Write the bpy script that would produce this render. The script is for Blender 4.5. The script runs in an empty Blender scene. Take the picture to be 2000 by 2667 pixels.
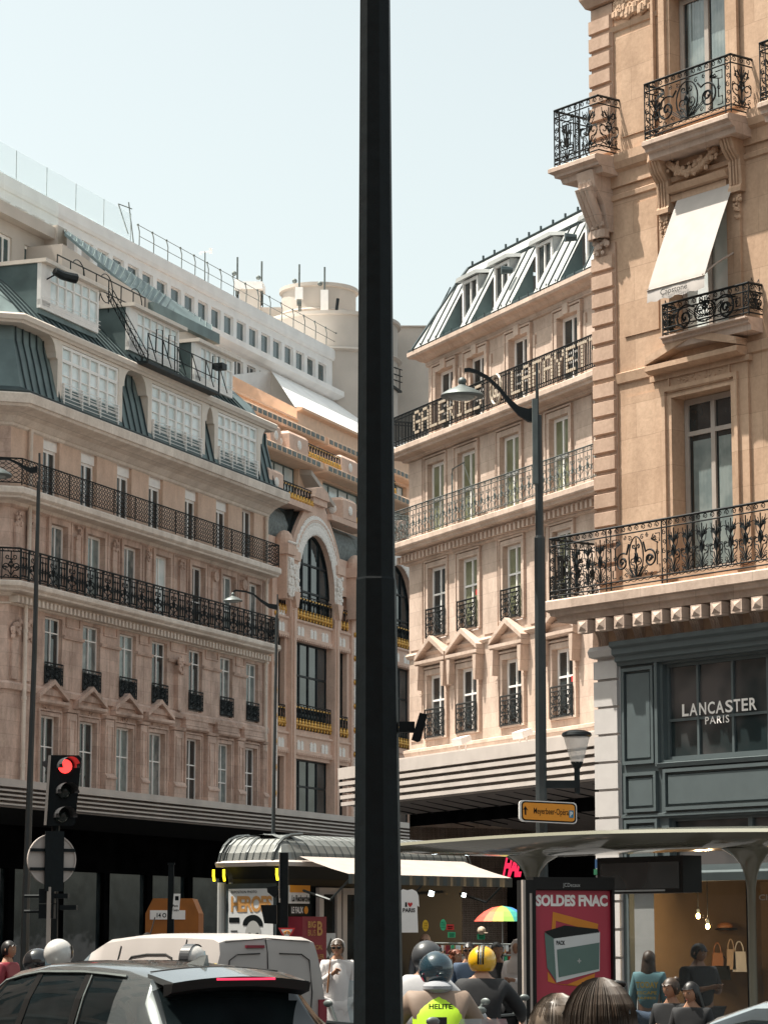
import bpy, bmesh, math, random
from mathutils import Vector, Matrix
R = math.radians
random.seed(7)
scene = bpy.context.scene
COL = scene.collection
# ------------------------------------------------------------------ camera
FPX = 7083.0; CAMZ = 1.8; PITCH = math.atan((2440 - 1333.5) / FPX)
cd = bpy.data.cameras.new('camera'); cam = bpy.data.objects.new('camera', cd); COL.objects.link(cam)
cam.location = (0, 0, CAMZ); cam.rotation_euler = (R(90) + PITCH, 0, 0)
cd.sensor_fit = 'HORIZONTAL'; cd.sensor_width = 36; cd.lens = 36 * FPX / 2000
cd.clip_start = 0.5; cd.clip_end = 3000
scene.camera = cam
scene.render.resolution_x = 767; scene.render.resolution_y = 1024
# ------------------------------------------------------------------ light
SUN = Vector((-.774, .132, 1.72)).normalized()
w = bpy.data.worlds.new('World'); scene.world = w; w.use_nodes = True
nt = w.node_tree; nt.nodes.clear()
sky = nt.nodes.new('ShaderNodeTexSky'); sky.sky_type = 'NISHITA'; sky.sun_disc = False
sky.sun_elevation = math.asin(SUN.z); sky.sun_rotation = math.atan2(SUN.x, SUN.y)
sky.air_density = 1.0; sky.dust_density = 3.5; sky.ozone_density = .6
hs = nt.nodes.new('ShaderNodeHueSaturation'); hs.inputs['Saturation'].default_value = .42
mx = nt.nodes.new('ShaderNodeMix'); mx.data_type = 'RGBA'; mx.blend_type = 'MULTIPLY'; mx.inputs[0].default_value = 1
mx.inputs[7].default_value = (.97, 1.00, .895, 1)
bg = nt.nodes.new('ShaderNodeBackground'); bg.inputs['Strength'].default_value = .112
out = nt.nodes.new('ShaderNodeOutputWorld')
nt.links.new(sky.outputs[0], hs.inputs['Color']); nt.links.new(hs.outputs[0], mx.inputs[6])
nt.links.new(mx.outputs[2], bg.inputs[0]); nt.links.new(bg.outputs[0], out.inputs[0])
ld = bpy.data.lights.new('sun', 'SUN'); ld.energy = 4.1; ld.angle = R(.5); ld.color = (1, .93, .83)
lo = bpy.data.objects.new('sun', ld); COL.objects.link(lo); lo.rotation_euler = SUN.to_track_quat('Z', 'Y').to_euler(); lo.location = (-40, 0, 80)
scene.view_settings.view_transform = 'Standard'; scene.view_settings.look = 'None'
scene.view_settings.exposure = 1.12; scene.view_settings.gamma = 1
# ------------------------------------------------------------------ pixel measuring (photo 2000x2667 -> point of the place)
def ray(px, py):
    u = (px - 1000) / FPX; v = (1333.5 - py) / FPX
    return Vector((u, math.cos(PITCH) - v * math.sin(PITCH), math.sin(PITCH) + v * math.cos(PITCH)))
def at(px, py, Y):
    r = ray(px, py); return Vector((0, 0, CAMZ)) + r * (Y / r.y)
def atz(px, Y, z=0):       # point at distance Y in the column px at height z
    r = ray(px, 2440); p = Vector((0, 0, CAMZ)) + r * (Y / r.y)
    # column correction for height
    zc = Y * math.cos(PITCH) + (z - CAMZ) * math.sin(PITCH)
    return Vector(((px - 1000) / FPX * zc, Y, z))
# ------------------------------------------------------------------ materials
M = {}
def newmat(name):
    m = bpy.data.materials.new(name); m.use_nodes = True; n = m.node_tree
    b = n.nodes['Principled BSDF']; M[name] = m
    return m, n, b
def plain(name, col, rough=.6, metal=0, spec=.5, var=.06, scale=4, bump=0, coat=0):
    m, n, b = newmat(name)
    tc = n.nodes.new('ShaderNodeTexCoord'); no = n.nodes.new('ShaderNodeTexNoise'); no.inputs['Scale'].default_value = scale; no.inputs['Detail'].default_value = 5
    n.links.new(tc.outputs['Object'], no.inputs['Vector'])
    rp = n.nodes.new('ShaderNodeValToRGB'); n.links.new(no.outputs[0], rp.inputs[0])
    rp.color_ramp.elements[0].position = .3; rp.color_ramp.elements[1].position = .7
    rp.color_ramp.elements[0].color = (*[max(0, c * (1 - var)) for c in col], 1)
    rp.color_ramp.elements[1].color = (*[min(1, c * (1 + var)) for c in col], 1)
    n.links.new(rp.outputs[0], b.inputs['Base Color'])
    b.inputs['Roughness'].default_value = rough; b.inputs['Metallic'].default_value = metal
    b.inputs['Specular IOR Level'].default_value = spec; b.inputs['Coat Weight'].default_value = coat
    if bump:
        bp = n.nodes.new('ShaderNodeBump'); bp.inputs['Strength'].default_value = bump; bp.inputs['Distance'].default_value = .02
        n.links.new(no.outputs[0], bp.inputs['Height']); n.links.new(bp.outputs[0], b.inputs['Normal'])
    return m
def stone(name, c1, c2, bw=.9, bh=.42, mortar=.006, dirt=.5, rough=.85, joint=.72):
    """ashlar: block joints, block to block tone, rain streaks and grain, in the facade's own x/z"""
    m, n, b = newmat(name); N = n.nodes; L = n.links
    tc = N.new('ShaderNodeTexCoord'); sp = N.new('ShaderNodeSeparateXYZ'); L.new(tc.outputs['Object'], sp.inputs[0])
    ad = N.new('ShaderNodeMath'); ad.operation = 'ADD'; L.new(sp.outputs[0], ad.inputs[0]); L.new(sp.outputs[1], ad.inputs[1])
    cb = N.new('ShaderNodeCombineXYZ'); L.new(ad.outputs[0], cb.inputs[0]); L.new(sp.outputs[2], cb.inputs[1])
    br = N.new('ShaderNodeTexBrick'); L.new(cb.outputs[0], br.inputs['Vector'])
    br.inputs['Color1'].default_value = (*[c * .90 for c in c1], 1); br.inputs['Color2'].default_value = (*c2, 1)
    br.inputs['Mortar'].default_value = (*[c * joint for c in c1], 1); br.inputs['Scale'].default_value = 1
    br.inputs['Mortar Size'].default_value = mortar; br.inputs['Brick Width'].default_value = bw; br.inputs['Row Height'].default_value = bh
    br.inputs['Bias'].default_value = -.2
    no = N.new('ShaderNodeTexNoise'); no.inputs['Scale'].default_value = 1.3; no.inputs['Detail'].default_value = 8; no.inputs['Roughness'].default_value = .7
    mp = N.new('ShaderNodeMapping'); mp.inputs['Scale'].default_value = (1.3, 1.3, .6); L.new(tc.outputs['Object'], mp.inputs[0]); L.new(mp.outputs[0], no.inputs['Vector'])
    rp = N.new('ShaderNodeValToRGB'); rp.color_ramp.elements[0].position = .32; rp.color_ramp.elements[1].position = .62
    d = 1 - dirt * .62; rp.color_ramp.elements[0].color = (d, d * .97, d * .95, 1); rp.color_ramp.elements[1].color = (1, 1, 1, 1)
    L.new(no.outputs[0], rp.inputs[0])
    m1 = N.new('ShaderNodeMix'); m1.data_type = 'RGBA'; m1.blend_type = 'MULTIPLY'; m1.inputs[0].default_value = 1
    L.new(br.outputs[0], m1.inputs[6]); L.new(rp.outputs[0], m1.inputs[7])
    n2 = N.new('ShaderNodeTexNoise'); n2.inputs['Scale'].default_value = 14; n2.inputs['Detail'].default_value = 6; L.new(tc.outputs['Object'], n2.inputs['Vector'])
    r2 = N.new('ShaderNodeValToRGB'); r2.color_ramp.elements[0].position = .3; r2.color_ramp.elements[1].position = .7
    r2.color_ramp.elements[0].color = (.88, .87, .86, 1); r2.color_ramp.elements[1].color = (1.0, 1.0, 1.0, 1); L.new(n2.outputs[0], r2.inputs[0])
    m2 = N.new('ShaderNodeMix'); m2.data_type = 'RGBA'; m2.blend_type = 'MULTIPLY'; m2.inputs[0].default_value = 1
    L.new(m1.outputs[2], m2.inputs[6]); L.new(r2.outputs[0], m2.inputs[7]); L.new(m2.outputs[2], b.inputs['Base Color'])
    b.inputs['Roughness'].default_value = rough; b.inputs['Specular IOR Level'].default_value = .25
    bp = N.new('ShaderNodeBump'); bp.inputs['Strength'].default_value = .25; bp.inputs['Distance'].default_value = .015; L.new(n2.outputs[0], bp.inputs['Height']); L.new(bp.outputs[0], b.inputs['Normal'])
    return m
def glassy(name, c1, c2, rough=.04, scale=1.5, spec=.8):
    """window glass seen from the street: a dark or curtained room behind a reflecting pane"""
    m, n, b = newmat(name); N = n.nodes; L = n.links
    tc = N.new('ShaderNodeTexCoord'); no = N.new('ShaderNodeTexNoise'); no.inputs['Scale'].default_value = scale; no.inputs['Detail'].default_value = 2
    L.new(tc.outputs['Object'], no.inputs['Vector']); rp = N.new('ShaderNodeValToRGB'); L.new(no.outputs[0], rp.inputs[0])
    rp.color_ramp.elements[0].position = .4; rp.color_ramp.elements[1].position = .6
    rp.color_ramp.elements[0].color = (*c1, 1); rp.color_ramp.elements[1].color = (*c2, 1); L.new(rp.outputs[0], b.inputs['Base Color'])
    b.inputs['Roughness'].default_value = rough; b.inputs['Specular IOR Level'].default_value = spec
    n2 = N.new('ShaderNodeTexNoise'); n2.inputs['Scale'].default_value = .9; L.new(tc.outputs['Object'], n2.inputs['Vector'])
    bp = N.new('ShaderNodeBump'); bp.inputs['Strength'].default_value = .12; bp.inputs['Distance'].default_value = .05; L.new(n2.outputs[0], bp.inputs['Height']); L.new(bp.outputs[0], b.inputs['Normal'])
    return m
def clear(name, col=(.85, .95, .93), alpha=.2, rough=.03):
    m, n, b = newmat(name); b.inputs['Base Color'].default_value = (*col, 1); b.inputs['Roughness'].default_value = rough
    b.inputs['Alpha'].default_value = alpha; b.inputs['Specular IOR Level'].default_value = .6
    return m
def glow(name, col, s):
    m, n, b = newmat(name); b.inputs['Base Color'].default_value = (*col, 1)
    b.inputs['Emission Color'].default_value = (*col, 1); b.inputs['Emission Strength'].default_value = s
    return m
def seams(name, col, line, step=.45, rough=.45, metal=.3):
    """standing seam zinc: patina noise only, the seams are modelled"""
    return plain(name, col, rough, metal, .5, .22, 1.1, .15)

stone('warm_stone', (.74, .545, .455), (.80, .61, .515), dirt=.75)
stone('attic_render', (.84, .62, .49), (.86, .64, .51), bw=50, bh=50, dirt=.35)
stone('cornice_stone', (.86, .76, .67), (.88, .79, .70), bw=1.6, bh=9, dirt=.4)
stone('pale_stone', (.66, .515, .425), (.72, .57, .475), dirt=.45)
stone('gold_stone', (.62, .425, .295), (.67, .475, .34), bw=1.25, bh=.62, dirt=.4, mortar=.005)
stone('quoin_stone', (.62, .44, .335), (.66, .48, .37), bw=30, bh=30, dirt=.4)
stone('pink_stone', (.88, .64, .52), (.90, .67, .55), bw=30, bh=30, dirt=.3)
plain('orange_wall', (.78, .55, .40), .8, var=.08)
plain('mosaic_white', (.82, .77, .72), .5, var=.2, scale=22, bump=.5)
plain('gold', (.65, .36, .08), .35, metal=.7, var=.2)
plain('white_render', (.88, .86, .84), .8, var=.07, scale=1.2)
plain('white_paint', (.86, .83, .80), .5, var=.05)
plain('cream_paint', (.70, .62, .54), .5, var=.06)
plain('grey_render', (.52, .465, .415), .85, var=.1, scale=.7)
plain('zinc_green', (.125, .17, .17), .5, metal=.25, var=.25, scale=1.3, bump=.2)
plain('zinc_pale', (.40, .41, .40), .55, metal=.0, var=.12, scale=1.0)
plain('zinc_dark', (.05, .07, .075), .5, metal=.3, var=.2)
plain('slate_scale', (.15, .17, .165), .6, var=.35, scale=9, bump=.6)
plain('iron', (.010, .014, .016), .5, spec=.25, var=.3)
plain('iron_grey', (.14, .16, .155), .5, metal=.4, var=.25)
plain('black_paint', (.003, .006, .0075), .55, spec=.2, var=.3, scale=20, bump=.12)
plain('post_paint', (.035, .042, .044), .42, spec=.5, var=.15)
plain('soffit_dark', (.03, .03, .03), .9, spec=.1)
plain('charcoal_paint', (.085, .108, .113), .5, var=.06)
plain('canopy_metal', (.52, .46, .42), .45, var=.12, scale=1.2)
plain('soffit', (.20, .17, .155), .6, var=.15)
plain('dark_void', (.006, .007, .008), .7)
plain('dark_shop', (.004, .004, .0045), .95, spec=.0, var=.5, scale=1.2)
glassy('glass_dark', (.010, .016, .018), (.035, .045, .048))
glassy('glass_curtain', (.10, .12, .12), (.24, .25, .24), scale=2.5, rough=.08)
glassy('glass_pale', (.62, .72, .72), (.78, .84, .84), scale=2, rough=.1)  # pale base colour puts the bright sky reflection and curtains into the panes
glassy('glass_green', (.15, .16, .09), (.22, .23, .15), scale=1.2, rough=.08)
glassy('glass_teal', (.045, .075, .078), (.08, .12, .125), scale=1.1, rough=.05)
clear('glass_clear', (.75, .92, .90), .12)
plain('red_sign', (.55, .03, .03), .5)
plain('stone_paint', (.40, .35, .31), .5)
glassy('glass_shop', (.02, .03, .032), (.09, .085, .085), .06, .9, .6)
plain('canvas', (.43, .395, .37), .9, var=.06, scale=3)
plain('plate_green', (.02, .12, .06), .4)
plain('plate_blue', (.02, .06, .14), .4)
plain('shop_wall', (.20, .145, .09), .8)
glassy('glass_store', (.02, .03, .033), (.05, .065, .07), .02, 1, 1.0)
plain('lens_glass', (.30, .33, .32), .12, var=.2)
plain('sign_orange', (.78, .30, .025), .5, var=.02)
plain('sign_blue', (.03, .22, .36), .5)
glow('red_light', (1, .045, .04), 1.2)
plain('dark_lens', (.012, .02, .018), .25)
plain('visor_grey', (.06, .06, .062), .35)
plain('sign_back', (.42, .37, .34), .4, var=.1)
plain('container_orange', (.32, .105, .012), .5, var=.12)
plain('kiosk_dark', (.010, .013, .013), .5, spec=.3)
plain('kiosk_roof', (.20, .21, .20), .45, metal=.35, var=.12)
plain('kiosk_rib', (.07, .08, .08), .4, metal=.3)
glow('yellow_lamp', (1, .72, .02), 1.3)
plain('poster_white', (.62, .64, .64), .35, var=.03)
plain('poster_gold', (.52, .27, .09), .4)
plain('awning_cloth', (.42, .36, .32), .8, var=.08)
plain('maroon', (.23, .02, .035), .5)
plain('shelter_skin', (.20, .195, .15), .15, var=.08, scale=.6, coat=.5)
plain('shelter_dark', (.007, .007, .007), .45, spec=.3)
plain('poster_red', (.42, .035, .065), .4, var=.03)
plain('poster_orange', (.62, .22, .015), .4)
plain('carton_green', (.10, .17, .15), .4)
glow('work_glow', (.85, .97, 1), 6)
plain('sign_yellow', (.65, .42, .02), .5)
plain('sign_green', (.04, .45, .22), .5)
plain('canvas_beige', (.45, .36, .27), .8)
glow('red_glow', (.75, .02, .08), .5)
glow('bulb_glow', (1, .62, .22), 22)
plain('leather', (.30, .13, .05), .5)
clear('lantern_glass', (.9, .85, .8), .55, .1)
plain('speckled', (.02, .022, .025), .8, var=.9, scale=60)
clear('glass_shelter', (.10, .12, .12), .22)
plain('pier_paint', (.56, .53, .51), .7, var=.05)
plain('hair_light', (.10, .075, .055), .45, var=.5, scale=26)
plain('cloth_lightgrey', (.42, .42, .43), .8, var=.08, bump=.3)
plain('scooter_red', (.35, .02, .03), .25, coat=1)
plain('bulb_cream', (.50, .42, .33), .5)
glassy('glass_drape', (.16, .20, .20), (.24, .28, .27), .1, 3)
plain('asphalt', (.05, .05, .052), .9, var=.25, scale=8, bump=.3)
plain('paving', (.25, .24, .225), .85, var=.15, scale=3, bump=.2)
# ------------------------------------------------------------------ mesh collecting
class MB:
    def __init__(s): s.v = []; s.f = []; s.m = []
    def face(s, pts, m=0):
        k = len(s.v); s.v += [tuple(p) for p in pts]; s.f.append(tuple(range(k, k + len(pts)))); s.m.append(m)
    def quad(s, a, b, c, d, m=0): s.face((a, b, c, d), m)
    def box(s, x0, x1, y0, y1, z0, z1, m=0):
        k = len(s.v); s.v += [(x, y, z) for x in (x0, x1) for y in (y0, y1) for z in (z0, z1)]
        for q in ((0, 1, 3, 2), (4, 6, 7, 5), (0, 4, 5, 1), (2, 3, 7, 6), (0, 2, 6, 4), (1, 5, 7, 3)):
            s.f.append(tuple(k + i for i in q)); s.m.append(m)
    def loft(s, rings, m=0, closed=True, caps=True):
        k = len(s.v); n = len(rings[0])
        for r in rings: s.v += [tuple(p) for p in r]
        for i in range(len(rings) - 1):
            for j in range(n if closed else n - 1):
                a = k + i * n + j; b = k + i * n + (j + 1) % n
                s.f.append((a, b, b + n, a + n)); s.m.append(m)
        if caps and closed and n > 2:
            s.f.append(tuple(k + j for j in range(n))); s.m.append(m)
            e = k + (len(rings) - 1) * n; s.f.append(tuple(e + j for j in range(n))[::-1]); s.m.append(m)
    def prism(s, poly, y0, y1, m=0):      # poly in (x,z)
        s.loft([[(x, y0, z) for x, z in poly], [(x, y1, z) for x, z in poly]], m)
    def slab(s, poly, z0, z1, m=0):       # poly in (x,y)
        s.loft([[(x, y, z0) for x, y in poly], [(x, y, z1) for x, y in poly]], m)
    def sweep(s, prof, path, m=0, caps=True):     # prof (outward d, z); path plan points (x,y), outward on the right hand
        P = [Vector(p) for p in path]; rings = []
        for i, p in enumerate(P):
            ns = []
            if i > 0: t = (p - P[i - 1]).normalized(); ns.append(Vector((t.y, -t.x)))
            if i < len(P) - 1: t = (P[i + 1] - p).normalized(); ns.append(Vector((t.y, -t.x)))
            if len(ns) == 2: mi = (ns[0] + ns[1]); mi = mi / max(.2, (1 + ns[0].dot(ns[1])))
            else: mi = ns[0]
            rings.append([(p.x + mi.x * d, p.y + mi.y * d, z) for d, z in prof])
        s.loft(rings, m, True, caps)
    def tube(s, pts, r, n=4, m=0, r2=None, caps=True):
        P = [Vector(p) for p in pts]
        if len(P) < 2: return
        rings = []; up = Vector((0.13, 0.21, 1)).normalized()
        for i, p in enumerate(P):
            t = (P[min(i + 1, len(P) - 1)] - P[max(i - 1, 0)])
            if t.length < 1e-9: t = Vector((0, 0, 1))
            t.normalize(); a = t.cross(up)
            if a.length < .05: a = t.cross(Vector((1, 0, 0)))
            a.normalize(); b = t.cross(a)
            rr = r if r2 is None else r + (r2 - r) * i / (len(P) - 1)
            rings.append([p + (a * math.cos(2 * math.pi * j / n) + b * math.sin(2 * math.pi * j / n)) * rr for j in range(n)])
        s.loft(rings, m, True, caps)
    def lathe(s, prof, c=(0, 0), n=16, m=0, sx=1, sy=1):
        s.loft([[(c[0] + r * sx * math.cos(2 * math.pi * j / n), c[1] + r * sy * math.sin(2 * math.pi * j / n), z) for j in range(n)] for r, z in prof], m)
    def ball(s, c, rx, ry=None, rz=None, n=10, k=7, m=0):
        ry = ry or rx; rz = rz or rx; rings = []
        for i in range(k + 1):
            a = math.pi * (i / k) ; a = min(max(a, .02), math.pi - .02)
            rings.append([(c[0] + rx * math.sin(a) * math.cos(2 * math.pi * j / n), c[1] + ry * math.sin(a) * math.sin(2 * math.pi * j / n), c[2] + rz * math.cos(a)) for j in range(n)])
        s.loft(rings, m)
    def wall(s, x0, x1, z0, z1, holes, y=0, m=0, mr=None):   # holes (a,b,c,d,depth)
        mr = m if mr is None else mr
        xs = sorted({x0, x1, *[min(max(h[0], x0), x1) for h in holes], *[min(max(h[1], x0), x1) for h in holes]})
        zs = sorted({z0, z1, *[min(max(h[2], z0), z1) for h in holes], *[min(max(h[3], z0), z1) for h in holes]})
        for i in range(len(xs) - 1):
            if xs[i + 1] - xs[i] < 1e-5: continue
            run = None
            for j in range(len(zs) - 1):
                cx = (xs[i] + xs[i + 1]) / 2; cz = (zs[j] + zs[j + 1]) / 2
                ins = any(h[0] < cx < h[1] and h[2] < cz < h[3] for h in holes)
                if not ins:
                    run = run or [zs[j], 0]; run[1] = zs[j + 1]
                if (ins or j == len(zs) - 2) and run:
                    s.quad((xs[i], y, run[0]), (xs[i + 1], y, run[0]), (xs[i + 1], y, run[1]), (xs[i], y, run[1]), m); run = None
        for a, b, c, d, dep in holes:
            if dep <= 0: continue
            s.quad((a, y, c), (a, y + dep, c), (a, y + dep, d), (a, y, d), mr); s.quad((b, y, c), (b, y, d), (b, y + dep, d), (b, y + dep, c), mr)
            s.quad((a, y, d), (a, y + dep, d), (b, y + dep, d), (b, y, d), mr); s.quad((a, y, c), (b, y, c), (b, y + dep, c), (a, y + dep, c), mr)
    def frame(s, a, b, c, d, y0, y1, w, m=0):            # rectangular ring
        s.box(a, b, y0, y1, c, c + w, m); s.box(a, b, y0, y1, d - w, d, m)
        s.box(a, a + w, y0, y1, c + w, d - w, m); s.box(b - w, b, y0, y1, c + w, d - w, m)
    def xf(s, mat, k=0):
        for i in range(k, len(s.v)): s.v[i] = tuple(mat @ Vector(s.v[i]))
    def build(s, name, mats, parent=None, smooth=False, label=None, loc=None, rot=None):
        me = bpy.data.meshes.new(name); me.from_pydata(s.v, [], s.f)
        for mm in (mats if isinstance(mats, (list, tuple)) else [mats]): me.materials.append(M[mm] if isinstance(mm, str) else mm)
        me.polygons.foreach_set('material_index', s.m)
        bm = bmesh.new(); bm.from_mesh(me)
        if smooth: bmesh.ops.remove_doubles(bm, verts=bm.verts, dist=1e-4)
        bmesh.ops.recalc_face_normals(bm, faces=bm.faces); bm.to_mesh(me); bm.free()
        if smooth: me.polygons.foreach_set('use_smooth', [True] * len(me.polygons)); me.set_sharp_from_angle(angle=R(40))
        o = bpy.data.objects.new(name, me); COL.objects.link(o)
        if parent: o.parent = parent
        if loc is not None: o.location = loc
        if rot is not None: o.rotation_euler = rot
        if label: o['label'] = label
        return o
def thing(name, label, cat, loc=(0, 0, 0), rz=0, group=None):
    o = bpy.data.objects.new(name, None); COL.objects.link(o); o.location = loc; o.rotation_euler = (0, 0, rz)
    o.empty_display_size = .3; tag(o, label, cat, group); return o
def tag(o, label, cat, group=None, kind=None):
    if label: o['label'] = label
    if cat: o['category'] = cat
    if group: o['group'] = group
    if kind: o['kind'] = kind
    return o
def dup(root, label, loc=None, rz=None):
    r = root.copy(); COL.objects.link(r); r['label'] = label
    if loc is not None: r.location = loc
    if rz is not None: r.rotation_euler = (0, 0, rz)
    for ch in root.children:
        c = ch.copy(); COL.objects.link(c); c.parent = r
        for g in ch.children: d = g.copy(); COL.objects.link(d); d.parent = c
    return r
def arc(cx, cz, r, a0, a1, n, rz=None):
    rz = r if rz is None else rz
    return [(cx + r * math.cos(R(a0 + (a1 - a0) * i / n)), cz + rz * math.sin(R(a0 + (a1 - a0) * i / n))) for i in range(n + 1)]
def spiral(cx, cy, r0, r1, a0, a1, n):
    return [(cx + (r0 + (r1 - r0) * i / n) * math.cos(R(a0 + (a1 - a0) * i / n)), cy + (r0 + (r1 - r0) * i / n) * math.sin(R(a0 + (a1 - a0) * i / n))) for i in range(n + 1)]
def glyphs(txt, bold=.0, font_spacing=1):
    cu = bpy.data.curves.new('t', 'FONT'); cu.body = txt; cu.offset = bold; cu.space_character = font_spacing; cu.resolution_u = 3; cu.fill_mode = 'FRONT'
    ob = bpy.data.objects.new('t', cu); COL.objects.link(ob)
    dg = bpy.context.evaluated_depsgraph_get(); me = bpy.data.meshes.new_from_object(ob.evaluated_get(dg))
    vs = [tuple(v.co) for v in me.vertices]; fs = [tuple(p.vertices) for p in me.polygons]
    bpy.data.objects.remove(ob); bpy.data.curves.remove(cu); bpy.data.meshes.remove(me)
    return vs, fs
def text_on(mb, txt, f, x0, x1, z0, z1, m=0, bold=.0, sp=1, depth=0):
    """lettering fitted into x0..x1, z0..z1 of the surface mapped by f(x,z)"""
    vs, fs = glyphs(txt, bold, sp)
    ax = min(v[0] for v in vs); bx = max(v[0] for v in vs); az = min(v[1] for v in vs); bz = max(v[1] for v in vs)
    k = len(mb.v)
    for v in vs: mb.v.append(tuple(f(x0 + (v[0] - ax) / (bx - ax) * (x1 - x0), z0 + (v[1] - az) / (bz - az) * (z1 - z0))))
    for q in fs: mb.f.append(tuple(k + i for i in q)); mb.m.append(m)
# ------------------------------------------------------------------ facades
class Facade:
    def __init__(s, px, Y, tx, ty):
        r = ray(px, 2440); s.O = Vector((r.x * Y / r.y, Y, 0)); l = math.hypot(tx, ty); s.t = Vector((tx / l, ty / l, 0))
        s.n = Vector((s.t.y, -s.t.x, 0)); s.rz = math.atan2(ty, tx)
    def sh(s, px, py, d=0):
        r = ray(px, py); C = Vector((0, 0, CAMZ)); k = (d - (C - s.O).dot(s.n)) / r.dot(s.n); P = C + r * k
        return (P - s.O).dot(s.t), P.z
    def S(s, px, py=2000, d=0): return s.sh(px, py, d)[0]
    def H(s, px, py, d=0): return s.sh(px, py, d)[1]
# ironwork patterns: draw(mb, f, L, H) where f(u,v) maps to local space
def iron_path(mb, f, pts, r, n=3): mb.tube([f(u, v) for u, v in pts], r, n, caps=False)
def rails(mb, f, L, H, r=.018, lo=.08, mid=None):
    for v in [lo, H] + (mid or []):
        k = max(1, int(L / 2)); iron_path(mb, f, [(L * i / k, v) for i in range(k + 1)], r * (1.4 if v == H else 1), 4)
def pat_net(mb, f, L, H):
    rails(mb, f, L, H, .02); n = max(1, round(L / .2)); w = L / n; z0, z1 = .1, H - .03; k = 5; p = (z1 - z0) / k
    for i in range(n + 1):
        for sg in (1, -1):
            pts = [(min(max(i * w + sg * w * .5 * math.sin(math.pi * j / 4), 0), L), z0 + p * j / 4) for j in range(4 * k + 1)]
            iron_path(mb, f, pts, .013)
        if i % 8 == 0: iron_path(mb, f, [(i * w, 0), (i * w, H)], .022, 4)
def heart(mb, f, cx, z0, w, h, r=.012):
    """palmette: stem, two big and two small facing scrolls, bud"""
    iron_path(mb, f, [(cx, z0), (cx, z0 + h)], r)
    for sg in (1, -1):
        R1 = w * .25; c = cx + sg * w * .26; zc = z0 + h * .42
        iron_path(mb, f, [(cx, z0 + h * .05)] + [(c + sg * x, zc + y) for x, y in spiral(0, 0, R1, R1 * .2, -110, 330, 14)], r)
        R2 = w * .15; c = cx + sg * w * .2; zc = z0 + h * .80
        iron_path(mb, f, [(cx, z0 + h * .62)] + [(c + sg * x, zc + y) for x, y in spiral(0, 0, R2, R2 * .25, -140, 250, 10)], r)
        iron_path(mb, f, [(cx, z0 + h * .35), (cx + sg * w * .12, z0 + h * .5), (cx + sg * w * .05, z0 + h * .62)], r * 1.6)
        iron_path(mb, f, [(cx + sg * w * .1, z0 + h * .02), (cx + sg * w * .3, z0 + h * .08), (cx + sg * w * .42, z0)], r)
    d = h * .022; p = [f(cx - d, z0 + h * .9), f(cx, z0 + h * .86), f(cx + d, z0 + h * .9), f(cx, z0 + h)]; mb.face(p)
def pat_ornate(mb, f, L, H):
    rails(mb, f, L, H, .022, .06, [H - .1]); n = max(1, round(L / 1.25)); w = L / n
    for i in range(n):
        a = i * w
        for u in (a, a + .07, a + w * .42, a + w * .42 + .07): iron_path(mb, f, [(u, 0), (u, H)], .02, 4)
        for k in range(2): heart(mb, f, a + .07 + w * (.1 + .155 * k), .1, w * .17, H - .22, .014)
        heart(mb, f, a + w * .74, .08, w * .5, H - .2, .022)
        for q in range(4): iron_path(mb, f, spiral(a + w * (.52 + .145 * q), H - .05, .045, .01, 0, 400, 8), .01)
        b = a + w * .74
        for sg in (1, -1): iron_path(mb, f, spiral(b + sg * w * .17, .36, .06, .02, 0, 500, 9), .02)
def pat_lace(mb, f, L, H):
    rails(mb, f, L, H, .016, .06, [H - .12]); n = max(1, round(L / .42)); w = L / n
    for i in range(n):
        a = i * w
        iron_path(mb, f, [(a, 0), (a, H)], .012, 3); heart(mb, f, a + w * .5, .07, w * .95, H - .22, .011)
        for q in range(3): iron_path(mb, f, spiral(a + w * (.17 + .33 * q), H - .06, .05, .02, 0, 380, 7), .008)
    iron_path(mb, f, [(L, 0), (L, H)], .014)
def pat_bars(mb, f, L, H):
    rails(mb, f, L, H, .02, .06, [H - .1, .16]); n = max(1, round(L / .1))
    for i in range(n + 1): iron_path(mb, f, [(L * i / n, .06), (L * i / n, H)], .018, 4)
def pat_guard(mb, f, L, H):
    rails(mb, f, L, H, .02, .05, [H - .12])
    for u in (0, L): iron_path(mb, f, [(u, 0), (u, H)], .018, 4)
    for k in (1, 3):
        heart(mb, f, L * k / 4, .06, L * .5, H * .5, .013); heart(mb, f, L * k / 4, H * .45, L * .5, H * .42, .013)
    for k in range(5): iron_path(mb, f, [(L * (k + .5) / 5, H - .12), (L * (k + .5) / 5, H)], .01)
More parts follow.
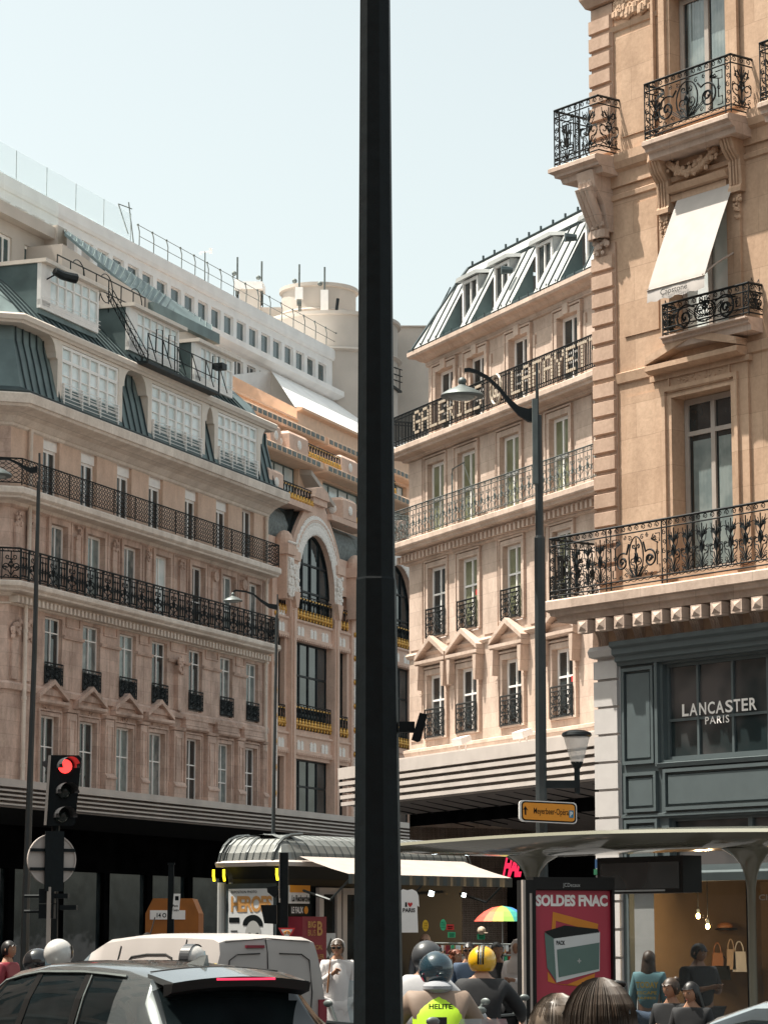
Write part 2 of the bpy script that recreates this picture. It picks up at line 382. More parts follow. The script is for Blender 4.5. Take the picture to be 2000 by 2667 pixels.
def pat_fancy(mb, f, L, H):
    """near balconies: scroll frieze, framed end strips, lyre panels and a big central rosace"""
    for v in (.05, .14, H - .14, H): iron_path(mb, f, [(0, v), (L, v)], .014 if v < H else .024, 5)
    n = max(2, round(L / .17)); w = L / n
    for i in range(n):
        iron_path(mb, f, spiral(w * (i + .5), H - .07, .055, .012, 200, -260, 12), .009, 4)
        iron_path(mb, f, [(w * i + .01, .10), (w * (i + .5), .13), (w * (i + 1) - .01, .1)], .008)
    def strip(a, b):
        for u in (a, b): iron_path(mb, f, [(u, 0), (u, H)], .012, 4)
        k = 5; hh = (H - .28) / k
        for i in range(k): iron_path(mb, f, spiral((a + b) / 2, .14 + hh * (i + .5), (b - a) * .42, .01, 90 + 180 * i, 90 + 180 * i + 420, 12), .009, 4)
    def lyre(a, b):
        c = (a + b) / 2; ww = (b - a) * .3
        for q in (-.8, -.3, .3, .8): iron_path(mb, f, [(c + q * ww * .7, .3), (c + q * ww * .9, H - .34)], .011, 4)
        for v in (.26, .32, H - .34, H - .28): iron_path(mb, f, [(c - ww, v), (c + ww, v)], .013, 4)
        for sg in (1, -1):
            iron_path(mb, f, [(c + sg * ww, .26), (c + sg * ww * 1.3, .26), (c + sg * ww * 1.3, .2), (c + sg * ww * .4, .2), (c + sg * ww * .4, .15)], .01, 4)
            iron_path(mb, f, spiral(c + sg * ww, H - .22, .05, .01, 0, 400, 10), .01, 4)
    def palm(a, b):
        heart(mb, f, (a + b) / 2, .15, (b - a) * .95, H - .32, .013); c = (a + b) / 2; ww = b - a
        for sg in (1, -1):
            for (dx, vv, rr, a0) in ((.34, .24, .045, 60), (.36, .52, .04, -60), (.30, H - .34, .04, 90), (.12, .20, .035, 0)): iron_path(mb, f, [(c + sg * x, y) for x, y in spiral(ww * dx, vv, rr, .008, a0, a0 + 430, 11)], .009)
            iron_path(mb, f, [(c, .16), (c + sg * ww * .2, .3), (c + sg * ww * .40, .36), (c + sg * ww * .44, .5)], .009); iron_path(mb, f, [(c, .5), (c + sg * ww * .28, .66), (c + sg * ww * .34, H - .2)], .009)
        for q in range(-3, 4): iron_path(mb, f, [((a + b) / 2, H * .6), ((a + b) / 2 + q * .035, H * .72), ((a + b) / 2 + q * .055, H * .8 - abs(q) * .02)], .009)
    def rosace(a, b):
        c = (a + b) / 2; ww = (b - a)
        iron_path(mb, f, arc(c, H * .48, ww * .14, 0, 360, 22, H * .32), .014, 4); heart(mb, f, c, .17, ww * .22, H * .62, .014)
        for sg in (1, -1):
            iron_path(mb, f, [(c + sg * ww * .14, H * .7)] + [(c + sg * (ww * .27 + x), H * .42 + y) for x, y in spiral(0, 0, ww * .13, .03, 130, -420, 30)], .018, 4)
            iron_path(mb, f, spiral(c + sg * ww * .27, H * .42, ww * .06, .01, 0, 400, 12), .02, 4)
            iron_path(mb, f, [(c + sg * ww * .4, .2), (c + sg * ww * .46, .2), (c + sg * ww * .46, .34), (c + sg * ww * .41, .34), (c + sg * ww * .41, H - .36), (c + sg * ww * .46, H - .36), (c + sg * ww * .46, H - .22), (c + sg * ww * .38, H - .22)], .012, 4)
            for (dx, vv, rr, a0) in ((.19, .22, .05, 0), (.30, .20, .045, 180), (.42, H * .5, .05, 90), (.12, H - .24, .05, 45), (.22, H - .22, .04, 90), (.36, H - .28, .05, 200), (.07, .3, .05, 0)): iron_path(mb, f, [(c + sg * x, y) for x, y in spiral(ww * dx, vv, rr, .008, a0, a0 + 440, 12)], .010)
            for q in range(5): iron_path(mb, f, [(c + sg * ww * .02 * q, .17), (c + sg * ww * (.05 + .05 * q), .30 + .02 * q)], .009)
            for q in range(4): iron_path(mb, f, [(c + sg * ww * .30, H * .72), (c + sg * ww * (.34 + .03 * q), H * (.8 - .05 * q))], .012)
    x = 0; seq = []
    if L < .75: seq = [('p', L)]
    elif L < 1.4: seq = [('s', .13), ('l', (L - .13) * .42), ('s', .12), ('p', L - .25 - (L - .13) * .42)]
    else:
        seq = [('s', .13), ('l', .3), ('s', .12)] if L > 2.6 else [('s', .13)]
        rest = L - sum(q[1] for q in seq) - .13
        if L > 3: seq += [('p', .32)] * 3 + [('s', .12), ('r', 1.3), ('s', .12)]; rest = L - sum(q[1] for q in seq) - .13; k = max(1, int(rest / .34)); seq += [('p', rest / k)] * k
        else: seq += [('r', rest)]
        seq += [('s', .13)]
    for kind, ww in seq:
        {'s': strip, 'l': lyre, 'p': palm, 'r': rosace}[kind](x, x + ww); x += ww
def railing(parent, path, d, z, H, pat, mat='iron', name='railing', close=(False, False)):
    """path plan points; the railing stands d outside it"""
    P = [Vector(p) for p in path]; Q = []
    for i, p in enumerate(P):
        ns = []
        if i > 0: t = (p - P[i - 1]).normalized(); ns.append(Vector((t.y, -t.x)))
        if i < len(P) - 1: t = (P[i + 1] - p).normalized(); ns.append(Vector((t.y, -t.x)))
        mi = (ns[0] + ns[1]) / max(.2, (1 + ns[0].dot(ns[1]))) if len(ns) == 2 else ns[0]
        Q.append(p + mi * d)
    if close[0]: Q.insert(0, P[0].copy())
    if close[1]: Q.append(P[-1].copy())
    mb = MB()
    for a, b in zip(Q, Q[1:]):
        L = (b - a).length; t = (b - a) / L
        pat(mb, lambda u, v: (a.x + t.x * u, a.y + t.y * u, z + v), L, H)
    return mb.build(name, mat, parent)
def window(parent, a, b, z0, z1, y, rows=(), cols=2, fw=.06, mf='white_paint', mp='glass_dark', bar=.035, name='window', dep=.06, pane_y=.03):
    """frame with casements; the pane is its sub-part"""
    mb = MB(); mb.frame(a, b, z0, z1, y, y + dep, fw); w_ = (b - a - 2 * fw)
    for i in range(1, cols):
        x = a + fw + w_ * i / cols; mb.box(x - bar, x + bar, y - .01, y + dep - .01, z0 + fw, z1 - fw)
    zz = [z0 + fw] + [z0 + (z1 - z0) * r for r in rows] + [z1 - fw]
    for r in zz[1:-1]: mb.box(a + fw, b - fw, y - .006, y + dep - .02, r - bar * .8, r + bar * .8)
    o = mb.build(name, mf, parent)
    p = MB(); p.quad((a + fw, y + pane_y, z0 + fw), (b - fw, y + pane_y, z0 + fw), (b - fw, y + pane_y, z1 - fw), (a + fw, y + pane_y, z1 - fw)); p.build('pane', mp, o)
    return o
# ================================================================== setting
g = MB(); g.quad((-900, -100, 0), (900, -100, 0), (900, 2000, 0), (-900, 2000, 0)); tag(g.build('ground', 'asphalt'), None, None, kind='structure')
# ================================================================== LEFT BUILDING
LF = Facade(200, 88.5, .357, .934)
def pediment(mb, a, b, z, hgt, d, tri=True, m=0):
    c = (a + b) / 2; th = .14
    mb.sweep([(0, z), (d * .7, z), (d, z + .05), (d, z + .14), (0, z + .16)], [(a, 0), (b, 0)], m)
    if tri:
        mb.prism([(a, z + .16), (b, z + .16), (c, z + hgt)], -.03, .0, m)
        for s_ in (1, -1):
            e = a if s_ > 0 else b
            mb.loft([[(e, -d, z + .16), (e, 0.0, z + .16), (e + s_ * .02, 0.0, z + .29), (e + s_ * .02, -d, z + .29)],
                     [(c, -d, z + hgt), (c, 0.0, z + hgt), (c, 0.0, z + hgt + .15), (c, -d, z + hgt + .15)]], m)
    else:
        mb.box(a + .05, b - .05, -d * .8, 0, z + .16, z + .36, m); mb.sweep([(0, z + .36), (d * .9, z + .36), (d * .9, z + .44), (0, z + .46)], [(a, 0), (b, 0)], m)
def surround(mb, a, b, z0, z1, w=.16, d=.06, m=0, ears=True):
    mb.box(a - w, a - .003, -d, .0, z0, z1 + w, m); mb.box(b + .003, b + w, -d, .0, z0, z1 + w, m); mb.box(a - .003, b + .003, -d, .0, z1 + .003, z1 + w, m)
    mb.frame(a - w - .06, b + w + .06, z0 - .02, z1 + w + .08, -d - .03, -.0, .05, m)
def leafy(mb, c, z, w, h, y, m=0, n=14):
    """carved ornament: small crumpled lobes"""
    for i in range(n):
        x = c + random.uniform(-.5, .5) * w; zz = z + random.uniform(0, 1) * h; r = random.uniform(.12, .22) * min(w, h)
        mb.ball((x, y, zz), r, r * .7, r, 5, 3, m)
def pipe(parent, x, y, z0, z1, mat='cornice_stone', r=.07):
    mb = MB(); mb.tube([(x, y, z0), (x, y, z1)], r, 8)
    z = z0 + .6
    while z < z1: mb.lathe([(r * 1.25, z), (r * 1.25, z + .1)], (x, y), 8); z += 2.1
    return mb.build('drainpipe', mat, parent, True)
CH = [(-6.9 + .0, 2.9), (-5.05, .0)]      # chamfered corner in plan
CH = [(-5.05 - 3 * .616, 3 * .788), (-5.05, 0)]
SE = 15.25
lb = thing('corner_building', 'stone apartment block with green zinc mansard roof and two long iron balconies on the left', 'building', LF.O, LF.rz)
path = CH + [(SE, 0)]
xs = [LF.S(x, 1300) for x in (110, 153, 209, 251, 304, 342, 387, 424, 482, 516, 563, 595, 631, 662)]
A = [(xs[i], xs[i + 1]) for i in range(0, 14, 2)]
B = [(LF.S(a), LF.S(b)) for a, b in ((118, 162), (214.6, 260), (311, 353), (395, 434), (491, 526), (572, 606), (641.6, 672))]
Cc = [(LF.S(a), LF.S(b)) for a, b in ((110, 156), (210, 256), (307, 350), (392, 432), (489, 524), (571, 604), (640, 671))]
D = [(LF.S(a), LF.S(b)) for a, b in ((101, 147), (202.5, 248), (299, 342), (385, 426), (483, 518), (566, 599), (636, 667))]
ho = [(a, b, 12.72, 14.93, .18) for a, b in B] + [(a, b, 9.70, 11.90, .18) for a, b in Cc] + [(a, b, 6.3, 8.73, .18) for a, b in D]
mb = MB(); mb.wall(-5.05, SE, 5.6, 15.3, ho); 
mb.quad((CH[0][0], CH[0][1], 5.6), (CH[1][0], CH[1][1], 5.6), (CH[1][0], CH[1][1], 18), (CH[0][0], CH[0][1], 18))
mb.quad((CH[0][0], CH[0][1], 0), (CH[0][0], 12, 0), (CH[0][0], 12, 18.4), (CH[0][0], CH[0][1], 18.4)); mb.quad((SE, 0, 5.6), (SE, 9, 5.6), (SE, 9, 18.4), (SE, 0, 18.4))
# string course, window surrounds, pediments, pilasters, panels, dentils
mb.sweep([(0, 9.35), (.10, 9.38), (.12, 9.55), (.05, 9.62), (0, 9.62)], path)
for i, (a, b) in enumerate(D):
    surround(mb, a, b, 6.5, 8.73, .12, .05)
    pediment(mb, a - .42, b + .42, 9.08 if i < 4 else 9.0, .66, .22, i < 4)
    leafy(mb, (a + b) / 2, 8.85, .9, .2, -.03)
    nx = D[i + 1][0] if i < 6 else SE
    c = (b + nx) / 2; w = min(.46, (nx - b) / 2 - .34) if i < 6 else .2
    if w > .1:
        mb.box(c - w, c + w, -.22, -.0, 6.3, 6.95); mb.box(c - w * .85, c + w * .85, -.16, 0, 6.95, 8.9); mb.frame(c - w * .55, c + w * .55, 7.1, 8.7, -.19, -.16, .04)
        mb.sweep([(0, 8.9), (.2, 8.93), (.24, 9.02), (0, 9.06)], [(c - w, 0), (c + w, 0)]); mb.sweep([(0, 6.95), (.27, 6.95), (.27, 7.0), (.18, 7.12), (0, 7.12)], [(c - w, 0), (c + w, 0)])
for i, (a, b) in enumerate(Cc):
    nx = Cc[i + 1][0] if i < 6 else SE
    if i < 6:
        mb.frame(b + .22, nx - .22, 11.68, 12.15, -.04, 0, .05); mb.sweep([(0, 11.3), (.06, 11.3), (.09, 11.4), (0, 11.42)], [(b, 0), (nx, 0)])
        mb.box((b + nx) / 2 - .01, (b + nx) / 2 + .01, -.008, .0, 9.7, 11.3)
c = (Cc[3][1] + Cc[4][0]) / 2; mb.box(c - .3, c + .05, -.16, 0, 9.62, 11.2); leafy(mb, c - .12, 10.95, .5, .5, -.2, n=26)
for i, (a, b) in enumerate(B):
    surround(mb, a, b, 12.9, 14.93, .17, .07)
    nx = B[i + 1][0] if i < 6 else SE
    c = b + (nx - b) * .5
    if i < 4: mb.box(c - .16, c + .16, -.09, 0, 12.9, 14.7); leafy(mb, c, 14.62, .36, .4, -.1, n=16); mb.frame(b + .32, nx - .3, 12.9, 15.2, -.05, 0, .06)
    elif i < 6: mb.box(c - .14, c + .14, -.07, 0, 12.9, 14.9); mb.lathe([(0.001, 0), (.2, 0), (.2, .08), (.001, .1)], (0, 0), 14); 
    if 4 <= i < 6:
        k = len(mb.v) - 56
        for j in range(k, len(mb.v)): x, y, z = mb.v[j]; mb.v[j] = (x + c + .06, -.07 - z, y + 14.75)
for xc in (-4.6, -3.75): mb.box(xc - .16, xc + .16, -.09, 0, 12.9, 14.6); leafy(mb, xc, 14.5, .4, .45, -.1, n=18); leafy(mb, xc, 11.0, .5, .6, -.1, n=20); mb.box(xc - .2, xc + .2, -.08, 0, 9.7, 11.0)
mb.sweep([(0, 15.05), (.08, 15.1), (.12, 15.3), (0, 15.3)], path)
mb.build('wall', 'warm_stone', lb)
# rendered attic storey
mb = MB(); mb.wall(-5.05, SE, 15.3, 17.75, [(a, b, 15.72, 17.66, .20) for a, b in A]); mb.build('attic_wall', 'attic_render', lb)
# crowning cornice (gutter moulding)
mb = MB(); mb.sweep([(0, 17.62), (.06, 17.66), (.08, 17.74), (.12, 17.76), (.28, 17.92), (.55, 18.05), (.80, 18.12), (.84, 18.2), (.90, 18.22), (.92, 18.5), (.86, 18.55), (.2, 18.62), (0, 18.62)], path); mb.build('cornice', 'cornice_stone', lb)
mb = MB(); mb.sweep([(.86, 18.553), (.88, 18.60), (.30, 18.86), (.2, 18.66)], path); mb.build('gutter', 'zinc_dark', lb)
for z0, z1, pat, H, zr, dz in ((15.26, 15.62, pat_net, .84, 15.66, 0), (12.36, 12.68, pat_ornate, .98, 12.7, 1)):
    mb = MB(); th = z1 - z0
    mb.sweep([(0, z0 - .12), (.10, z0 - .1), (.16, z0 - .01), (.54, z0 + .02), (.56, z0 + .08), (.62, z0 + .12), (.66, z0 + .16), (.66, z1 - .05), (.62, z1), (0, z1 + .02)], CH + [(SE - .2, 0)])
    if dz:
        x = -5.0
        while x < SE - .3: mb.box(x, x + .13, -.34, 0, z0 - .30, z0 - .1); x += .27
        mb.sweep([(0, z0 - .36), (.1, z0 - .34), (.1, z0 - .3), (0, z0 - .3)], path)
    bal = mb.build('balcony', 'cornice_stone', lb); railing(bal, CH + [(SE - .25, 0)], .57, zr, H, pat, 'iron', close=(False, True))
for i, (a, b) in enumerate(A):
    o = window(lb, a, b, 15.72, 17.3 if i < 6 else 17.66, .16, (), 2, .09, mp='glass_dark', bar=.05)
    if i < 6: s_ = MB(); s_.box(a, b, .10, .22, 17.3, 17.66); s_.build('roller_shutter', 'white_paint', lb)
for i, (a, b) in enumerate(B): window(lb, a, b, 12.75, 14.93, .13, (.42,) if i in (4, 5) else (), 2, .08, mp=('glass_curtain', 'glass_drape', 'glass_curtain', 'glass_pale', 'glass_dark', 'glass_drape', 'glass_curtain')[i], bar=.025)
for i, (a, b) in enumerate(Cc):
    window(lb, a, b, 9.72, 11.90, .13, (.78,), 2, .06, bar=.025, mp=('glass_dark', 'glass_curtain', 'glass_drape', 'glass_dark')[i % 4])
    gb = MB(); pat_guard(gb, lambda u, v: (a - .02 + u, -.04, 9.74 + v), b - a + .04, .68); gb.box(a, b, -.01, .0, 9.75, 10.3); gb.build('guard_rail', 'iron', lb)
for i, (a, b) in enumerate(D): window(lb, a, b, 6.3, 8.73, .13, (.60,) if i < 4 else (.62, .42), 2, .06, bar=.025, mp=('glass_dark', 'glass_dark', 'glass_drape', 'glass_curtain', 'glass_dark', 'glass_drape', 'glass_dark')[i])
pipe(lb, LF.S(55), -.12, 12.9, 17.7); pipe(lb, LF.S(50), -.12, 6.4, 12.2); pipe(lb, SE - .35, -.1, 6.4, 17.6)
# canopy over the pavement: five metal fins
def canopy(parent, path, d, ztop, zbot, n, ins=1.9):
    mb = MB(); h = ztop - zbot
    mb.sweep([(0, ztop - .02), (d, ztop - .02), (d, ztop - h * .3), (0, ztop - h * .3)], path)
    for i in range(n):
        z = ztop - h * (.36 + .64 * i / n); dd = d - .02 - i * .03
        mb.sweep([(0, z - .03), (dd, z - .03), (dd, z - h * .10), (0, z - h * .08)], path)
    mb.sweep([(0, zbot + .01), (d - .45, zbot + .01), (d - .45, ztop - h * .3), (0, ztop - h * .3)], path)
    c = mb.build('canopy', 'canopy_metal', parent)
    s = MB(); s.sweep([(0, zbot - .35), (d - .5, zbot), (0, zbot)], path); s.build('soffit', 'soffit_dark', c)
    return c
canopy(lb, [(-14, 0), (40, 0)], 2.2, 6.37, 5.55, 4)
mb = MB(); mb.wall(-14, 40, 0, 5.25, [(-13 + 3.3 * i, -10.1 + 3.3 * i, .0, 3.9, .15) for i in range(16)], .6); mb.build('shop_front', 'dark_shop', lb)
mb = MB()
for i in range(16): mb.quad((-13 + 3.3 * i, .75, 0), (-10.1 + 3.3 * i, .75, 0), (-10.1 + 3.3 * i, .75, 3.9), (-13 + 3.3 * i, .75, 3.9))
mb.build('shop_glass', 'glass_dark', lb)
# lower mansard, curved, with standing seams
prof = [(.42, 18.72), (.30, 19.2), (.16, 19.8), (.0, 20.4), (-.02, 20.85)]
mb = MB(); P2 = CH + [(SE - .15, 0)]
mb.sweep(prof + [(-2.5, 20.85), (-2.5, 18.7)], P2)
xw = [(LF.S(161, 950, .35), LF.S(309, 950, .35)), (LF.S(394, 1100, .35), LF.S(525, 1100, .35)), (LF.S(567, 1140, .35), LF.S(670, 1160, .35))]
x = -4.9
while x < SE - .3:
    if not any(a - .1 < x < b + .1 for a, b in xw):
        for (d0, z0), (d1, z1) in zip(prof, prof[1:]):
            mb.loft([[(x - .016, -d0, z0), (x + .016, -d0, z0), (x + .016, -d0 - .05, z0), (x - .016, -d0 - .05, z0)], [(x - .016, -d1, z1), (x + .016, -d1, z1), (x + .016, -d1 - .05, z1), (x - .016, -d1 - .05, z1)]], 1)
    x += .46
mb.build('lower_roof', ['zinc_green', 'zinc_dark'], lb)
# eave moulding and brackets above the studio windows
mb = MB(); mb.sweep([(-.1, 20.86), (.42, 20.86), (.46, 20.92), (.52, 20.96), (.56, 21.1), (.5, 21.16), (-.4, 21.2)], CH + [(SE - .4, 0)])
for a, b in xw:
    mb.box(a - .3, a, -.36, .3, 18.75, 20.858); mb.box(b, b + .3, -.36, .3, 18.75, 20.858); mb.box(a, b, -.36, .3, 20.75, 20.857)
    for x, s_ in ((a - .3, -1), (b + .3, 1)):
        pts = [(x, 20.856), (x + s_ * .62, 20.856)] + [(x + s_ * (.62 - .5 * math.sin(R(t))), 20.86 - .62 * (1 - math.cos(R(t)))) for t in (25, 50, 75, 90)] + [(x, 20.2)]
        mb.prism(pts, -.36, .1)
mb.build('eave_moulding', 'cream_paint', lb)
for a, b in xw:
    n = 6; rows = (.40, .60, .78); wz0, wz1 = 18.78, 20.74
    f = MB(); f.frame(a, b, wz0, wz1, -.33, -.2, .09); w_ = (b - a - .18) / n
    for i in range(1, n): xx = a + .09 + w_ * i; f.box(xx - (.05 if i % 2 else .06), xx + .05, -.325, -.22, wz0 + .09, wz1 - .09)
    f.box(a + .09, b - .09, -.328, -.22, wz0 + 1.42, wz0 + 1.52)
    for zz in (.42, .98): f.box(a + .09, b - .09, -.30, -.25, wz0 + zz, wz0 + zz + .035)
    for zz in (.10, .22, .34, .46, .58, .68): f.box(a, b, -.42, -.40, wz0 + zz, wz0 + zz + .02)
    for i in range(0, n + 1, 2): xx = a + .09 + w_ * i; f.box(xx - .02, xx + .02, -.425, -.33, wz0 + .0, wz0 + .7)
    o = f.build('studio_window', 'white_paint', lb)
    p = MB(); p.quad((a + .09, -.255, wz0), (b - .09, -.255, wz0), (b - .09, -.255, wz1), (a + .09, -.255, wz1)); p.build('pane', 'glass_pale', o)
# upper roof, dormers
mb = MB(); up = [(.30, 21.17), (-.25, 21.75), (-1.0, 22.5), (-1.9, 23.2), (-3.0, 23.8)]
PU = CH + [(12.9, 0)]
mb.sweep(up + [(-6.5, 23.9), (-6.5, 21.17)], PU, caps=False)
mb.loft([[(12.9, -d, z) for d, z in up + [(-6.5, 23.9), (-6.5, 21.2)]], [(14.6 - (z - 21.17) * .60, max(-d, .0), z) for d, z in up + [(-6.5, 23.9), (-6.5, 21.2)]]])
x = -5.0
while x < 12.9:
    for (d0, z0), (d1, z1) in zip(up, up[1:]):
        mb.loft([[(x - .016, -d0, z0), (x + .016, -d0, z0), (x + .016, -d0 - .05, z0 + .03), (x - .016, -d0 - .05, z0 + .03)], [(x - .016, -d1, z1), (x + .016, -d1, z1), (x + .016, -d1 - .05, z1 + .03), (x - .016, -d1 - .05, z1 + .03)]], 1)
    x += .46
mb.build('upper_roof', ['zinc_green', 'zinc_dark'], lb)
for (a, b, z0, z1, n) in ((LF.S(80), LF.S(236), 21.93, 23.3, 6), (LF.S(318), LF.S(452), 21.85, 23.25, 6), (LF.S(494), LF.S(596), 21.75, 23.1, 6)):
    mb = MB(); mb.box(a + .03, b - .03, .06, 3.2, z0 - .3, z1); dm = mb.build('dormer', 'zinc_green', lb)
    mb = MB(); mb.box(a - .05, b + .28, -.22, 3.0, z1, z1 + .13); mb.build('dormer_roof', 'cream_paint', dm)
    f = MB(); f.frame(a, b, z0 - .12, z1 - .003, -.02, .12, .1); w_ = (b - a - .2) / (n + 1)
    f.box(a + .1, a + .1 + w_, -.015, .12, z0, z1 - .1)
    for i in range(1, n + 1): xx = a + .1 + w_ * (i + .0); f.box(xx - .035, xx + .035, -.01, .1, z0, z1 - .1)
    f.box(a + .1, b - .1, -.01, .1, z1 - .5, z1 - .45)
    for zz in (0, .14, .26): f.box(a, b, -.10, -.085, z0 + zz, z0 + zz + .015)
    f.box(a, b, -.015, .1, z0 - .02, z0 + .16); f.build('window', 'white_paint', dm)
    p = MB(); p.quad((a + .1, .04, z0), (b - .1, .04, z0), (b - .1, .04, z1), (a + .1, .04, z1)); p.build('pane', 'glass_pale', dm)
# iron catwalk, guard rails with hooped ladders on the roof
def hoop(mb, x, z, r=.42, y0=-.15, y1=.55): mb.tube([(x + .25 * math.sin(R(t)), (y0 + y1) / 2 - (y1 - y0) / 2 * math.cos(R(t)), z + r * math.sin(R(t))) for t in range(0, 181, 15)], .02, 4)
mb = MB(); s0, s1 = LF.S(150, 640, -.8), LF.S(378, 790, -.8)
zt = 24.25
for v in (0, .5): mb.tube([(s0, .8, zt - v), (s1, .8, zt - v)], .025, 5)
k = 7
for i in range(k + 1): x = s0 + (s1 - s0) * i / k; mb.tube([(x, .8, zt), (x, .8, 23.1)], .025, 4)
for x in (s0 + .9, s0 + 3.0, s0 + 5.3): mb.tube([(x - .5, .5, 23.2)] + [(x + .5 * math.sin(R(t)), .5, 23.75 + .5 * -math.cos(R(t))) for t in range(-60, 240, 20)], .02, 4)
# lattice access ladder
la, lbp = Vector((2.0, .3, 23.4)), Vector((3.1, -.55, 21.3))
for off in (0, .45):
    for dz in (0, .3): mb.tube([la + Vector((off, 0, dz)), lbp + Vector((off, 0, dz))], .02, 4)
for i in range(9):
    p = la.lerp(lbp, i / 8); mb.tube([p, p + Vector((.45, 0, 0)), p + Vector((.45, 0, .3)), p + Vector((0, 0, .3)), p], .012, 4); mb.tube([p + Vector((0, 0, .3)), la.lerp(lbp, min(1, (i + 1) / 8))], .012, 4)
mb.build('roof_guard_rail', 'iron', lb)
mb = MB(); s0, s1 = 2.7, 8.6
mb.box(s0, s1, -.95, -.2, 21.1, 21.2)
for v in (.45, .95): mb.tube([(s0, -.93, 21.2 + v), (s1, -.93, 21.2 + v)], .022, 4)
for i in range(6): x = s0 + (s1 - s0) * i / 5; mb.tube([(x, -.93, 21.2), (x, -.93, 22.15)], .022, 4); mb.tube([(x, -.93, 22.15), (x + .7, -.93, 21.3)], .018, 4)
for x in (s0 + 1.2, s0 + 2.2, s1): mb.tube([(x, -.9, 21.2), (x, -.9, 22.5), (x + .15, -.6, 22.6), (x + .7, -.3, 21.9)], .022, 4)
mb.box(s1 + .1, s1 + .5, -1.0, -.6, 22.1, 22.32); mb.tube([(s1, -.9, 22.2), (s1 + .2, -.9, 22.2)], .03, 4)
mb.build('catwalk', 'iron', lb)
mb = MB(); mb.tube([(LF.S(92), -.35, 23.05), (LF.S(103), -.5, 22.95), (LF.S(120), -.75, 22.92)], .13, 8, r2=.17); mb.tube([(LF.S(96), -.3, 22.95), (LF.S(96), .05, 22.8)], .03); mb.build('floodlight', 'iron', lb)
# ================================================================== GREEN SHED ROOF + WHITE TERRACED BUILDING BEHIND
wf = thing('terraced_building', 'long white rendered building with a row of square windows rising behind the green roof', 'building', LF.O + LF.n * -6, LF.rz)
px = [8.41 - 1.32 * k for k in range(18, 0, -1)] + [8.41 + 1.322 * k for k in range(0, 21)]
mb = MB(); E = 37.6
ho = [(p, p + .98, 27.2, 28.12, .15) for p in px if p > 3.5]
mb.wall(-16, E, 26.9, 28.45, ho, 0); mb.sweep([(0, 28.45), (.08, 28.47), (.12, 28.6), (.12, 29.0), (-.3, 29.05), (-.3, 28.45)], [(-16, 0), (E, 0)])
mb.sweep([(-.1, 26.55), (.25, 26.6), (.5, 26.75), (.5, 27.0), (.3, 27.06), (0, 27.08)], [(12, 0), (46, 0)])
mb.quad((-16, 6, 29), (-16, 0, 29), (E, 0, 29), (E, 6, 29)); mb.quad((E, 0, 24), (E, 8, 24), (E, 8, 29), (E, 0, 29))
lo = [(LF.S(a, 1000, -6), LF.S(a, 1000, -6) + .95, 24.3, 26.35, .16) for a in (582, 610, 643, 675)]
mb.wall(-16, 29.3, 23.0, 26.7, lo, 0)
mb.quad((29.3, 0, 26.6), (46, 0, 26.6), (46, -3.9, 23.5), (22.8, -3.9, 23.5)); mb.quad((22.8, -.02, 25.0), (29.3, -.02, 26.6), (29.3, -.01, 23.5), (22.8, -3.9, 23.45))
mb.build('wall', 'white_render', wf)
for a, b, c, d, e in ho: 
    if a > 12: window(wf, a, b, c, d, .10, (), 1, .06, mp='glass_teal')
for a, b, c, d, e in lo: window(wf, a, b, c, d, .10, (), 2, .05, mp='glass_dark')
mb = MB()
for i in range(26):
    x = 12 + i * 1.0 * 1.32 * .76 + 4.6 * 0
    pass
x = 15.9; prev = None
while x < 37.3:
    mb.tube([(x, -.05, 28.95), (x, -.05, 29.3), (x - .2, -.15, 29.55), (x - .35, -.15, 29.8)], .022, 4)
    mb.ball((x - .35, -.15, 29.8), .05)
    if prev: mb.tube([prev[0], (x - .35, -.15, 29.8)], .016, 3); mb.tube([prev[1], (x - .05, -.1, 29.4)], .016, 3)
    prev = ((x - .35, -.15, 29.8), (x - .05, -.1, 29.4)); x += 1.32
mb.tube([(15.0, 0, 30.6), (15.5, 0, 29.0)], .025); mb.tube([(14.1, 0, 30.3), (15.3, 0, 30.4)], .025); mb.tube([(14.1, 0, 30.3), (15.0, 0, 29.3)], .025)
mb.build('guard_fence', 'iron_grey', wf)
gm = MB()
for i in range(9): x = -1 + i * 2.35 - 5; gm.box(x, x + 2.3, -.06, -.04, 29.05, 30.15)
gm.build('glass_balustrade', 'glass_clear', wf)
gm = MB()
for i in range(9): x = -1 + i * 2.35 - 5; gm.box(x + 2.305, x + 2.325, -.06, -.04, 29.05, 30.15)
gm.build('glass_joint', 'glass_curtain', wf)
# lower terrace slab with its glass rail and recessed windows
mb = MB(); e = LF.S(152, 610, -3) ; zt = 25.95
mb.box(-16, e, -3.0, 0.1, zt, zt + .42); mb.wall(-16, e + .3, 22.5, zt, [(x, x + 1.0, 24.3, 25.45, .15) for x in (e - 1.7, e - 3.6, e - 5.5, e - 7.4, e - 9.3)], -2.6); mb.box(e - .25, e + .45, -3.1, -.0, 23, zt + .5)
mb.build('terrace_slab', 'grey_render', wf)
gm = MB()
for i in range(12): x = e - 1.2 - i * 1.3; gm.box(x, x + 1.26, -2.95, -2.93, zt + .42, zt + 1.45)
gm.build('terrace_glass', 'glass_clear', wf)
for x in (e - 1.7, e - 3.6, e - 5.5, e - 7.4, e - 9.3): window(wf, x, x + 1.0, 24.3, 25.45, -2.52, (), 2, .1, mp='glass_teal'); 
for x in (e - .2, e - 2.2, e - 4.3, e - 6.4): window(wf, x, x + 1.1, 26.9, 28.0, -.05, (), 2, .08, mp='glass_teal')
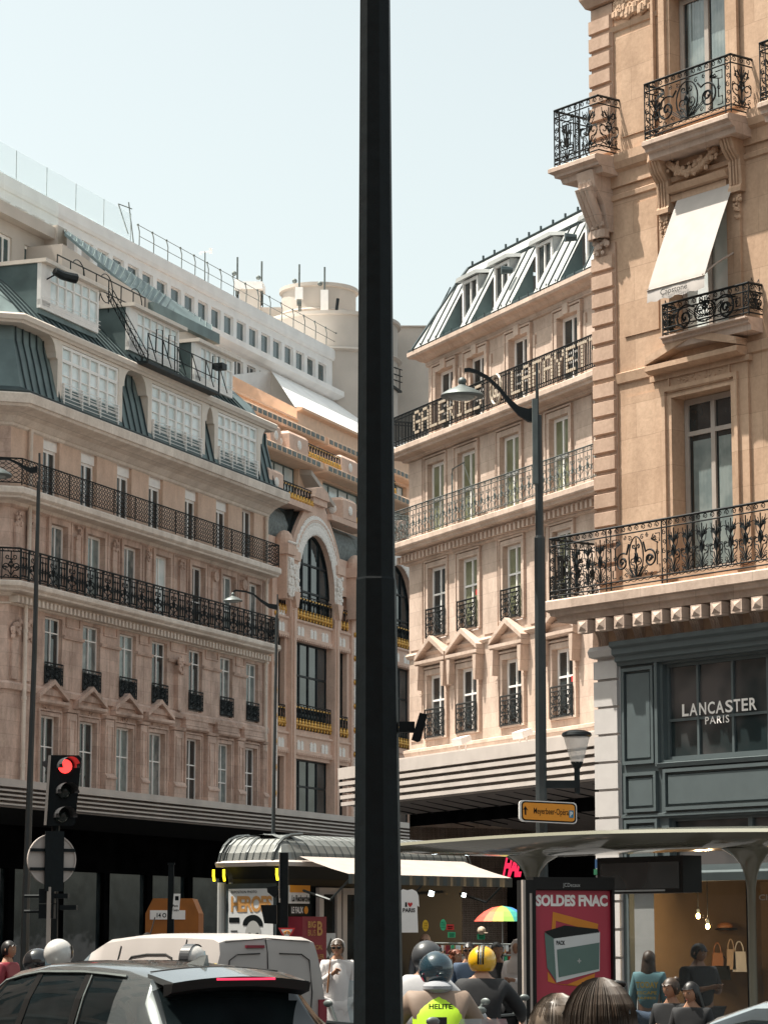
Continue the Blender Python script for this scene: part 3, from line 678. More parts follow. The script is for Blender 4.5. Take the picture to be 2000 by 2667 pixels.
# dark green sloping shed roof in front of the terraces
mb = MB()
W3 = lambda x, y, d: (LF.sh(x, y, d)[0], -(d + 6), LF.sh(x, y, d)[1])
up_ = [W3(168, 596, -3.4), W3(300, 682, -3.4), W3(425, 764, -3.4), W3(550, 846, -3.4)]; lo2 = [W3(168, 604, -2.2), W3(290, 708, -2.2), W3(398, 800, -2.2), W3(552, 868, -2.2)]
mb.loft([[u, l, (l[0], l[1], l[2] - .12), (u[0], u[1], u[2] - .12)] for u, l in zip(up_, lo2)])
for i in range(26):
    t = i / 25 * 3; k = min(2, int(t)); f = t - k; a = Vector(up_[k]).lerp(Vector(up_[k + 1]), f); b = Vector(lo2[k]).lerp(Vector(lo2[k + 1]), f); mb.tube([a + Vector((0, -.02, .02)), b + Vector((0, -.02, .02))], .02, 3)
sc = LF.S(392, 800, -2); sb, zb = LF.sh(552, 868, -2); sa, za = LF.sh(170, 600, -2)
mb.box(sc, sb + .4, -4.15, -3.6, 24.45, 24.85)
mb.build('shed_roof', 'zinc_green', wf)
mb = MB(); mb.prism([(sa, 22.8), (sb - .2, 22.8), (sb - .2, zb - .2), (sa, za - .45)], -3.9, -1.5); mb.build('shed_wall', 'grey_render', wf)
# ================================================================== ROUND TOWER with antennas
TY = 128; c = at(830, 900, TY)
def hz(py, Y=TY): return at(830, py, Y).z
tw = thing('round_tower', 'round beige rooftop tower ringed with pale ledges above the white terrace', 'tower', (c.x, TY, 0))
sc_ = TY * .99 / FPX
mb = MB(); r1 = 100 * sc_; r2 = 112 * sc_; 
mb.lathe([(r1, hz(870)), (r1, hz(768)), (r1 + .12, hz(766)), (r1 + .12, hz(757)), (.01, hz(755))], (0, 0), 48)
mb.lathe([(r1 + .05, hz(830)), (r1 + .12, hz(826)), (r1 + .05, hz(822))], (0, 0), 48)
mb.lathe([(r2 + 1.2, 15), (r2 + 1.2, hz(858)), (r2 + 1.35, hz(856)), (r2 + 1.35, hz(848)), (.01, hz(846))], (.6, 0), 48)
mb.lathe([(r2 + 1.25, hz(950)), (r2 + 1.4, hz(945)), (r2 + 1.25, hz(938))], (.6, 0), 48)
mb.box(r1 - .2, r1 + 6, 3, 9, 15, hz(815)); mb.box(r1 - .2, r1 + 6.1, 2.9, 9.1, hz(815), hz(812))
mb.build('wall', 'grey_render', tw, True)
mb = MB()
for v in (hz(985), hz(1000), hz(968)): mb.tube([(r2 + .2, -2.0, v), (r2 + 1.4, -1.4, v), (r2 + 2.0, -.4, v)], .03)
for k in range(5): x, y = r2 + .2 + .42 * k, -2.0 + .38 * k; mb.tube([(x, y, hz(968)), (x, y, hz(1020))], .03)
mb.slab([(r2 - .2, -1.6), (r2 + 1.6, -1.6), (r2 + 2.0, -.2), (r2 + .4, 0)], hz(1025), hz(1020)); mb.build('ladder_platform', 'iron', tw)
def antenna(px0, px1, py0, py1, lab, yy=TY - r1 - .5):
    a = at(px0, py1, yy); b = at(px1, py0, yy)
    t = thing('antenna', lab, 'antenna', (0, 0, 0), 0, 'mobile phone antennas on the tower')
    t.location = ((a.x + b.x) / 2, yy, a.z); w_ = (b.x - a.x) / 2; h = b.z - a.z
    m_ = MB(); m_.box(-w_, w_, -.25, .1, 0, h); m_.build('panel', 'white_paint', t)
    m_ = MB(); m_.tube([(0, .16, -.7), (0, .16, h + 1.2)], .05, 6); m_.box(-w_ * .6, w_ * .6, -.1, .2, -.25, -.02); m_.tube([(w_ * .5, .1, -.1), (w_ * .5, .1, -.8)], .03); m_.ball((-w_ * 1.2, 0, h + .35), .12); m_.build('mast', 'iron_grey', t); return t
antenna(769, 789, 750, 780, 'small white box antenna hanging left on the round tower rim')
antenna(835, 855, 757, 835, 'tall white panel antenna on the right of the round tower')
antenna(611, 624, 730, 756, 'narrow grey panel antenna farthest left beside the chimney', TY)
antenna(674, 688, 741, 756, 'small grey box antenna just right of the chimney', TY)
mb = MB(); mb.tube([at(880, 777, TY - r1 - .6), at(876, 810, TY - r1 - .6), at(862, 832, TY - r1 - .6), at(853, 846, TY - r1 - .6)], .08, 6); tag(mb.build('antenna_cable', 'iron'), 'thick black cable curving down the tower wall from its rim', 'cable')
cy = thing('rooftop_chimney', 'brick chimney block with a white cap left of the round tower', 'chimney', at(652, 790, TY))
mb = MB(); mb.box(-.5, .5, -.5, .5, -1.5, .6); mb.box(.5, 3.2, -.3, .5, -1.2, -.25); mb.build('stack', 'grey_render', cy); mb = MB(); mb.slab([(-.7, -.6), (.6, -.6), (.7, .6), (-.6, .6)], .6, .95); mb.build('cap', 'white_paint', cy)
wv = thing('weather_vane', 'thin weather vane on a tall rod above the white parapet', 'weather vane', at(533, 745, 118)); mb = MB(); mb.tube([(0, 0, -1), (0, 0, 1.6)], .03, 5); mb.build('rod', 'iron_grey', wv)
mb = MB(); mb.tube([(-.2, 0, 1.55), (.25, 0, 1.6)], .025); mb.box(.18, .32, -.01, .01, 1.5, 1.75); mb.ball((-.2, 0, 1.5), .06); mb.build('vane', 'white_paint', wv)
# ================================================================== ART NOUVEAU DEPARTMENT STORE
AF = LF
ab = thing('department_store', 'ornate peach department store with mosaic framed arched window and gilded railings', 'department store', LF.O, LF.rz)
def gold_rail(parent, a, b, y, z, H):
    mb = MB(); pat = lambda u, v: (a + u, y, z + v)
    for v in (.0, H * .9, H): iron_path(mb, pat, [(0, v), (b - a, v)], .025, 4)
    n = max(2, round((b - a) / .3)); w_ = (b - a) / n
    for i in range(n + 1): iron_path(mb, pat, [(w_ * i, 0), (w_ * i, H)], .016)
    for i in range(n): iron_path(mb, pat, arc(w_ * (i + .5), H * .62, w_ * .42, 0, 360, 10, H * .26), .02, 3)
    r = mb.build('railing', 'iron', parent)
    g_ = MB()
    for i in range(n):
        x = a + w_ * (i + .5)
        for (dx, dz, s_) in ((0, .20, .9), (-.06, .12, .6), (.06, .12, .6), (0, .02, .5), (0, .30, .35)): g_.ball((x + dx, y - .05, z + dz * H / .8), .085 * s_, .06, .12 * s_, 6, 4)
        g_.box(x - w_ * .22, x + w_ * .22, y - .04, y - .01, z + H * .84, z + H * .9)
    g_.build('gilding', 'gold', r); return r
def arch_bay(o0):
    """one bay: side lights, big window, arch; o0 = offset along the street"""
    m = MB(); a0, a1 = 17.85 + o0, 21.66 + o0; c = (a0 + a1) / 2; zs = 15.15; rr = (a1 - a0) / 2; rz = 2.4
    hl = [(16.15, 16.95), (22.1, 23.45)]
    holes = [(a0, a1, 6.3, 8.62, .25), (a0, a1, 9.75, 13.2, .25)]
    for p, q in hl: holes += [(p + o0, q + o0, 6.3, 8.62, .25), (p + o0, q + o0, 9.75, 13.2, .25), (p + o0, q + o0, 14.1, 15.5, .25)]
    m.wall(15.3 + o0, 24.55 + o0, 5.9, 14.0, holes); 
    m.wall(15.3 + o0, a0, 14.0, 17.0, [h for h in holes if h[2] > 14 and h[0] < a0]); m.wall(a1, 24.55 + o0, 14.0, 17.0, [h for h in holes if h[2] > 14 and h[0] > a1])
    # arch head: polygon ring from the opening out to the bell-shaped gable
    inn = [(a0, 14.0)] + arc(c, zs, rr, 180, 0, 24, rz) + [(a1, 14.0)]
    outp = []
    for (x, z) in inn:
        if z <= zs: outp.append((x - .75 if x < c else x + .75, z)); continue
        t = math.atan2((z - zs) / rz, (x - c) / rr); ox = c + (rr + .95) * math.cos(t); oz = zs + (rz + .95) * math.sin(t) ** .9 
        oz += .75 * math.exp(-((x - c) / .75) ** 2); outp.append((ox, oz))
    for off, y0, y1, mi in ((0, -.16, .12, 0),):
        for i in range(len(inn) - 1):
            A_, B_, C_, D_ = inn[i], inn[i + 1], outp[i + 1], outp[i]
            m.quad((A_[0], y0, A_[1]), (B_[0], y0, B_[1]), (C_[0], y0, C_[1]), (D_[0], y0, D_[1]))
            m.quad((A_[0], y0, A_[1]), (B_[0], y0, B_[1]), (B_[0], y1, B_[1]), (A_[0], y1, A_[1])); m.quad((D_[0], y0, D_[1]), (C_[0], y0, C_[1]), (C_[0], .0, C_[1]), (D_[0], .0, D_[1])); m.quad((D_[0], .0, D_[1]), (C_[0], .0, C_[1]), (C_[0] * .985 + c * .015, 1.2, C_[1]), (D_[0] * .985 + c * .015, 1.2, D_[1]), 1)
    # cap block on the gable
    m.prism([(c - .8, 19.0), (c + .8, 19.0), (c + .6, 19.35), (c, 19.5), (c - .6, 19.35)], -.4, .5); m.box(c - .72, c + .72, -.32, 1.6, 18.75, 19.0)
    for ex in (1.0, .78, .9):
        pts = [(c + (rr + .25 + ex * .35) * math.cos(R(t)), zs + (rz + .25 + ex * .35) * math.sin(R(t))) for t in range(180, -1, -8)]
        m.tube([(x, -.18, z) for x, z in pts], .05, 5)
    for x, s_ in ((a0 - .45, -1), (a1 + .45, 1)):
        m.box(x - .42, x + .42, -.30, 0, 16.25, 16.6); m.box(x - .35, x + .35, -.22, 0, 15.4, 16.25)
    # string courses and slender piers
    for z in (9.25, 13.7):
        m.sweep([(0, z - .42), (.1, z - .42), (.1, z - .3), (.04, z - .28), (.04, z + .2), (.12, z + .25), (.12, z + .32), (0, z + .34)], [(15.9 + o0, 0), (23.6 + o0, 0)])
        k = 16.0
        while k < 23.5: m.box(k + o0, k + .09 + o0, -.13, -.04, z - .5, z - .42); k += .2
    for x in (17.4, 21.88): m.box(x - .22 + o0, x + .22 + o0, -.2, 0, 6.3, 14.4); m.box(x - .1 + o0, x + .1 + o0, -.27, -.2, 6.3, 14.3); m.prism([(x - .3 + o0, 15.0), (x - .1 + o0, 14.4), (x + .1 + o0, 14.4), (x + .3 + o0, 15.0)], -.35, 0)
    for x in (15.75, 24.0): m.box(x - .3 + o0, x + .3 + o0, -.12, 0, 6.3, 15.5)
    # bracketed dome finials beside the arch
    for x in (16.25, 23.7): m.box(x - .42 + o0, x + .42 + o0, -.60, 0, 16.3, 16.7); m.box(x - .32 + o0, x + .32 + o0, -.5, 0, 14.6, 16.3); m.lathe([(.36, 16.7), (.36, 16.9), (.3, 17.08), (.18, 17.22), (.01, 17.28)], (x + o0, -.25), 12)
    m.build('wall', ['pink_stone', 'zinc_dark'], ab)
    q = MB()
    for t in range(2, 180, 5):
        for k in range(2):
            e = .2 + .36 * k; x = c + (rr + e) * math.cos(R(t)); z = zs + (rz + e) * math.sin(R(t)); rad = .23; q.ball((x + random.uniform(-.03, .03), -.18, z), rad, .05, rad, 6, 4)
    for x in (a0 - .35, a1 + .35): q.box(x - .26, x + .26, -.26, -.17, 14.95, 16.1); leafy(q, x, 15.0, .5, 1.1, -.27, n=24)
    for x in (16.25, 23.7):
        q.box(x - .26 + o0, x + .26 + o0, -.56, -.50, 14.8, 16.2); leafy(q, x + o0, 14.7, .5, 1.4, -.58, n=30)
        for k in range(5): q.ball((x - .34 + .17 * k + o0, -.60, 16.76), .06)
    for z in (8.95, 13.4, 14.0):
        for x in [18.2, 18.55, 19.5, 19.85, 20.7, 21.05, 16.3, 16.6, 22.5, 22.9]: 
            if z < 14 or x < 17: q.prism([(x - .13 + o0, z), (x + .13 + o0, z), (x + .13 + o0, z + .3), (x + o0, z + .38), (x - .13 + o0, z + .3)], -.09, -.03)
    z = 6.3
    while z < 13.8:
        for x in (15.75, 24.0): q.box(x - .12 + o0, x + .12 + o0, -.17, -.12, z, z + .72)
        z += .98
    q.build('mosaic_relief', 'mosaic_white', ab)
    q = MB(); z = 7.06
    while z < 14: 
        for x in (15.75, 24.0): q.ball((x + o0, -.15, z + .1), .13, .06, .1)
        z += .98
    q.build('medallion', 'gold', ab)
    for (p, q_, c0, c1, nn) in ((a0, a1, 6.3, 8.62, 4), (a0, a1, 9.75, 13.2, 4)):
        window(ab, p, q_, c0, c1, .18, (.62,) if c1 > 10 else (.55,), nn, .07, 'iron', 'glass_store', .05)
        if c1 > 10: gold_rail(ab, p + .03, q_ - .03, -.02, 9.78, .95)
    # arched window
    f = MB(); zb = 14.02
    for x in (a0 + .05, a0 + 1.0, c - .05, c + .85, a1 - .12):
        f.box(x, x + .09, .08, .18, zb, zs + rz * math.sqrt(max(0, 1 - ((x + .045 - c) / rr) ** 2)))
    for z in (15.2, 16.3): w_ = rr * math.sqrt(max(0, 1 - (max(0, z - zs) / rz) ** 2)); f.box(c - w_, c + w_, .09, .17, z, z + .08)
    f.tube([(x, .10, z) for x, z in inn[1:-1]], .06, 4)
    o = f.build('arched_window', 'iron', ab)
    p = MB(); p.face([(x, .14, z) for x, z in inn]); p.build('pane', 'glass_store', o)
    gold_rail(ab, a0 + .03, a1 - .03, -.05, 14.05, .95)
    for p, q_ in hl:
        for z0, z1 in ((6.3, 8.62), (9.75, 13.2), (14.1, 15.5)):
            window(ab, p + o0, q_ + o0, z0, z1, .2, (), 1, .05, 'iron', 'glass_dark')
            if z0 > 9: gold_rail(ab, p + o0, q_ + o0, -.02, z0 + .03, .8)

arch_bay(0); arch_bay(9.3)
# scaled slate drum behind, zinc arch hood, attic terraces
mb = MB()
for o0 in (0, 9.3):
    for (x0, x1) in ((15.35, 17.4), (22.1, 24.6)):
        mb.sweep([(-.1, 16.9), (-.05, 17.6), (-.25, 18.1), (-.6, 18.4), (-1.0, 18.45), (-2, 18.45), (-2, 16.9)], [(x0 + o0, 0), (x1 + o0, 0)])
mb.sweep([(-.8, 17), (-.85, 18.3), (-1.05, 18.5), (-3, 18.5), (-3, 17)], [(15.3, 0), (36, 0)]); mb.build('slate_roof', 'slate_scale', ab)
mb = MB()
for o0 in (0, 9.3):
    c = 19.755 + o0; m_ = [[(c + 2.75 * math.cos(R(t)), y, 15.9 + 3.3 * math.sin(R(t)) ** .9 if t not in (0, 180) else 15.9) for t in range(0, 181, 12)] for y in (.0, 3.0)]
    mb.loft(m_, closed=False)
mb.build('arch_hood', 'zinc_dark', ab)
mb = MB(); fr = MB()
for (d, z0, z1, x0, hs_, cd_, cz) in ((-1.0, 18.4, 20.9, 15.3, [(16.6, 20.6, 19.1, 20.45), (23.2, 27.6, 19.1, 20.4), (30, 34, 19.1, 20.4)], .7, 20.5), (-1.7, 20.8, 22.45, 14.6, [(17.0, 23.0, 20.95, 21.95), (25.6, 30, 20.95, 21.95), (32, 35, 20.95, 21.95)], .42, 22.1)):
    mb.wall(x0, 38, z0, z1, [(*q, .4) for q in hs_], -d, 0)
    for a, b in ((x0 - .1, 21.6 if d > -1.5 else 24.2), (22.0 if d > -1.5 else 24.5, 38)):
        mb.sweep([(0, cz - .05), (cd_ * .9, cz), (cd_, cz + .05), (cd_, cz + .3), (cd_ - .1, cz + .36), (0, cz + .38)], [(a, -d), (b, -d)])
        for i in range(int((b - a) / .5)): fr.box(a + .15 + i * .5, a + .5 + i * .5, -d - cd_ - .02, -d - cd_ + .01, cz + .08, cz + .26)
    for q in hs_: window(ab, q[0], q[1], q[2], q[3], -d + .2, (.5,), 4, .06, 'zinc_green', 'glass_pale')
mb.quad((15.3, 1.0, 20.85), (38, 1.0, 20.85), (38, 1.7, 20.86), (15.3, 1.7, 20.86))
mb.wall(22.8, 44, 22.4, 23.35, [], 2.0, 0); mb.sweep([(0, 23.3), (.22, 23.36), (.25, 23.45), (0, 23.5)], [(22.8, 2.0), (44, 2.0)])
mb.quad((22.8, 2.0, 22.4), (22.8, 6, 22.4), (22.8, 6, 25.6), (22.8, 2.0, 23.4)); mb.wall(15.5, 22.9, 22.4, 22.85, [], 2.0, 0); mb.sweep([(0, 22.85), (.1, 22.87), (.1, 22.95), (0, 22.97)], [(15.5, 2.0), (22.8, 2.0)])
mb.quad((15.5, 2.0, 22.9), (22.8, 2.0, 22.9), (22.8, 6.1, 22.95), (15.5, 6.1, 22.95))
mb.build('attic_wall', 'orange_wall', ab); fr.build('frieze', 'iron_grey', ab)
for (x0, x1, y, z0, z1) in ((14.5, 15.9, -.35, 18.6, 19.35), (22.1, 23.6, -.35, 18.6, 19.35), (16.7, 17.7, .55, 20.86, 21.55), (18.6, 20.55, .55, 20.86, 21.55), (24.2, 26.0, .55, 20.86, 21.5), (31.3, 32.8, -.35, 18.6, 19.35)):
    mb = MB(); c = (x0 + x1) / 2
    mb.loft([[(x0, y, z0), (x1, y, z0), (x1, y + .9, z0), (x0, y + .9, z0)], [(x0, y, z1), (x1, y, z1), (x1, y + .9, z1), (x0, y + .9, z1)], [(x0 + .1, y + .1, z1 + .12), (x1 - .1, y + .1, z1 + .12), (x1 - .1, y + .8, z1 + .12), (x0 + .1, y + .8, z1 + .12)]])
    o = mb.build('pedestal', 'pink_stone', ab); mb = MB(); mb.ball((c, y - .02, (z0 + z1) / 2), .2, .06, .2, 12, 6); mb.ball((x0 - .02, y + .45, (z0 + z1) / 2), .06, .18, .2, 12, 6); mb.build('rosette', 'mosaic_white', o)
mb = MB(); mb.box(15.4, 18.9, -.35, .4, 18.35, 18.58); mb.box(20.9, 25, -.35, .4, 18.35, 18.58); mb.build('ledge', 'pink_stone', ab)
gold_rail(ab, 16.0, 19.2, -.2, 18.58, .65); gold_rail(ab, 20.6, 24.1, .6, 20.88, .6); gold_rail(ab, 26.1, 30.6, .6, 20.88, .6); gold_rail(ab, 23.7, 27.8, -.2, 18.58, .65)
mb = MB(); 
for x in (20.7, ): mb.loft([[(x, 1.3, 20.5), (x + .1, .5, 20.4), (x + .1, .5, 20.2), (x, 1.3, 20.3)], [(x + 2.0, 1.2, 18.9), (x + 2.1, -.3, 18.5), (x + 2.1, -.3, 18.3), (x + 2.0, 1.2, 18.6)]])
mb.build('buttress', 'grey_render', ab)
# ================================================================== RIGHT BLOCK (across the side street)
RB = Facade(1067, 80.9, .4055, -.914)
rb = thing('stone_block', 'pale sunlit stone block with letters on its top balcony and a finned canopy', 'building', RB.O, RB.rz)
E = 14.0; path = [(0, 12), (0, 0), (E, 0)]
def zr(l, d=0, lo_=None): return [(RB.S(a, 1500, d), RB.S(b, 1500, d)) for a, b in l]
W1 = [(RB.sh(a, y, -.45)[0], RB.sh(b, y, -.45)[0]) for a, b, y in ((1139, 1185, 970), (1221, 1266, 930), (1329.5, 1378.5, 880), (1455, 1509, 815))]
W2 = zr([(1117.5, 1160), (1196, 1242), (1307, 1357), (1437, 1487)]); W3 = zr([(1117.5, 1163), (1199, 1246), (1313, 1360.5), (1443, 1491)]); W4 = zr([(1114.5, 1160), (1196, 1244), (1310, 1360), (1440, 1494)])
for W in (W1, W2, W3, W4): W.append((W[3][0] + 2.85, W[3][1] + 2.85))
E2 = 15.0; path = [(0, 12), (0, 0), (E2, 0)]
ho = [(a, b, 13.5, 15.65, .18) for a, b in W2] + [(a, b, 10.4, 12.54, .18) for a, b in W3] + [(a, b, 7.47, 9.37, .18) for a, b in W4]
mb = MB(); mb.wall(0, E2, 5.8, 16.0, ho); mb.quad((0, 0, 0), (0, 12, 0), (0, 12, 16), (0, 0, 16))
mb.sweep([(0, 7.0), (.1, 7.05), (.14, 7.16), (.14, 7.24), (0, 7.28)], path)
mb.sweep([(0, 9.95), (.05, 9.97), (.1, 10.05), (.05, 10.12), (0, 10.12)], path)
for i, (a, b) in enumerate(W4):
    surround(mb, a, b, 7.5, 9.37, .15, .06); pediment(mb, a - .42, b + .42, 9.66, .68, .27)
    for x in (a - .36, b + .16):
        mb.prism([(x, 9.66), (x + .2, 9.66), (x + .2, 9.4), (x + .15, 8.95), (x + .05, 8.95), (x, 9.4)], -.26, 0); leafy(mb, x + .1, 8.75, .14, .25, -.1, n=6)
for i, (a, b) in enumerate(W3): surround(mb, a, b, 10.45, 12.54, .15, .05)
for i, (a, b) in enumerate(W2):
    surround(mb, a, b, 13.5, 15.65, .16, .05)
for W, z0, z1 in ((W3, 10.2, 12.8), (W2, 13.5, 15.9)):
    for i in range(4): mb.box((W[i][1] + W[i + 1][0]) / 2 - .45, (W[i][1] + W[i + 1][0]) / 2 + .45, -.035, .0, z0, z1)
mb.box(0.12, .95, -.035, 0, 7.5, 9.4); mb.box(.12, 1.0, -.035, 0, 10.2, 12.8); mb.box(.12, 1.0, -.035, 0, 13.5, 15.9)
mb.build('wall', 'pale_stone', rb)
mb = MB(); mb.wall(0.45, E2, 16.0, 19.1, [(a, b, 16.4, 18.55, .18) for a, b in W1], .45); mb.quad((.45, .45, 16), (.45, 12, 16), (.45, 12, 19.1), (.45, .45, 19.1))
for a, b in W1:
    k = len(mb.v); surround(mb, a, b, 16.4, 18.55, .17, .08); mb.box((a + b) / 2 - .16, (a + b) / 2 + .16, -.14, 0, 18.56, 18.86)
    for x in (a - .42, b + .30): mb.box(x, x + .12, -.05, 0, 16.4, 18.4)
    for j in range(k, len(mb.v)): x, y, z = mb.v[j]; mb.v[j] = (x, y + .45, z)
for i in range(4): x = (W1[i][1] + W1[i + 1][0]) / 2; mb.box(x - .62, x + .62, .415, .45, 16.4, 18.1)
mb.build('attic_wall', 'pale_stone', rb)
mb = MB(); pa = [(.45, 12), (.45, .45), (E2, .45)]
mb.sweep([(0, 18.82), (.06, 18.85), (.08, 18.98), (.2, 19.02), (.3, 19.1), (.46, 19.14), (.5, 19.2), (.5, 19.32), (0, 19.36)], pa); mb.build('cornice', 'pale_stone', rb)
mb = MB(); mb.sweep([(.42, 19.325), (.47, 19.33), (.47, 19.40), (.42, 19.40)], pa)
x = .3
while x < E2: mb.box(x, x + .03, -.035, -.015, 19.32, 19.47); x += .55
mb.build('gutter', 'zinc_dark', rb)
# balconies
for z0, z1, pat, H, zr_, dz, mt in ((16.02, 16.34, pat_bars, .92, 16.36, 0, 'iron'), (13.12, 13.44, pat_lace, .92, 13.47, 1, 'iron_grey')):
    mb = MB(); mb.sweep([(0, z0 - .1), (.14, z0 - .08), (.18, z0), (.46, z0 + .03), (.48, z0 + .09), (.54, z0 + .12), (.56, z0 + .16), (.56, z1 - .03), (.52, z1), (-.4, z1 + .01)], path)
    if dz:
        x = -.25
        while x < E2: mb.box(x, x + .12, -.30, 0, z0 - .27, z0 - .07); x += .26
        mb.sweep([(0, z0 - .36), (.12, z0 - .32), (.12, z0 - .27), (0, z0 - .27)], path)
    bal = mb.build('balcony', 'pale_stone', rb); railing(bal, path, .5, zr_, H, pat, mt)
def dotted(txt, x0, x1, z0, z1, y, parent):
    """letters made of lamp bulbs on thin panels"""
    F5 = {'G': '0111010001100001011110001100010111 0', }
    pats = {'G': ['01110', '10001', '10000', '10111', '10001', '10001', '01110'], 'A': ['01110', '10001', '10001', '11111', '10001', '10001', '10001'], 'L': ['10000'] * 6 + ['11111'],
            'E': ['11111', '10000', '10000', '11110', '10000', '10000', '11111'], 'R': ['11110', '10001', '10001', '11110', '10100', '10010', '10001'], 'I': ['01110'] + ['00100'] * 5 + ['01110'],
            'S': ['01111', '10000', '10000', '01110', '00001', '00001', '11110'], 'F': ['11111', '10000', '10000', '11110', '10000', '10000', '10000'], 'Y': ['10001', '10001', '01010', '00100', '00100', '00100', '00100'], 'T': ['11111'] + ['00100'] * 6}
    n = len(txt); w_ = (x1 - x0) / n
    for i, ch in enumerate(txt):
        mb = MB()
        for r_, row in enumerate(pats[ch]):
            for c, v in enumerate(row):
                if v == '1':
                    x = x0 + w_ * (i + .08 + .84 * c / 5); z = z1 - (z1 - z0) * (r_ + .5) / 7; e = w_ * .062; h = (z1 - z0) / 19
                    mb.box(x, x + 2 * e, y - .03, y, z - h, z + h)
        mb.build('letter', 'bulb_cream', parent)
gx = lambda px_, py_: RB.S(px_, py_, .54)
mb = MB()
dotted('GALERIES', gx(1076, 1075), gx(1256, 1010), 16.50, 17.20, -.53, rb); dotted('LAFAYETTE', gx(1330, 980), gx(1330, 980) + (gx(1551, 890) - gx(1330, 980)) * 9 / 7.6, 16.50, 17.20, -.53, rb)
cx_ = gx(1292, 1000)
mb.tube([(cx_ + .33 * math.cos(R(t)), -.55, 16.85 + .42 * math.sin(R(t))) for t in range(0, 361, 20)], .04, 4)
text_on(mb, 'GL', lambda u, v: (u, -.56, v), cx_ - .2, cx_ + .2, 16.62, 17.08, bold=.02)
mb.build('lettering', 'bulb_cream', rb)
for a, b in W1: window(rb, a, b, 16.4, 18.55, .57, (.4, .52), 2, .09, mp='glass_dark')
for a, b in W2: window(rb, a, b, 13.5, 15.65, .11, (.5, ), 2, .09, mp='glass_green')
for i, (a, b) in enumerate(W3):
    o = window(rb, a, b, 10.42, 12.54, .11, (.62, ), 2, .09, mp='glass_dark' if i == 0 else 'glass_green')
    gb = MB(); pat_guard(gb, lambda u, v: (a - .02 + u, -.10, 10.45 + v), b - a + .04, .85); gb.build('guard_rail', 'iron', rb)
for i, (a, b) in enumerate(W4):
    window(rb, a, b, 7.5, 9.37, .11, (.60, ), 2, .09, mp='glass_dark')
    gb = MB(); pat_guard(gb, lambda u, v: (a - .02 + u, -.10, 7.5 + v), b - a + .04, .85); gb.build('guard_rail', 'iron', rb)
for (a, b), z in ((W3[1], 10.42 + 1.0), (W4[3], 7.5 + .95)):
    m_ = MB(); m_.box(b - .38, b - .26, .095, .10, z, z + .16); m_.build('red_notice', 'red_sign', rb)


# canopy with the five fins and tiled soffit, wall sign band, floodlights
def canopy_r():
    mb = MB(); d = 1.62; zt, zb = 6.78, 5.62; p = [(0, 12), (0, 0), (E2, 0)]
    mb.sweep([(0, zt), (d, zt), (d, zt - .34), (0, zt - .34)], p)
    for i in range(4):
        z = zt - .42 - i * .2; mb.sweep([(0, z), (d - .012 - .02 * i, z), (d - .012 - .02 * i, z - .11), (0, z - .11)], p)
    mb.sweep([(0, zb), (d - .35, zb), (d - .35, zt - .34), (0, zt - .34)], p); c = mb.build('canopy', 'canopy_metal', rb)
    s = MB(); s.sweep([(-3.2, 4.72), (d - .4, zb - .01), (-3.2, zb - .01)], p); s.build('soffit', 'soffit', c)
    s = MB()
    for i in range(14): x = .2 + i * 1.1; s.tube([(x, -d + .55, zb - .04), (x + .9, 1.6, 4.98)], .02, 3)
    s.build('soffit_joint', 'dark_void', c)
canopy_r()
mb = MB(); mb.box(0.1, E2, -.45, 0, 6.79, 7.0); mb.build('sign_band', 'canopy_metal', rb)
def flood(px_, py_):
    s, z = RB.sh(px_, py_, 1.0); m_ = MB()
    m_.loft([[(s - .3, -1.15, z + .1), (s + .3, -1.15, z + .1), (s + .3, -.85, z + .2), (s - .3, -.85, z + .2)], [(s - .3, -1.1, z - .08), (s + .3, -1.1, z - .08), (s + .3, -.8, z + .05), (s - .3, -.8, z + .05)]])
    for x in (-.2, .2): m_.tube([(s + x, -.95, z), (s + x, -.95, z - .35), (s + x * .5, -1.0, z - .55)], .02)
    m_.box(s - .25, s + .25, -1.1, -.8, z - .6, z - .55); m_.build('floodlight', 'white_paint', rb)
flood(1200, 1935); flood(1358, 1918)
mb = MB(); mb.tube([(W2[1][0] + .6, -.5, 13.5), (W2[1][0] + .6, -.5, 14.9), (W2[1][0] + .75, -.55, 15.05), (W2[1][0] + 1.6, -.6, 15.1)], .025); mb.tube([(W2[1][0] + 1.55, -.6, 15.1), (W2[1][0] + 2.1, -.5, 14.0)], .012); mb.build('lamp_bracket', 'iron_grey', rb)
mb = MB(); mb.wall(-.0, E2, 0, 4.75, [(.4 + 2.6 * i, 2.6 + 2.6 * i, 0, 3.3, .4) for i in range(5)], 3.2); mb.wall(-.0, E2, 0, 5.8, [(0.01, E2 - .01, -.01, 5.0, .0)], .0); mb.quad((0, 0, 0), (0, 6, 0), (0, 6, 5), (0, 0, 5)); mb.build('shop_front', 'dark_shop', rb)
# steep zinc roof with inset dormers
rp = [(.05, 19.36), (-.95, 21.25), (-1.2, 21.72), (-3, 21.75)]
DW = [(RB.S(1040 + a / 3.072, 540 + y / 3.072, -.6), RB.S(1040 + b / 3.072, 540 + y / 3.072, -.6)) for a, b, y in ((525, 640, 700), (778, 890, 560), (1113, 1235, 400), (1510, 1630, 180))]
cuts = [(a - .45, b + .02) for a, b in DW]
sl = lambda y: 19.36 + (y - .0) * 1.89      # roof height at local y (attic wall at .45, slope starts at y=.40)
mb = MB(); y0 = -.05 + .0
def roofpt(x, d): return (x, -d, 19.36 + (.05 - d) * 1.89)
segs = []; x = .5
for a, b in cuts: segs.append((x, a)); x = b
segs.append((x, E2))
for a, b in segs: mb.quad(roofpt(a if a > .6 else .4, .05), roofpt(b, .05), roofpt(b, -.95), roofpt(a if a > .6 else 1.4, -.95))
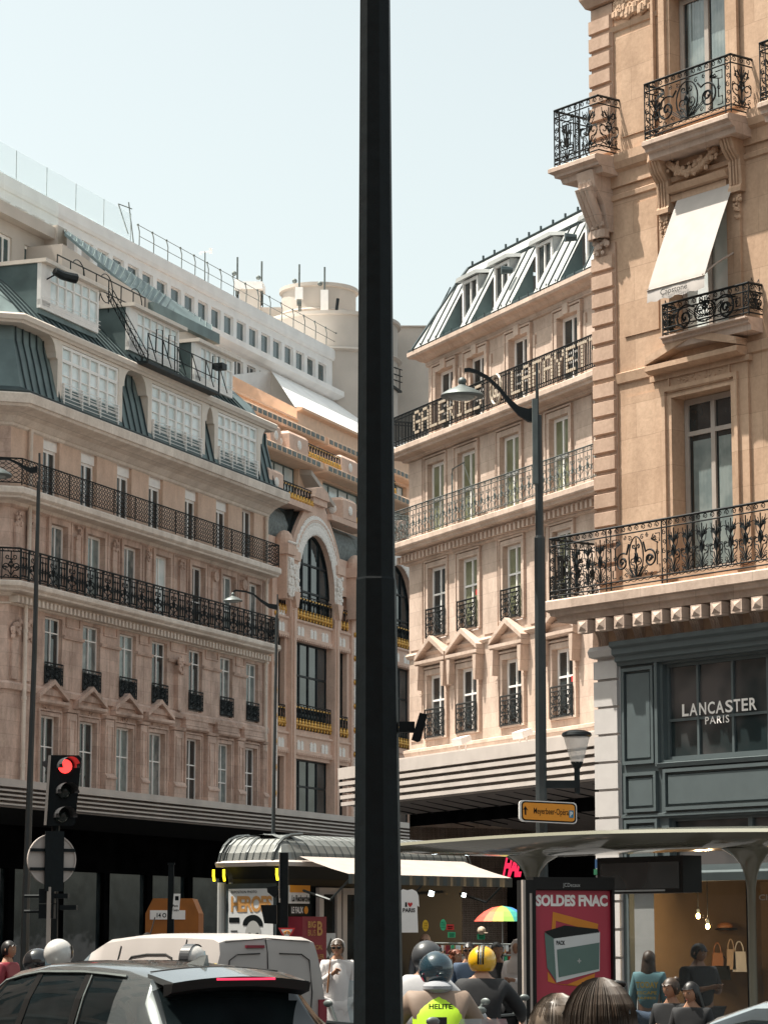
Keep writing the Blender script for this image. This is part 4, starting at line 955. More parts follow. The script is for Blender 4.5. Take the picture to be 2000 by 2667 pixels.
for a, b in cuts: mb.quad(roofpt(a, -.70), roofpt(b, -.70), roofpt(b, -.95), roofpt(a, -.95))
mb.quad((1.4, .95, 21.25), (E2, .95, 21.25), (E2, 1.25, 21.72), (1.65, 1.25, 21.72)); mb.quad((1.65, 1.25, 21.72), (E2, 1.25, 21.72), (E2, 5, 21.9), (1.65, 5, 21.9))
mb.quad(roofpt(.4, .05), roofpt(1.4, -.95), (1.65, 10, 21.5), (.4, 12, 19.4)); mb.quad((1.4, .95, 21.25), (1.65, 1.25, 21.72), (1.65, 10, 21.72), (1.4, 10, 21.25))
mb.build('roof', 'zinc_pale', rb)
mb = MB(); x = 1.0
while x < E2:
    if not any(a - .05 < x < b + .03 for a, b in cuts):
        p0, p1 = Vector(roofpt(x, .05)), Vector(roofpt(x, -.95)); mb.loft([[p0 + Vector(q) for q in ((-.012, 0, 0), (.012, 0, 0), (.012, -.035, .015), (-.012, -.035, .015))], [p1 + Vector(q) for q in ((-.012, 0, 0), (.012, 0, 0), (.012, -.035, .015), (-.012, -.035, .015))]])
    x += .52
mb.tube([(1.4, .93, 21.26), (E2, .93, 21.26)], .05, 5); mb.tube([(1.65, 1.25, 21.74), (E2, 1.25, 21.74)], .05, 5); mb.tube([roofpt(.4, .05), roofpt(1.4, -.95), (1.65, 1.25, 21.74)], .06, 5)
x = 1.9
while x < E2: mb.box(x, x + .05, 1.2, 1.25, 21.74, 21.88); x += .75
mb.build('roof_seam', 'zinc_dark', rb)  # seams in dark zinc, the shadow along them put into the colour
for a, b in DW:
    m_ = MB(); m_.box(a - .45, b + .02, .0, .66, 19.37, 19.42)
    m_.face([(a - .45, -.03, 19.42), (a - .45, .66, 19.42), (a - .45, .66, 20.62)]); m_.box(a - .06, b + .04, .62, .66, 19.42, 19.8); dm = m_.build('dormer', 'zinc_green', rb)
    m_ = MB(); m_.frame(a - .04, b + .03, 19.78, 21.0, .53, .63, .09); m_.box(a - .04, a + .1, .56, .66, 19.42, 19.8); m_.box((a + b) / 2 - .03, (a + b) / 2 + .03, .55, .6, 19.85, 20.9); m_.build('window', 'white_paint', dm)
    m_ = MB(); m_.quad((a, .60, 19.8), (b, .60, 19.8), (b, .60, 20.95), (a, .60, 20.95)); m_.build('pane', 'glass_dark', dm)
    m_ = MB(); m_.loft([[(a - .30, .42, 21.02), (b + .16, .42, 21.02), (b + .16, 1.3, 21.12), (a - .30, 1.3, 21.12)], [(a - .22, .42, 21.14), (b + .08, .42, 21.14), (b + .08, 1.3, 21.24), (a - .22, 1.3, 21.24)]]); m_.box(b + .03, b + .07, .55, 1.2, 20.2, 21.03); m_.build('dormer_roof', 'zinc_pale', dm)
for px_, py_ in ((1330, 707), (1497, 622)):
    s, z = RB.sh(px_, py_, -.3); m_ = MB(); m_.tube([(s, .35, z + .05), (s - .1, .05, z + .05)], .09, 8, r2=.13); m_.build('roof_spotlight', 'zinc_dark', rb)
# far beige block seen between the pole and the pale block
fb = thing('distant_building', 'beige building far down the side street seen just right of the black pole', 'building', at(1052, 2440, 150), R(-8))
fb.location.z = 0; z1 = at(1050, 925, 150).z; mb = MB(); mb.box(-9, -.2, 0, 8, 0, z1); mb.box(-9.3, .1, -.3, 8, z1 - 1.1, z1 - .6); mb.box(-.2, 6, .5, 8, 0, at(1060, 1055, 150).z); mb.box(-9.3, 6.2, -.1, 8, at(1060, 1080, 150).z, at(1060, 1070, 150).z); mb.build('wall', 'grey_render', fb)
mb = MB()
for z in range(8, 26, 4): mb.box(-1.4, -.9, -.02, .1, z, z + 2)
mb.build('window', 'glass_dark', fb)
# ================================================================== NEAR RIGHT BUILDING
NB = Facade(1550, 48.4, .6066, -.795); npath = [(.24, 8), (.24, 0), (7.5, 0)]
nb = thing('boutique_building', 'golden stone corner building with scrolled iron balconies above a dark painted shopfront', 'building', NB.O, NB.rz)
E = 7.5; path = [(0, 8), (0, 0), (E, 0)]
WX = [(2.21, 3.67), (2.21 + 4.05, 3.67 + 3.6)]
ho = []
for a, b in WX: ho += [(a, b, 8.0, 11.1, .42), (a, b, 12.2, 14.6, .42), (a + .05, b + .0, 16.0, 18.4, .30)]
mb = MB(); mb.wall(.24, E, 6.9, 21, ho); mb.quad((.24, 0, 0), (.24, 8, 0), (.24, 8, 21), (.24, 0, 21))
# recessed look of the wall fields: raised pilaster strips
for a, b in WX:
    for x0, x1 in ((a - .42, a - .003), (b + .003, b + .42)):
        mb.box(x0, x1, -.05, 0, 8.0, 11.62)
    mb.frame(a - .2, b + .2, 7.9, 11.30, -.10, -.05, .08)
    mb.box(a - .003, b + .003, -.05, 0, 11.101, 11.62); mb.frame(a - .05, b + .02, 11.2, 11.5, -.085, -.05, .035)
    leafy(mb, (a + b) / 2, 11.27, 1.15, .15, -.05, n=46)
    mb.box(a - .50, b + .50, -.09, 0, 11.45, 11.55)
    # corbels of the pediment
    pediment(mb, a - .40, b + .42, 11.55, .46, .30)
    # capstone storey brackets and garland
    for x in (a - .22, b + .12):
        pr = [(-.02, 15.55), (.30, 15.55), (.34, 15.35), (.26, 15.15), (.12, 14.98), (.10, 14.55), (.13, 14.5), (.13, 14.42), (-.02, 14.42)]
        mb.loft([[(x + dx, -d, z) for d, z in pr] for dx in (0, .3)])
        for q in (.05, .12, .19): mb.tube([(x + q + .02, -d - .015, z) for d, z in pr[1:6]], .018, 4)
        leafy(mb, x + .15, 13.95, .2, .42, -.08, n=16)
    for q_ in range(5): leafy(mb, a + .25 + (b - a - .5) * q_ / 4, 15.28 - .28 * math.sin(math.pi * (q_ + .4) / 4.8) - .1, .3, .26, -.17, n=9)
    for i in range(26): t = i / 25; mb.ball((a + .12 + t * (b - a - .3), -.12, 15.28 - .28 * math.sin(math.pi * t)), .07 + .05 * math.sin(math.pi * t), .08, .07, 6, 4)
    mb.sweep([(0, 14.72), (.14, 14.75), (.2, 14.85), (0, 14.9)], [(a + .1, 0), (b + .1, 0)])
    for x0, x1 in ((a - .22, a - .003), (b + .003, b + .32)): mb.box(x0, x1, -.06, 0, 12.2, 14.42); mb.box(x0 + .05, x1 - .02, -.06, 0, 16.0, 18.9)
    mb.box(a - .003, b + .003, -.06, 0, 14.603, 14.72)
    mb.frame(a - .34, b + .36, 15.95, 18.9, -.09, -.02, .06)
mb.sweep([(0, 15.2), (.05, 15.2), (.05, 15.45), (.12, 15.5), (.16, 15.62), (.16, 15.78), (0, 15.82)], npath)
mb.sweep([(0, 11.55), (.04, 11.58), (.06, 11.75), (0, 11.78)], npath)
mb.sweep([(0, 14.95), (.04, 14.97), (.05, 15.05), (0, 15.08)], npath)
mb.sweep([(0, 18.12), (.03, 18.14), (.06, 18.22), (0, 18.25)], [(.75, 0), (2.0, 0)]); leafy(mb, 1.35, 18.35, 1.0, .5, -.03, n=60)
mb.box(1.0, 1.95, -.025, 0, 8.1, 11.3); mb.box(1.0, 1.9, -.025, 0, 12.4, 14.8); mb.box(1.0, 1.9, -.025, 0, 16.1, 18.0)
mb.build('wall', 'gold_stone', nb)
mb = MB(); 
for lo_, hi in ((8.0, 14.2), (15.85, 18.7)):
    mb.box(.22, .80, -.035, 0.3, lo_, hi); z = lo_ + .02
    while z < hi - .2:
        mb.loft([[(.18, -.036, z), (.78, -.036, z), (.78, -.036, z + .28), (.18, -.036, z + .28)], [(.20, -.085, z + .02), (.76, -.085, z + .02), (.76, -.085, z + .26), (.20, -.085, z + .26)]]); z += .335
mb.sweep([(0, 18.72), (.1, 18.74), (.18, 18.9), (.22, 19.1), (0, 19.2)], [(.24, 8), (.24, 0), (1.1, 0)])
mb.build('quoins', 'quoin_stone', nb)
# balconies: full length, window sill, projecting window and corner
def balc(p, d, z0, z1, H, close=(False, False), prof=None):
    m_ = MB(); m_.sweep([(0, z0 - .10), (d * .75, z0 - .08), (d * .8, z0 + .02), (d * .93, z0 + .04), (d * .95, z0 + .09), (d + .05, z0 + .14), (d + .05, z1 - .03), (d, z1), (0, z1 + .01)], p)
    o = m_.build('balcony', 'pale_stone', nb); railing(o, p, d - .04, z1 + .02, H, pat_fancy, 'iron', close=close); return o
big = balc(path, .56, 7.44, 7.76, 1.10)
m_ = MB(); k = 0; x = .25
while x < E:
    pr = [(0, 6.86)] + [(.05 + .40 * (1 - math.cos(R(t))), 6.86 + .44 * math.sin(R(t))) for t in range(0, 91, 15)] + [(.45, 7.32), (0, 7.32)]
    m_.loft([[(x + dx, -d, z) for d, z in pr] for dx in (0, .2)])
    for q in (.04, .1, .16): m_.tube([(x + q, -d - .012, z) for d, z in pr[1:8]], .012, 4)
    m_.box(x - .03, x + .23, -.53, -.36, 7.1, 7.33); m_.loft([[(x, -.531, 7.14), (x + .2, -.531, 7.14), (x + .2, -.531, 7.3), (x, -.531, 7.3)], [(x + .09, -.57, 7.21), (x + .11, -.57, 7.21), (x + .11, -.57, 7.23), (x + .09, -.57, 7.23)]]); x += .48
m_.build('corbel', 'pale_stone', big)
for a, b in WX[:1]: balc([(a + .1, 0), (b + .75, 0)], .36, 11.98, 12.12, .56, (True, True)); balc([(2.15, 0), (4.3, 0)], .56, 15.42, 15.66, 1.02, (True, True))
balc([(5.0, 0), (7.2, 0)], .56, 15.42, 15.66, 1.02, (True, True))
cb_ = balc([(.24, 3), (.24, 0), (.92, 0)], .56, 15.5, 15.74, 1.06, (False, True))
m_ = MB()
for dx in (0, .12, .24): 
    for pts, r in (([( .18 + .22 * math.cos(R(t)), 15.25 + .20 * math.sin(R(t))) for t in range(90, 400, 20)], .07), ([(.42 * (1 - k / 10) ** .8 + .05, 15.2 - .75 * k / 10) for k in range(11)], .08), ([(.1, 14.45), (.1, 14.3)], .12)):
        m_.tube([(.34 + dx, -d - .02, z) for d, z in pts], r, 8)
m_.loft([[(.28, -d, z) for d, z in ((0, 15.5), (.5, 15.5), (.42, 15.2), (.22, 14.9), (.1, 14.4), (0, 14.4))], [(.72, -d, z) for d, z in ((0, 15.5), (.5, 15.5), (.42, 15.2), (.22, 14.9), (.1, 14.4), (0, 14.4))]])
m_.tube([(.2 - d, .3, z) for d, z in ((0.05, 14.4), (.15, 14.8), (.38, 15.1), (.46, 15.4))], .16, 8); leafy(m_, .5, 14.0, .34, .55, -.1, n=30); leafy(m_, .5, 14.5, .3, .7, -.2, n=24)
m_.build('scroll_bracket', 'pale_stone', cb_)
def drape_sheen(o, a, b, z0, z1, y):  # pale curtain sheet on each casement, standing in for the glass's pale reflection
    for k in (0, 1):
        x0 = a + .12 + (b - a - .2) / 2 * k; w_ = (b - a - .2) / 2 - .1; q = MB(); q.loft([[(x0 + w_ * (.16 + .84 * i / 10), y - .003 * (i % 2) - .002, z) for i in range(11)] for z in (z0 + .12, z1 - .12)], closed=False); q.build('curtain_sheen', 'glass_drape', o)
for a, b in WX:
    drape_sheen(window(nb, a + .02, b - .02, 8.0, 11.08, .24, (.80,), 2, .10, 'stone_paint', 'glass_dark', .05), a, b, 8.0, 10.45, .268)
    window(nb, a + .02, b - .02, 12.2, 14.58, .24, (), 2, .10, 'stone_paint', 'glass_pale', .05)
    drape_sheen(window(nb, a + .07, b - .02, 16.0, 18.38, .24, (), 2, .10, 'stone_paint', 'glass_dark', .05), a + .05, b, 16.0, 18.38, .268)

# awning with lettering
a0, a1 = 2.45, 3.80; zt_, zb_ = 14.62, 12.86; d1 = .80
m_ = MB(); n = 12
rings = []
for j in range(n + 1):
    t = j / n; rings.append([(a0 + (a1 + .06 - a0) * i / 16, -(.05 + (d1 - .05) * t + .02 * math.sin(math.pi * t)), zt_ + (zb_ - zt_) * t + .006 * math.sin(i * 2.1) * t) for i in range(17)])
m_.loft(rings, closed=False); m_.loft([[(x, y, z) for x, y, z in rings[-1]], [(a0 + (a1 + .06 - a0) * i / 16, -d1 - .015 + .012 * math.sin(i * 1.3), zb_ - .22 + .018 * math.sin(i * 1.7)) for i in range(17)]], closed=False)

aw = m_.build('awning', 'canvas', nb, True)
m_ = MB(); text_on(m_, 'Capstone', lambda u, v: (u, -d1 - .035, v), a0 + .36, a0 + 1.02, zb_ - .18, zb_ - .05, bold=.002); m_.build('lettering', 'black_paint', aw)
m_ = MB()
for x in (a0 + .02, a1 + .02): m_.tube([(x, -.02, 13.4), (x, -.45, 13.15), (x, -d1, zb_ + .02)], .018)
m_.tube([(a0, -d1, zb_), (a1 + .06, -d1, zb_)], .02); m_.build('awning_arm', 'stone_paint', aw)
# ------------------------------------------------------------------ shopfront
sf = MB(); e = E
sf.wall(.765, e, 0, 6.55, [(1.84, e - .3, 4.80, 6.46, .25), (1.95, e - .2, 2.95, 3.80, .25), (.9, e - .2, .3, 2.75, .6)], -.02)
sf.sweep([(.02, 6.50), (.10, 6.50), (.12, 6.56), (.17, 6.58), (.17, 6.66), (.24, 6.70), (.24, 6.80), (.30, 6.84), (.30, 6.92), (.02, 6.95)], [(.78, 0), (e, 0)])
def panel(m_, a, b, c, d, y=-.02):
    m_.frame(a, b, c, d, y - .07, y, .06); m_.loft([[(a + .09, y, c + .09), (b - .09, y, c + .09), (b - .09, y, d - .09), (a + .09, y, d - .09)], [(a + .11, y - .045, c + .11), (b - .11, y - .045, c + .11), (b - .11, y - .045, d - .11), (a + .11, y - .045, d - .11)]])
panel(sf, .86, 1.66, 4.76, 6.45); panel(sf, .88, 1.70, 3.93, 4.62); panel(sf, 1.88, 4.9, 3.93, 4.64); panel(sf, 5.0, e, 3.93, 4.64); panel(sf, .88, 1.72, 2.95, 3.80)
sf.sweep([(.02, 4.66), (.1, 4.67), (.12, 4.74), (.02, 4.76)], [(1.76, 0), (e, 0)]); sf.sweep([(.02, 3.83), (.07, 3.84), (.07, 3.89), (.02, 3.9)], [(.8, 0), (e, 0)])
sf.box(1.70, 1.77, -.09, -.02, 4.7, 6.5); sf.sweep([(.02, 2.72), (.12, 2.72), (.14, 2.86), (.02, 2.9)], [(.8, 0), (e, 0)])
s_ = sf.build('shopfront', 'charcoal_paint', nb)
w1 = MB(); w1.frame(1.84, e - .3, 4.80, 6.46, .08, .16, .06)
for x in (2.60, 3.44, 4.27, 5.1, 5.9): w1.box(x - .025, x + .025, .08, .14, 4.86, 6.40)
w1.box(1.9, e - .36, .085, .135, 5.46, 5.505); w1.frame(1.95, e - .2, 2.95, 3.80, .05, .14, .05); 
for x in (3.83, 5.6): w1.box(x - .05, x + .05, .05, .14, 3.0, 3.75)
o_ = w1.build('window', 'charcoal_paint', s_)
w1 = MB(); w1.quad((1.84, .12, 4.8), (e - .3, .12, 4.8), (e - .3, .12, 6.46), (1.84, .12, 6.46)); w1.quad((1.95, .10, 2.95), (e - .2, .10, 2.95), (e - .2, .10, 3.8), (1.95, .10, 3.8)); w1.build('pane', 'glass_shop', s_)

lt = MB(); fm = lambda u, v: (u, .055, v)
text_on(lt, 'L', fm, 2.24, 2.40, 5.53, 5.74, bold=.03)
for ch, a, b in (('A', 2.42, 2.62), ('N', 2.66, 2.83), ('C', 2.87, 3.04), ('A', 3.06, 3.26), ('S', 3.29, 3.47), ('T', 3.49, 3.65), ('E', 3.68, 3.83), ('R', 3.86, 4.03)): text_on(lt, ch, fm, a, b, 5.53, 5.74, bold=.02)
text_on(lt, 'PARIS', fm, 2.80, 3.38, 5.36, 5.49, bold=.01, sp=1.2); lt.build('lettering', 'white_paint', s_)
# white rusticated pier
pr = MB(); z = 0
pr.box(.18, .74, -.03, .3, 0, 6.80)
while z < 6.6: pr.box(.15, .755, -.10, .2, z, min(z + .44, 6.62)); z += .485
pr.sweep([(.02, 6.68), (.16, 6.70), (.2, 6.80), (.14, 6.88), (.02, 6.9)], [(.1, 0), (.77, 0)])
pr.build('pier', 'pier_paint', nb)
ss = MB(); ss.box(.12, .72, -.125, -.10, 2.55 + .32, 2.95 + .02); sg = ss.build('street_plate', 'plate_green', nb)
ss = MB(); ss.box(.16, .68, -.13, -.126, 2.98 + .0, 3.14); sg = ss.build('street_plate', 'plate_blue', nb)
# lit interior behind the lower shop window
it = MB(); it.quad((.9, 3.2, .2), (e + 2, 3.2, .2), (e + 2, 3.2, 2.8), (.9, 3.2, 2.8)); it.quad((.9, .3, .2), (.9, 3.2, .2), (.9, 3.2, 2.8), (.9, .3, 2.8)); it.quad((.9, .3, 2.78), (e, .3, 2.78), (e, 3.2, 2.78), (.9, 3.2, 2.78)); it.quad((.9, .3, .25), (e, .3, .25), (e, 3.2, .25), (.9, 3.2, .25)); it.build('interior', 'shop_wall', nb)
it = MB(); it.quad((1.0, .02, .35), (1.5, .02, .35), (1.5, .02, 2.7), (1.0, .02, 2.7)); it.build('door_panel', 'zinc_pale', nb)
# ================================================================== STREET FURNITURE
def sc(Y): return Y * math.cos(PITCH) / FPX        # metres per photo pixel at distance Y (near the horizon)
def lamp_head(mb, c, r):
    mb.loft([[(c.x + r * k * math.cos(2 * math.pi * j / 24), c.y + r * k * math.sin(2 * math.pi * j / 24), c.z + r * z) for j in range(24)] for k, z in ((.06, .42), (.16, .40), (.28, .30), (.62, .16), (.92, -.02), (1.0, -.12), (.98, -.17), (.80, -.18), (.1, -.16))])
def street_lamp(label, Y, post, arm, lamp, r, mat='iron'):
    """post: list of (px,py,width px); arm: px points with widths; lamp (px,py)"""
    b = at(post[-1][0], post[-1][1], Y); t = thing('street_lamp', label, 'street lamp', (b.x, Y, 0), 0, 'tall curved street lamps')
    o = Vector((b.x, Y, 0)); mb = MB(); rings = []
    pts = [(at(x, y, Y) - o, w_ * sc(Y) / 2) for x, y, w_ in post]; pts.append((Vector((pts[-1][0].x, 0, 0)), pts[-1][1] * 1.15))
    mb.loft([[(p.x + rr * math.cos(R(22.5 + 45 * j)), p.y + rr * math.sin(R(22.5 + 45 * j)), p.z) for j in range(8)] for p, rr in pts])
    mb.build('post', 'post_paint', t)
    m2 = MB(); P = [(at(x, y, Y) - o, h * sc(Y) / 2) for x, y, h in arm]
    m2.loft([[(p.x, p.y - .05, p.z - h), (p.x, p.y + .05, p.z - h), (p.x, p.y + .05, p.z + h), (p.x, p.y - .05, p.z + h)] for p, h in P]); m2.build('arm', mat if mat != 'iron' or Y > 60 else 'iron', t)
    m3 = MB(); c = at(*lamp, Y) - o; lamp_head(m3, c, r); m3.ball((c.x, c.y, c.z + r * .55), r * .2, r * .2, r * .2); h = m3.build('lamp_head', 'iron_grey', t, True)
    m4 = MB(); m4.ball((c.x, c.y, c.z - r * .12), r * .72, r * .72, r * .22, 20, 8); m4.build('lamp_glass', 'lens_glass', h, True)
    return t, o

tR, oR = street_lamp('tall black lamp post with curved arm behind the bus shelter carrying the direction sign', 42,
    [(1398, 945, 8), (1399, 1080, 10), (1401, 1082, 21), (1405, 1395, 23), (1405, 1402, 30), (1409, 2000, 31), (1412, 2300, 33)],
    [(1398, 1080, 42), (1375, 1082, 34), (1350, 1070, 24), (1325, 1045, 18), (1300, 1012, 13), (1270, 984, 10), (1240, 968, 9), (1222, 963, 9), (1209, 964, 9)], (1204, 1024), 59 * sc(42))
m = MB(); m.box(-.10, -.02, -.22, -.10, at(1395, 1265, 42).z, at(1395, 1045, 42).z); m.build('junction_box', 'iron_grey', tR)
# pedestrian lantern on a short side arm
m = MB(); a = at(1420, 2042, 42) - oR; b = at(1508, 2040, 42) - oR; m.box(a.x, b.x, -.05, .05, a.z - .07, a.z + .05); m.tube([(b.x - .03, 0, (at(1505, 2068, 42) - oR).z), (b.x - .03, 0, (at(1505, 1992, 42) - oR).z)], .045, 8)
m.lathe([(.05, (at(1505, 2003, 42)).z), (.07, at(1505, 1996, 42).z), (.10, at(1505, 1985, 42).z)], (b.x - .03, 0), 12); m.build('side_arm', 'iron', tR)
m = MB(); z = lambda y: at(1505, y, 42).z
m.lathe([(.09, z(1988)), (.13, z(1965)), (.17, z(1940)), (.205, z(1918)), (.20, z(1916))], (b.x - .03, 0), 20); lg = m.build('lantern_glass', 'lantern_glass', tR, True)
m = MB(); m.lathe([(.21, z(1920)), (.235, z(1916)), (.22, z(1909)), (.13, z(1903)), (.01, z(1901))], (b.x - .03, 0), 20); m.build('lantern_cap', 'iron', lg, True)
street_lamp('slim lamp post with curved arm standing behind the kiosk roof', 70, [(723, 1548, 4), (722, 1600, 5), (721, 1604, 8), (716, 1900, 9), (712, 2150, 11)],
    [(721, 1582, 14), (700, 1578, 11), (680, 1565, 8), (660, 1548, 5), (640, 1541, 4), (615, 1538, 4), (608, 1541, 4)], (607, 1562), 26 * sc(70))
street_lamp('tall lamp post at the far left edge whose arm leaves the frame', 50, [(103, 1180, 6), (103, 1250, 7), (101, 1254, 10), (90, 1700, 14), (81, 1950, 16), (66, 2400, 22)],
    [(98, 1222, 16), (80, 1226, 14), (62, 1217, 10), (45, 1206, 7), (20, 1195, 5), (5, 1195, 4), (-18, 1200, 4)], (-18, 1232), .36)
# direction sign (a thing on its own, clamped to the post)
ds = thing('direction_sign', 'yellow parking direction sign with rounded corners clamped to the tall lamp post', 'sign', at(1352, 2147, 41.7), R(4)); k_ = sc(41.7)
def rrect(x0, x1, z0, z1, r, n=5): return [(x1 - r + r * math.cos(R(a)), z1 - r + r * math.sin(R(a))) for a in range(0, 91, 90 // n)] + [(x0 + r - r * math.cos(R(90 - a)), z1 - r + r * math.sin(R(90 - a))) for a in range(0, 91, 90 // n)] + [(x0 + r - r * math.cos(R(a)), z0 + r - r * math.sin(R(a))) for a in range(0, 91, 90 // n)] + [(x1 - r + r * math.cos(R(90 - a)), z0 + r - r * math.sin(R(90 - a))) for a in range(0, 91, 90 // n)]
def tilt(m_, k=0, s=.045):
    for i in range(k, len(m_.v)): x, y, z_ = m_.v[i]; m_.v[i] = (x, y, z_ - x * s)
W_, H_ = 152 * k_, 56 * k_
m = MB(); m.prism(rrect(0, W_, .04, .04 + H_, .06), -.02, .07); tilt(m); m.build('board', 'white_paint', ds)
m = MB(); m.prism(rrect(.035, W_ - .015, .055, .025 + H_, .055), -.026, -.02); tilt(m); m.build('border', 'black_paint', ds)
m = MB(); m.prism(rrect(.055, W_ - .035, .075, .005 + H_, .045), -.032, -.026); tilt(m); m.build('sign_face', 'sign_orange', ds)

m = MB(); f_ = lambda u, v: (u, -.036, v - u * .045); text_on(m, 'Meyerbeer-Opéra', f_, 38 * k_, 130 * k_, .085 + 9 * k_, .085 + 30 * k_, bold=.004)
for q in ([(14, 10), (18, 10), (18, 27), (14, 27)], [(9, 22), (16, 33), (23, 22), (18, 24), (14, 24)]): m.face([f_(u * k_, .085 + v * k_) for u, v in q])
m.build('lettering', 'black_paint', ds)
m = MB(); m.face([f_(u * k_, .085 + v * k_) for u, v in ((131, 8), (143, 8), (143, 27), (131, 27))]); m.build('parking_badge', 'sign_blue', ds)
m = MB(); text_on(m, 'P', lambda u, v: (u, -.039, v - u * .045), 134 * k_, 140.5 * k_, .085 + 11 * k_, .085 + 24 * k_, bold=.03); m.build('parking_letter', 'white_paint', ds)
# ------------------------------------------------------------------ big black pole right in front
Y = 9.0; cp = at(985.5, 2667, Y); pole = thing('black_pole', 'massive black faceted pole cutting the view in half from top to bottom', 'pole', (cp.x, Y, 0))
pts = [(977, 0, 84), (979.5, 1496, 103), (979.5, 1506, 104), (980, 1512, 108), (985.5, 2667, 131)]
def rg(x, y, w_, z=None): p = at(x, y, Y); rr = w_ * sc(Y) / 2 * 1.02; return [(p.x - cp.x + rr * math.cos(R(15 + 45 * j)), rr * math.sin(R(15 + 45 * j)), p.z if z is None else z) for j in range(8)]
m = MB(); m.loft([rg(985.8, 2667, 133, 0)] + [rg(*q) for q in pts[::-1]] + [rg(974, 0, 76, 8.0)]); m.build('post', 'black_paint', pole)
dt = thing('traffic_detector', 'small black detector box on a short bracket bolted to the black pole', 'camera', at(1040, 1895, Y))
m = MB(); a = at(1040, 1883, Y); b = at(1080, 1908, Y); m.box(0, b.x - a.x, -.02, .02, -.017, .018); m.build('bracket', 'black_paint', dt)
m = MB(); m.loft([[(at(x, y, Y + d) - at(1040, 1895, Y)) for x, y in ((1071, 1928), (1088, 1934), (1096, 1930))] + [at(1113, 1862, Y + d) - at(1040, 1895, Y), at(1093, 1856, Y + d) - at(1040, 1895, Y)] for d in (-.03, .06)]); m.build('housing', 'black_paint', dt)
# ------------------------------------------------------------------ traffic light with round sign seen from behind
Y = 35; k_ = sc(Y); bx = at(140, 2440, Y); tl = thing('traffic_light', 'three lamp traffic light showing red on a black mast at the left', 'traffic light', (bx.x, Y, 0))
o_ = Vector((bx.x, Y, 0)); P = lambda x, y, d=0: at(x, y, Y + d) - Vector((bx.x, Y, 0))
m = MB(); m.tube([P(150, 1990, .25), P(142, 2250, .2), Vector((0, .1, 0))], .055, 8); m.build('mast', 'black_paint', tl)
m = MB(); m.loft([[P(x, y, d) for x, y in ((132, 1967), (205, 1968), (212, 1976), (196, 2146), (188, 2152), (122, 2152))] for d in (0, .22)]); m.build('housing', 'black_paint', tl)
m = MB(); m.loft([[P(x, y, d) for x, y in ((126, 1968), (133, 1968), (121, 2150), (114, 2150))] for d in (-.03, .10)]); m.build('side_strip', 'stone_paint', tl)  # pale strip painted in for the sunlit left side of the housing
for (x, y, mt, nm) in ((170, 1997, 'red_light', 'red_lens'), (166, 2063, 'dark_lens', 'amber_lens'), (161, 2126, 'dark_lens', 'green_lens')):
    c = P(x, y); r = 18.5 * k_
    m = MB(); m.ball((c.x, -.01, c.z), r, .05, r, 20, 8); m.build(nm, mt, tl, True)
    m = MB(); rings = []
    for d, sh_, rr in ((0, 0, 1.22), (-.12, .05, 1.25), (-.22, .10, 1.28)):
        rings.append([(c.x + sh_ + r * rr * math.cos(R(a)), d, c.z + .0 + r * rr * math.sin(R(a))) for a in range(-12, 193, 12)])
    rings[-1] = [(x_ , -.22 + (.10 if z_ < c.z + r * .2 else 0), z_) for x_, _, z_ in rings[-1]]
    m.loft(rings, closed=False); m.build('visor', 'visor_grey' , tl, True)

m = MB(); m.loft([[P(x, y, .3) for x, y in ((110, 1985), (124, 1979), (124, 2003), (112, 1996))], [P(x, y, .55) for x, y in ((110, 1985), (124, 1979), (124, 2003), (112, 1996))]]); m.build('rear_visor', 'visor_grey', tl)
rs = thing('round_sign', 'round road sign seen from its grey back on the traffic light mast', 'road sign', at(135, 2240, Y - .12), R(27))
m = MB(); m.loft([[(.325 * q * math.cos(R(a)), d, .325 * q * math.sin(R(a))) for a in range(0, 360, 10)] for q, d in ((1, .03), (1, -.015), (.95, -.015), (.95, .0), (.02, .0))]); m.build('disc', 'sign_back', rs)
m = MB(); m.box(-.3, .3, -.035, -.002, .10, .14); m.box(-.3, .3, -.035, -.002, -.14, -.10); m.box(-.11, .14, -.06, -.036, -.40, .36); m.build('mounting_bracket', 'black_paint', rs)
pl = thing('pedestrian_signal', 'dark pedestrian signal pair with hooded boxes low on the left mast', 'traffic signal', at(128, 2440, Y - .05))
m = MB()
for x, y in ((125, 2335), (124, 2375)): c = at(x, y, Y - .05) - at(128, 2440, Y - .05); m.box(c.x - .10, c.x + .09, -.12, .12, c.z - .09, c.z + .09); m.tube([(c.x - .1, 0, c.z), (c.x - .3, 0, c.z)], .02)
for x, y in ((172, 2365), (150, 2335)): c = at(x, y, Y - .05) - at(128, 2440, Y - .05); m.box(c.x - .07, c.x + .14, -.1, .1, c.z - .03, c.z + .03)
m.build('housing', 'black_paint', pl); m = MB(); m.box(-.02, .03, -.15, -.1, -.1, .62); m.build('side_strip', 'stone_paint', pl)
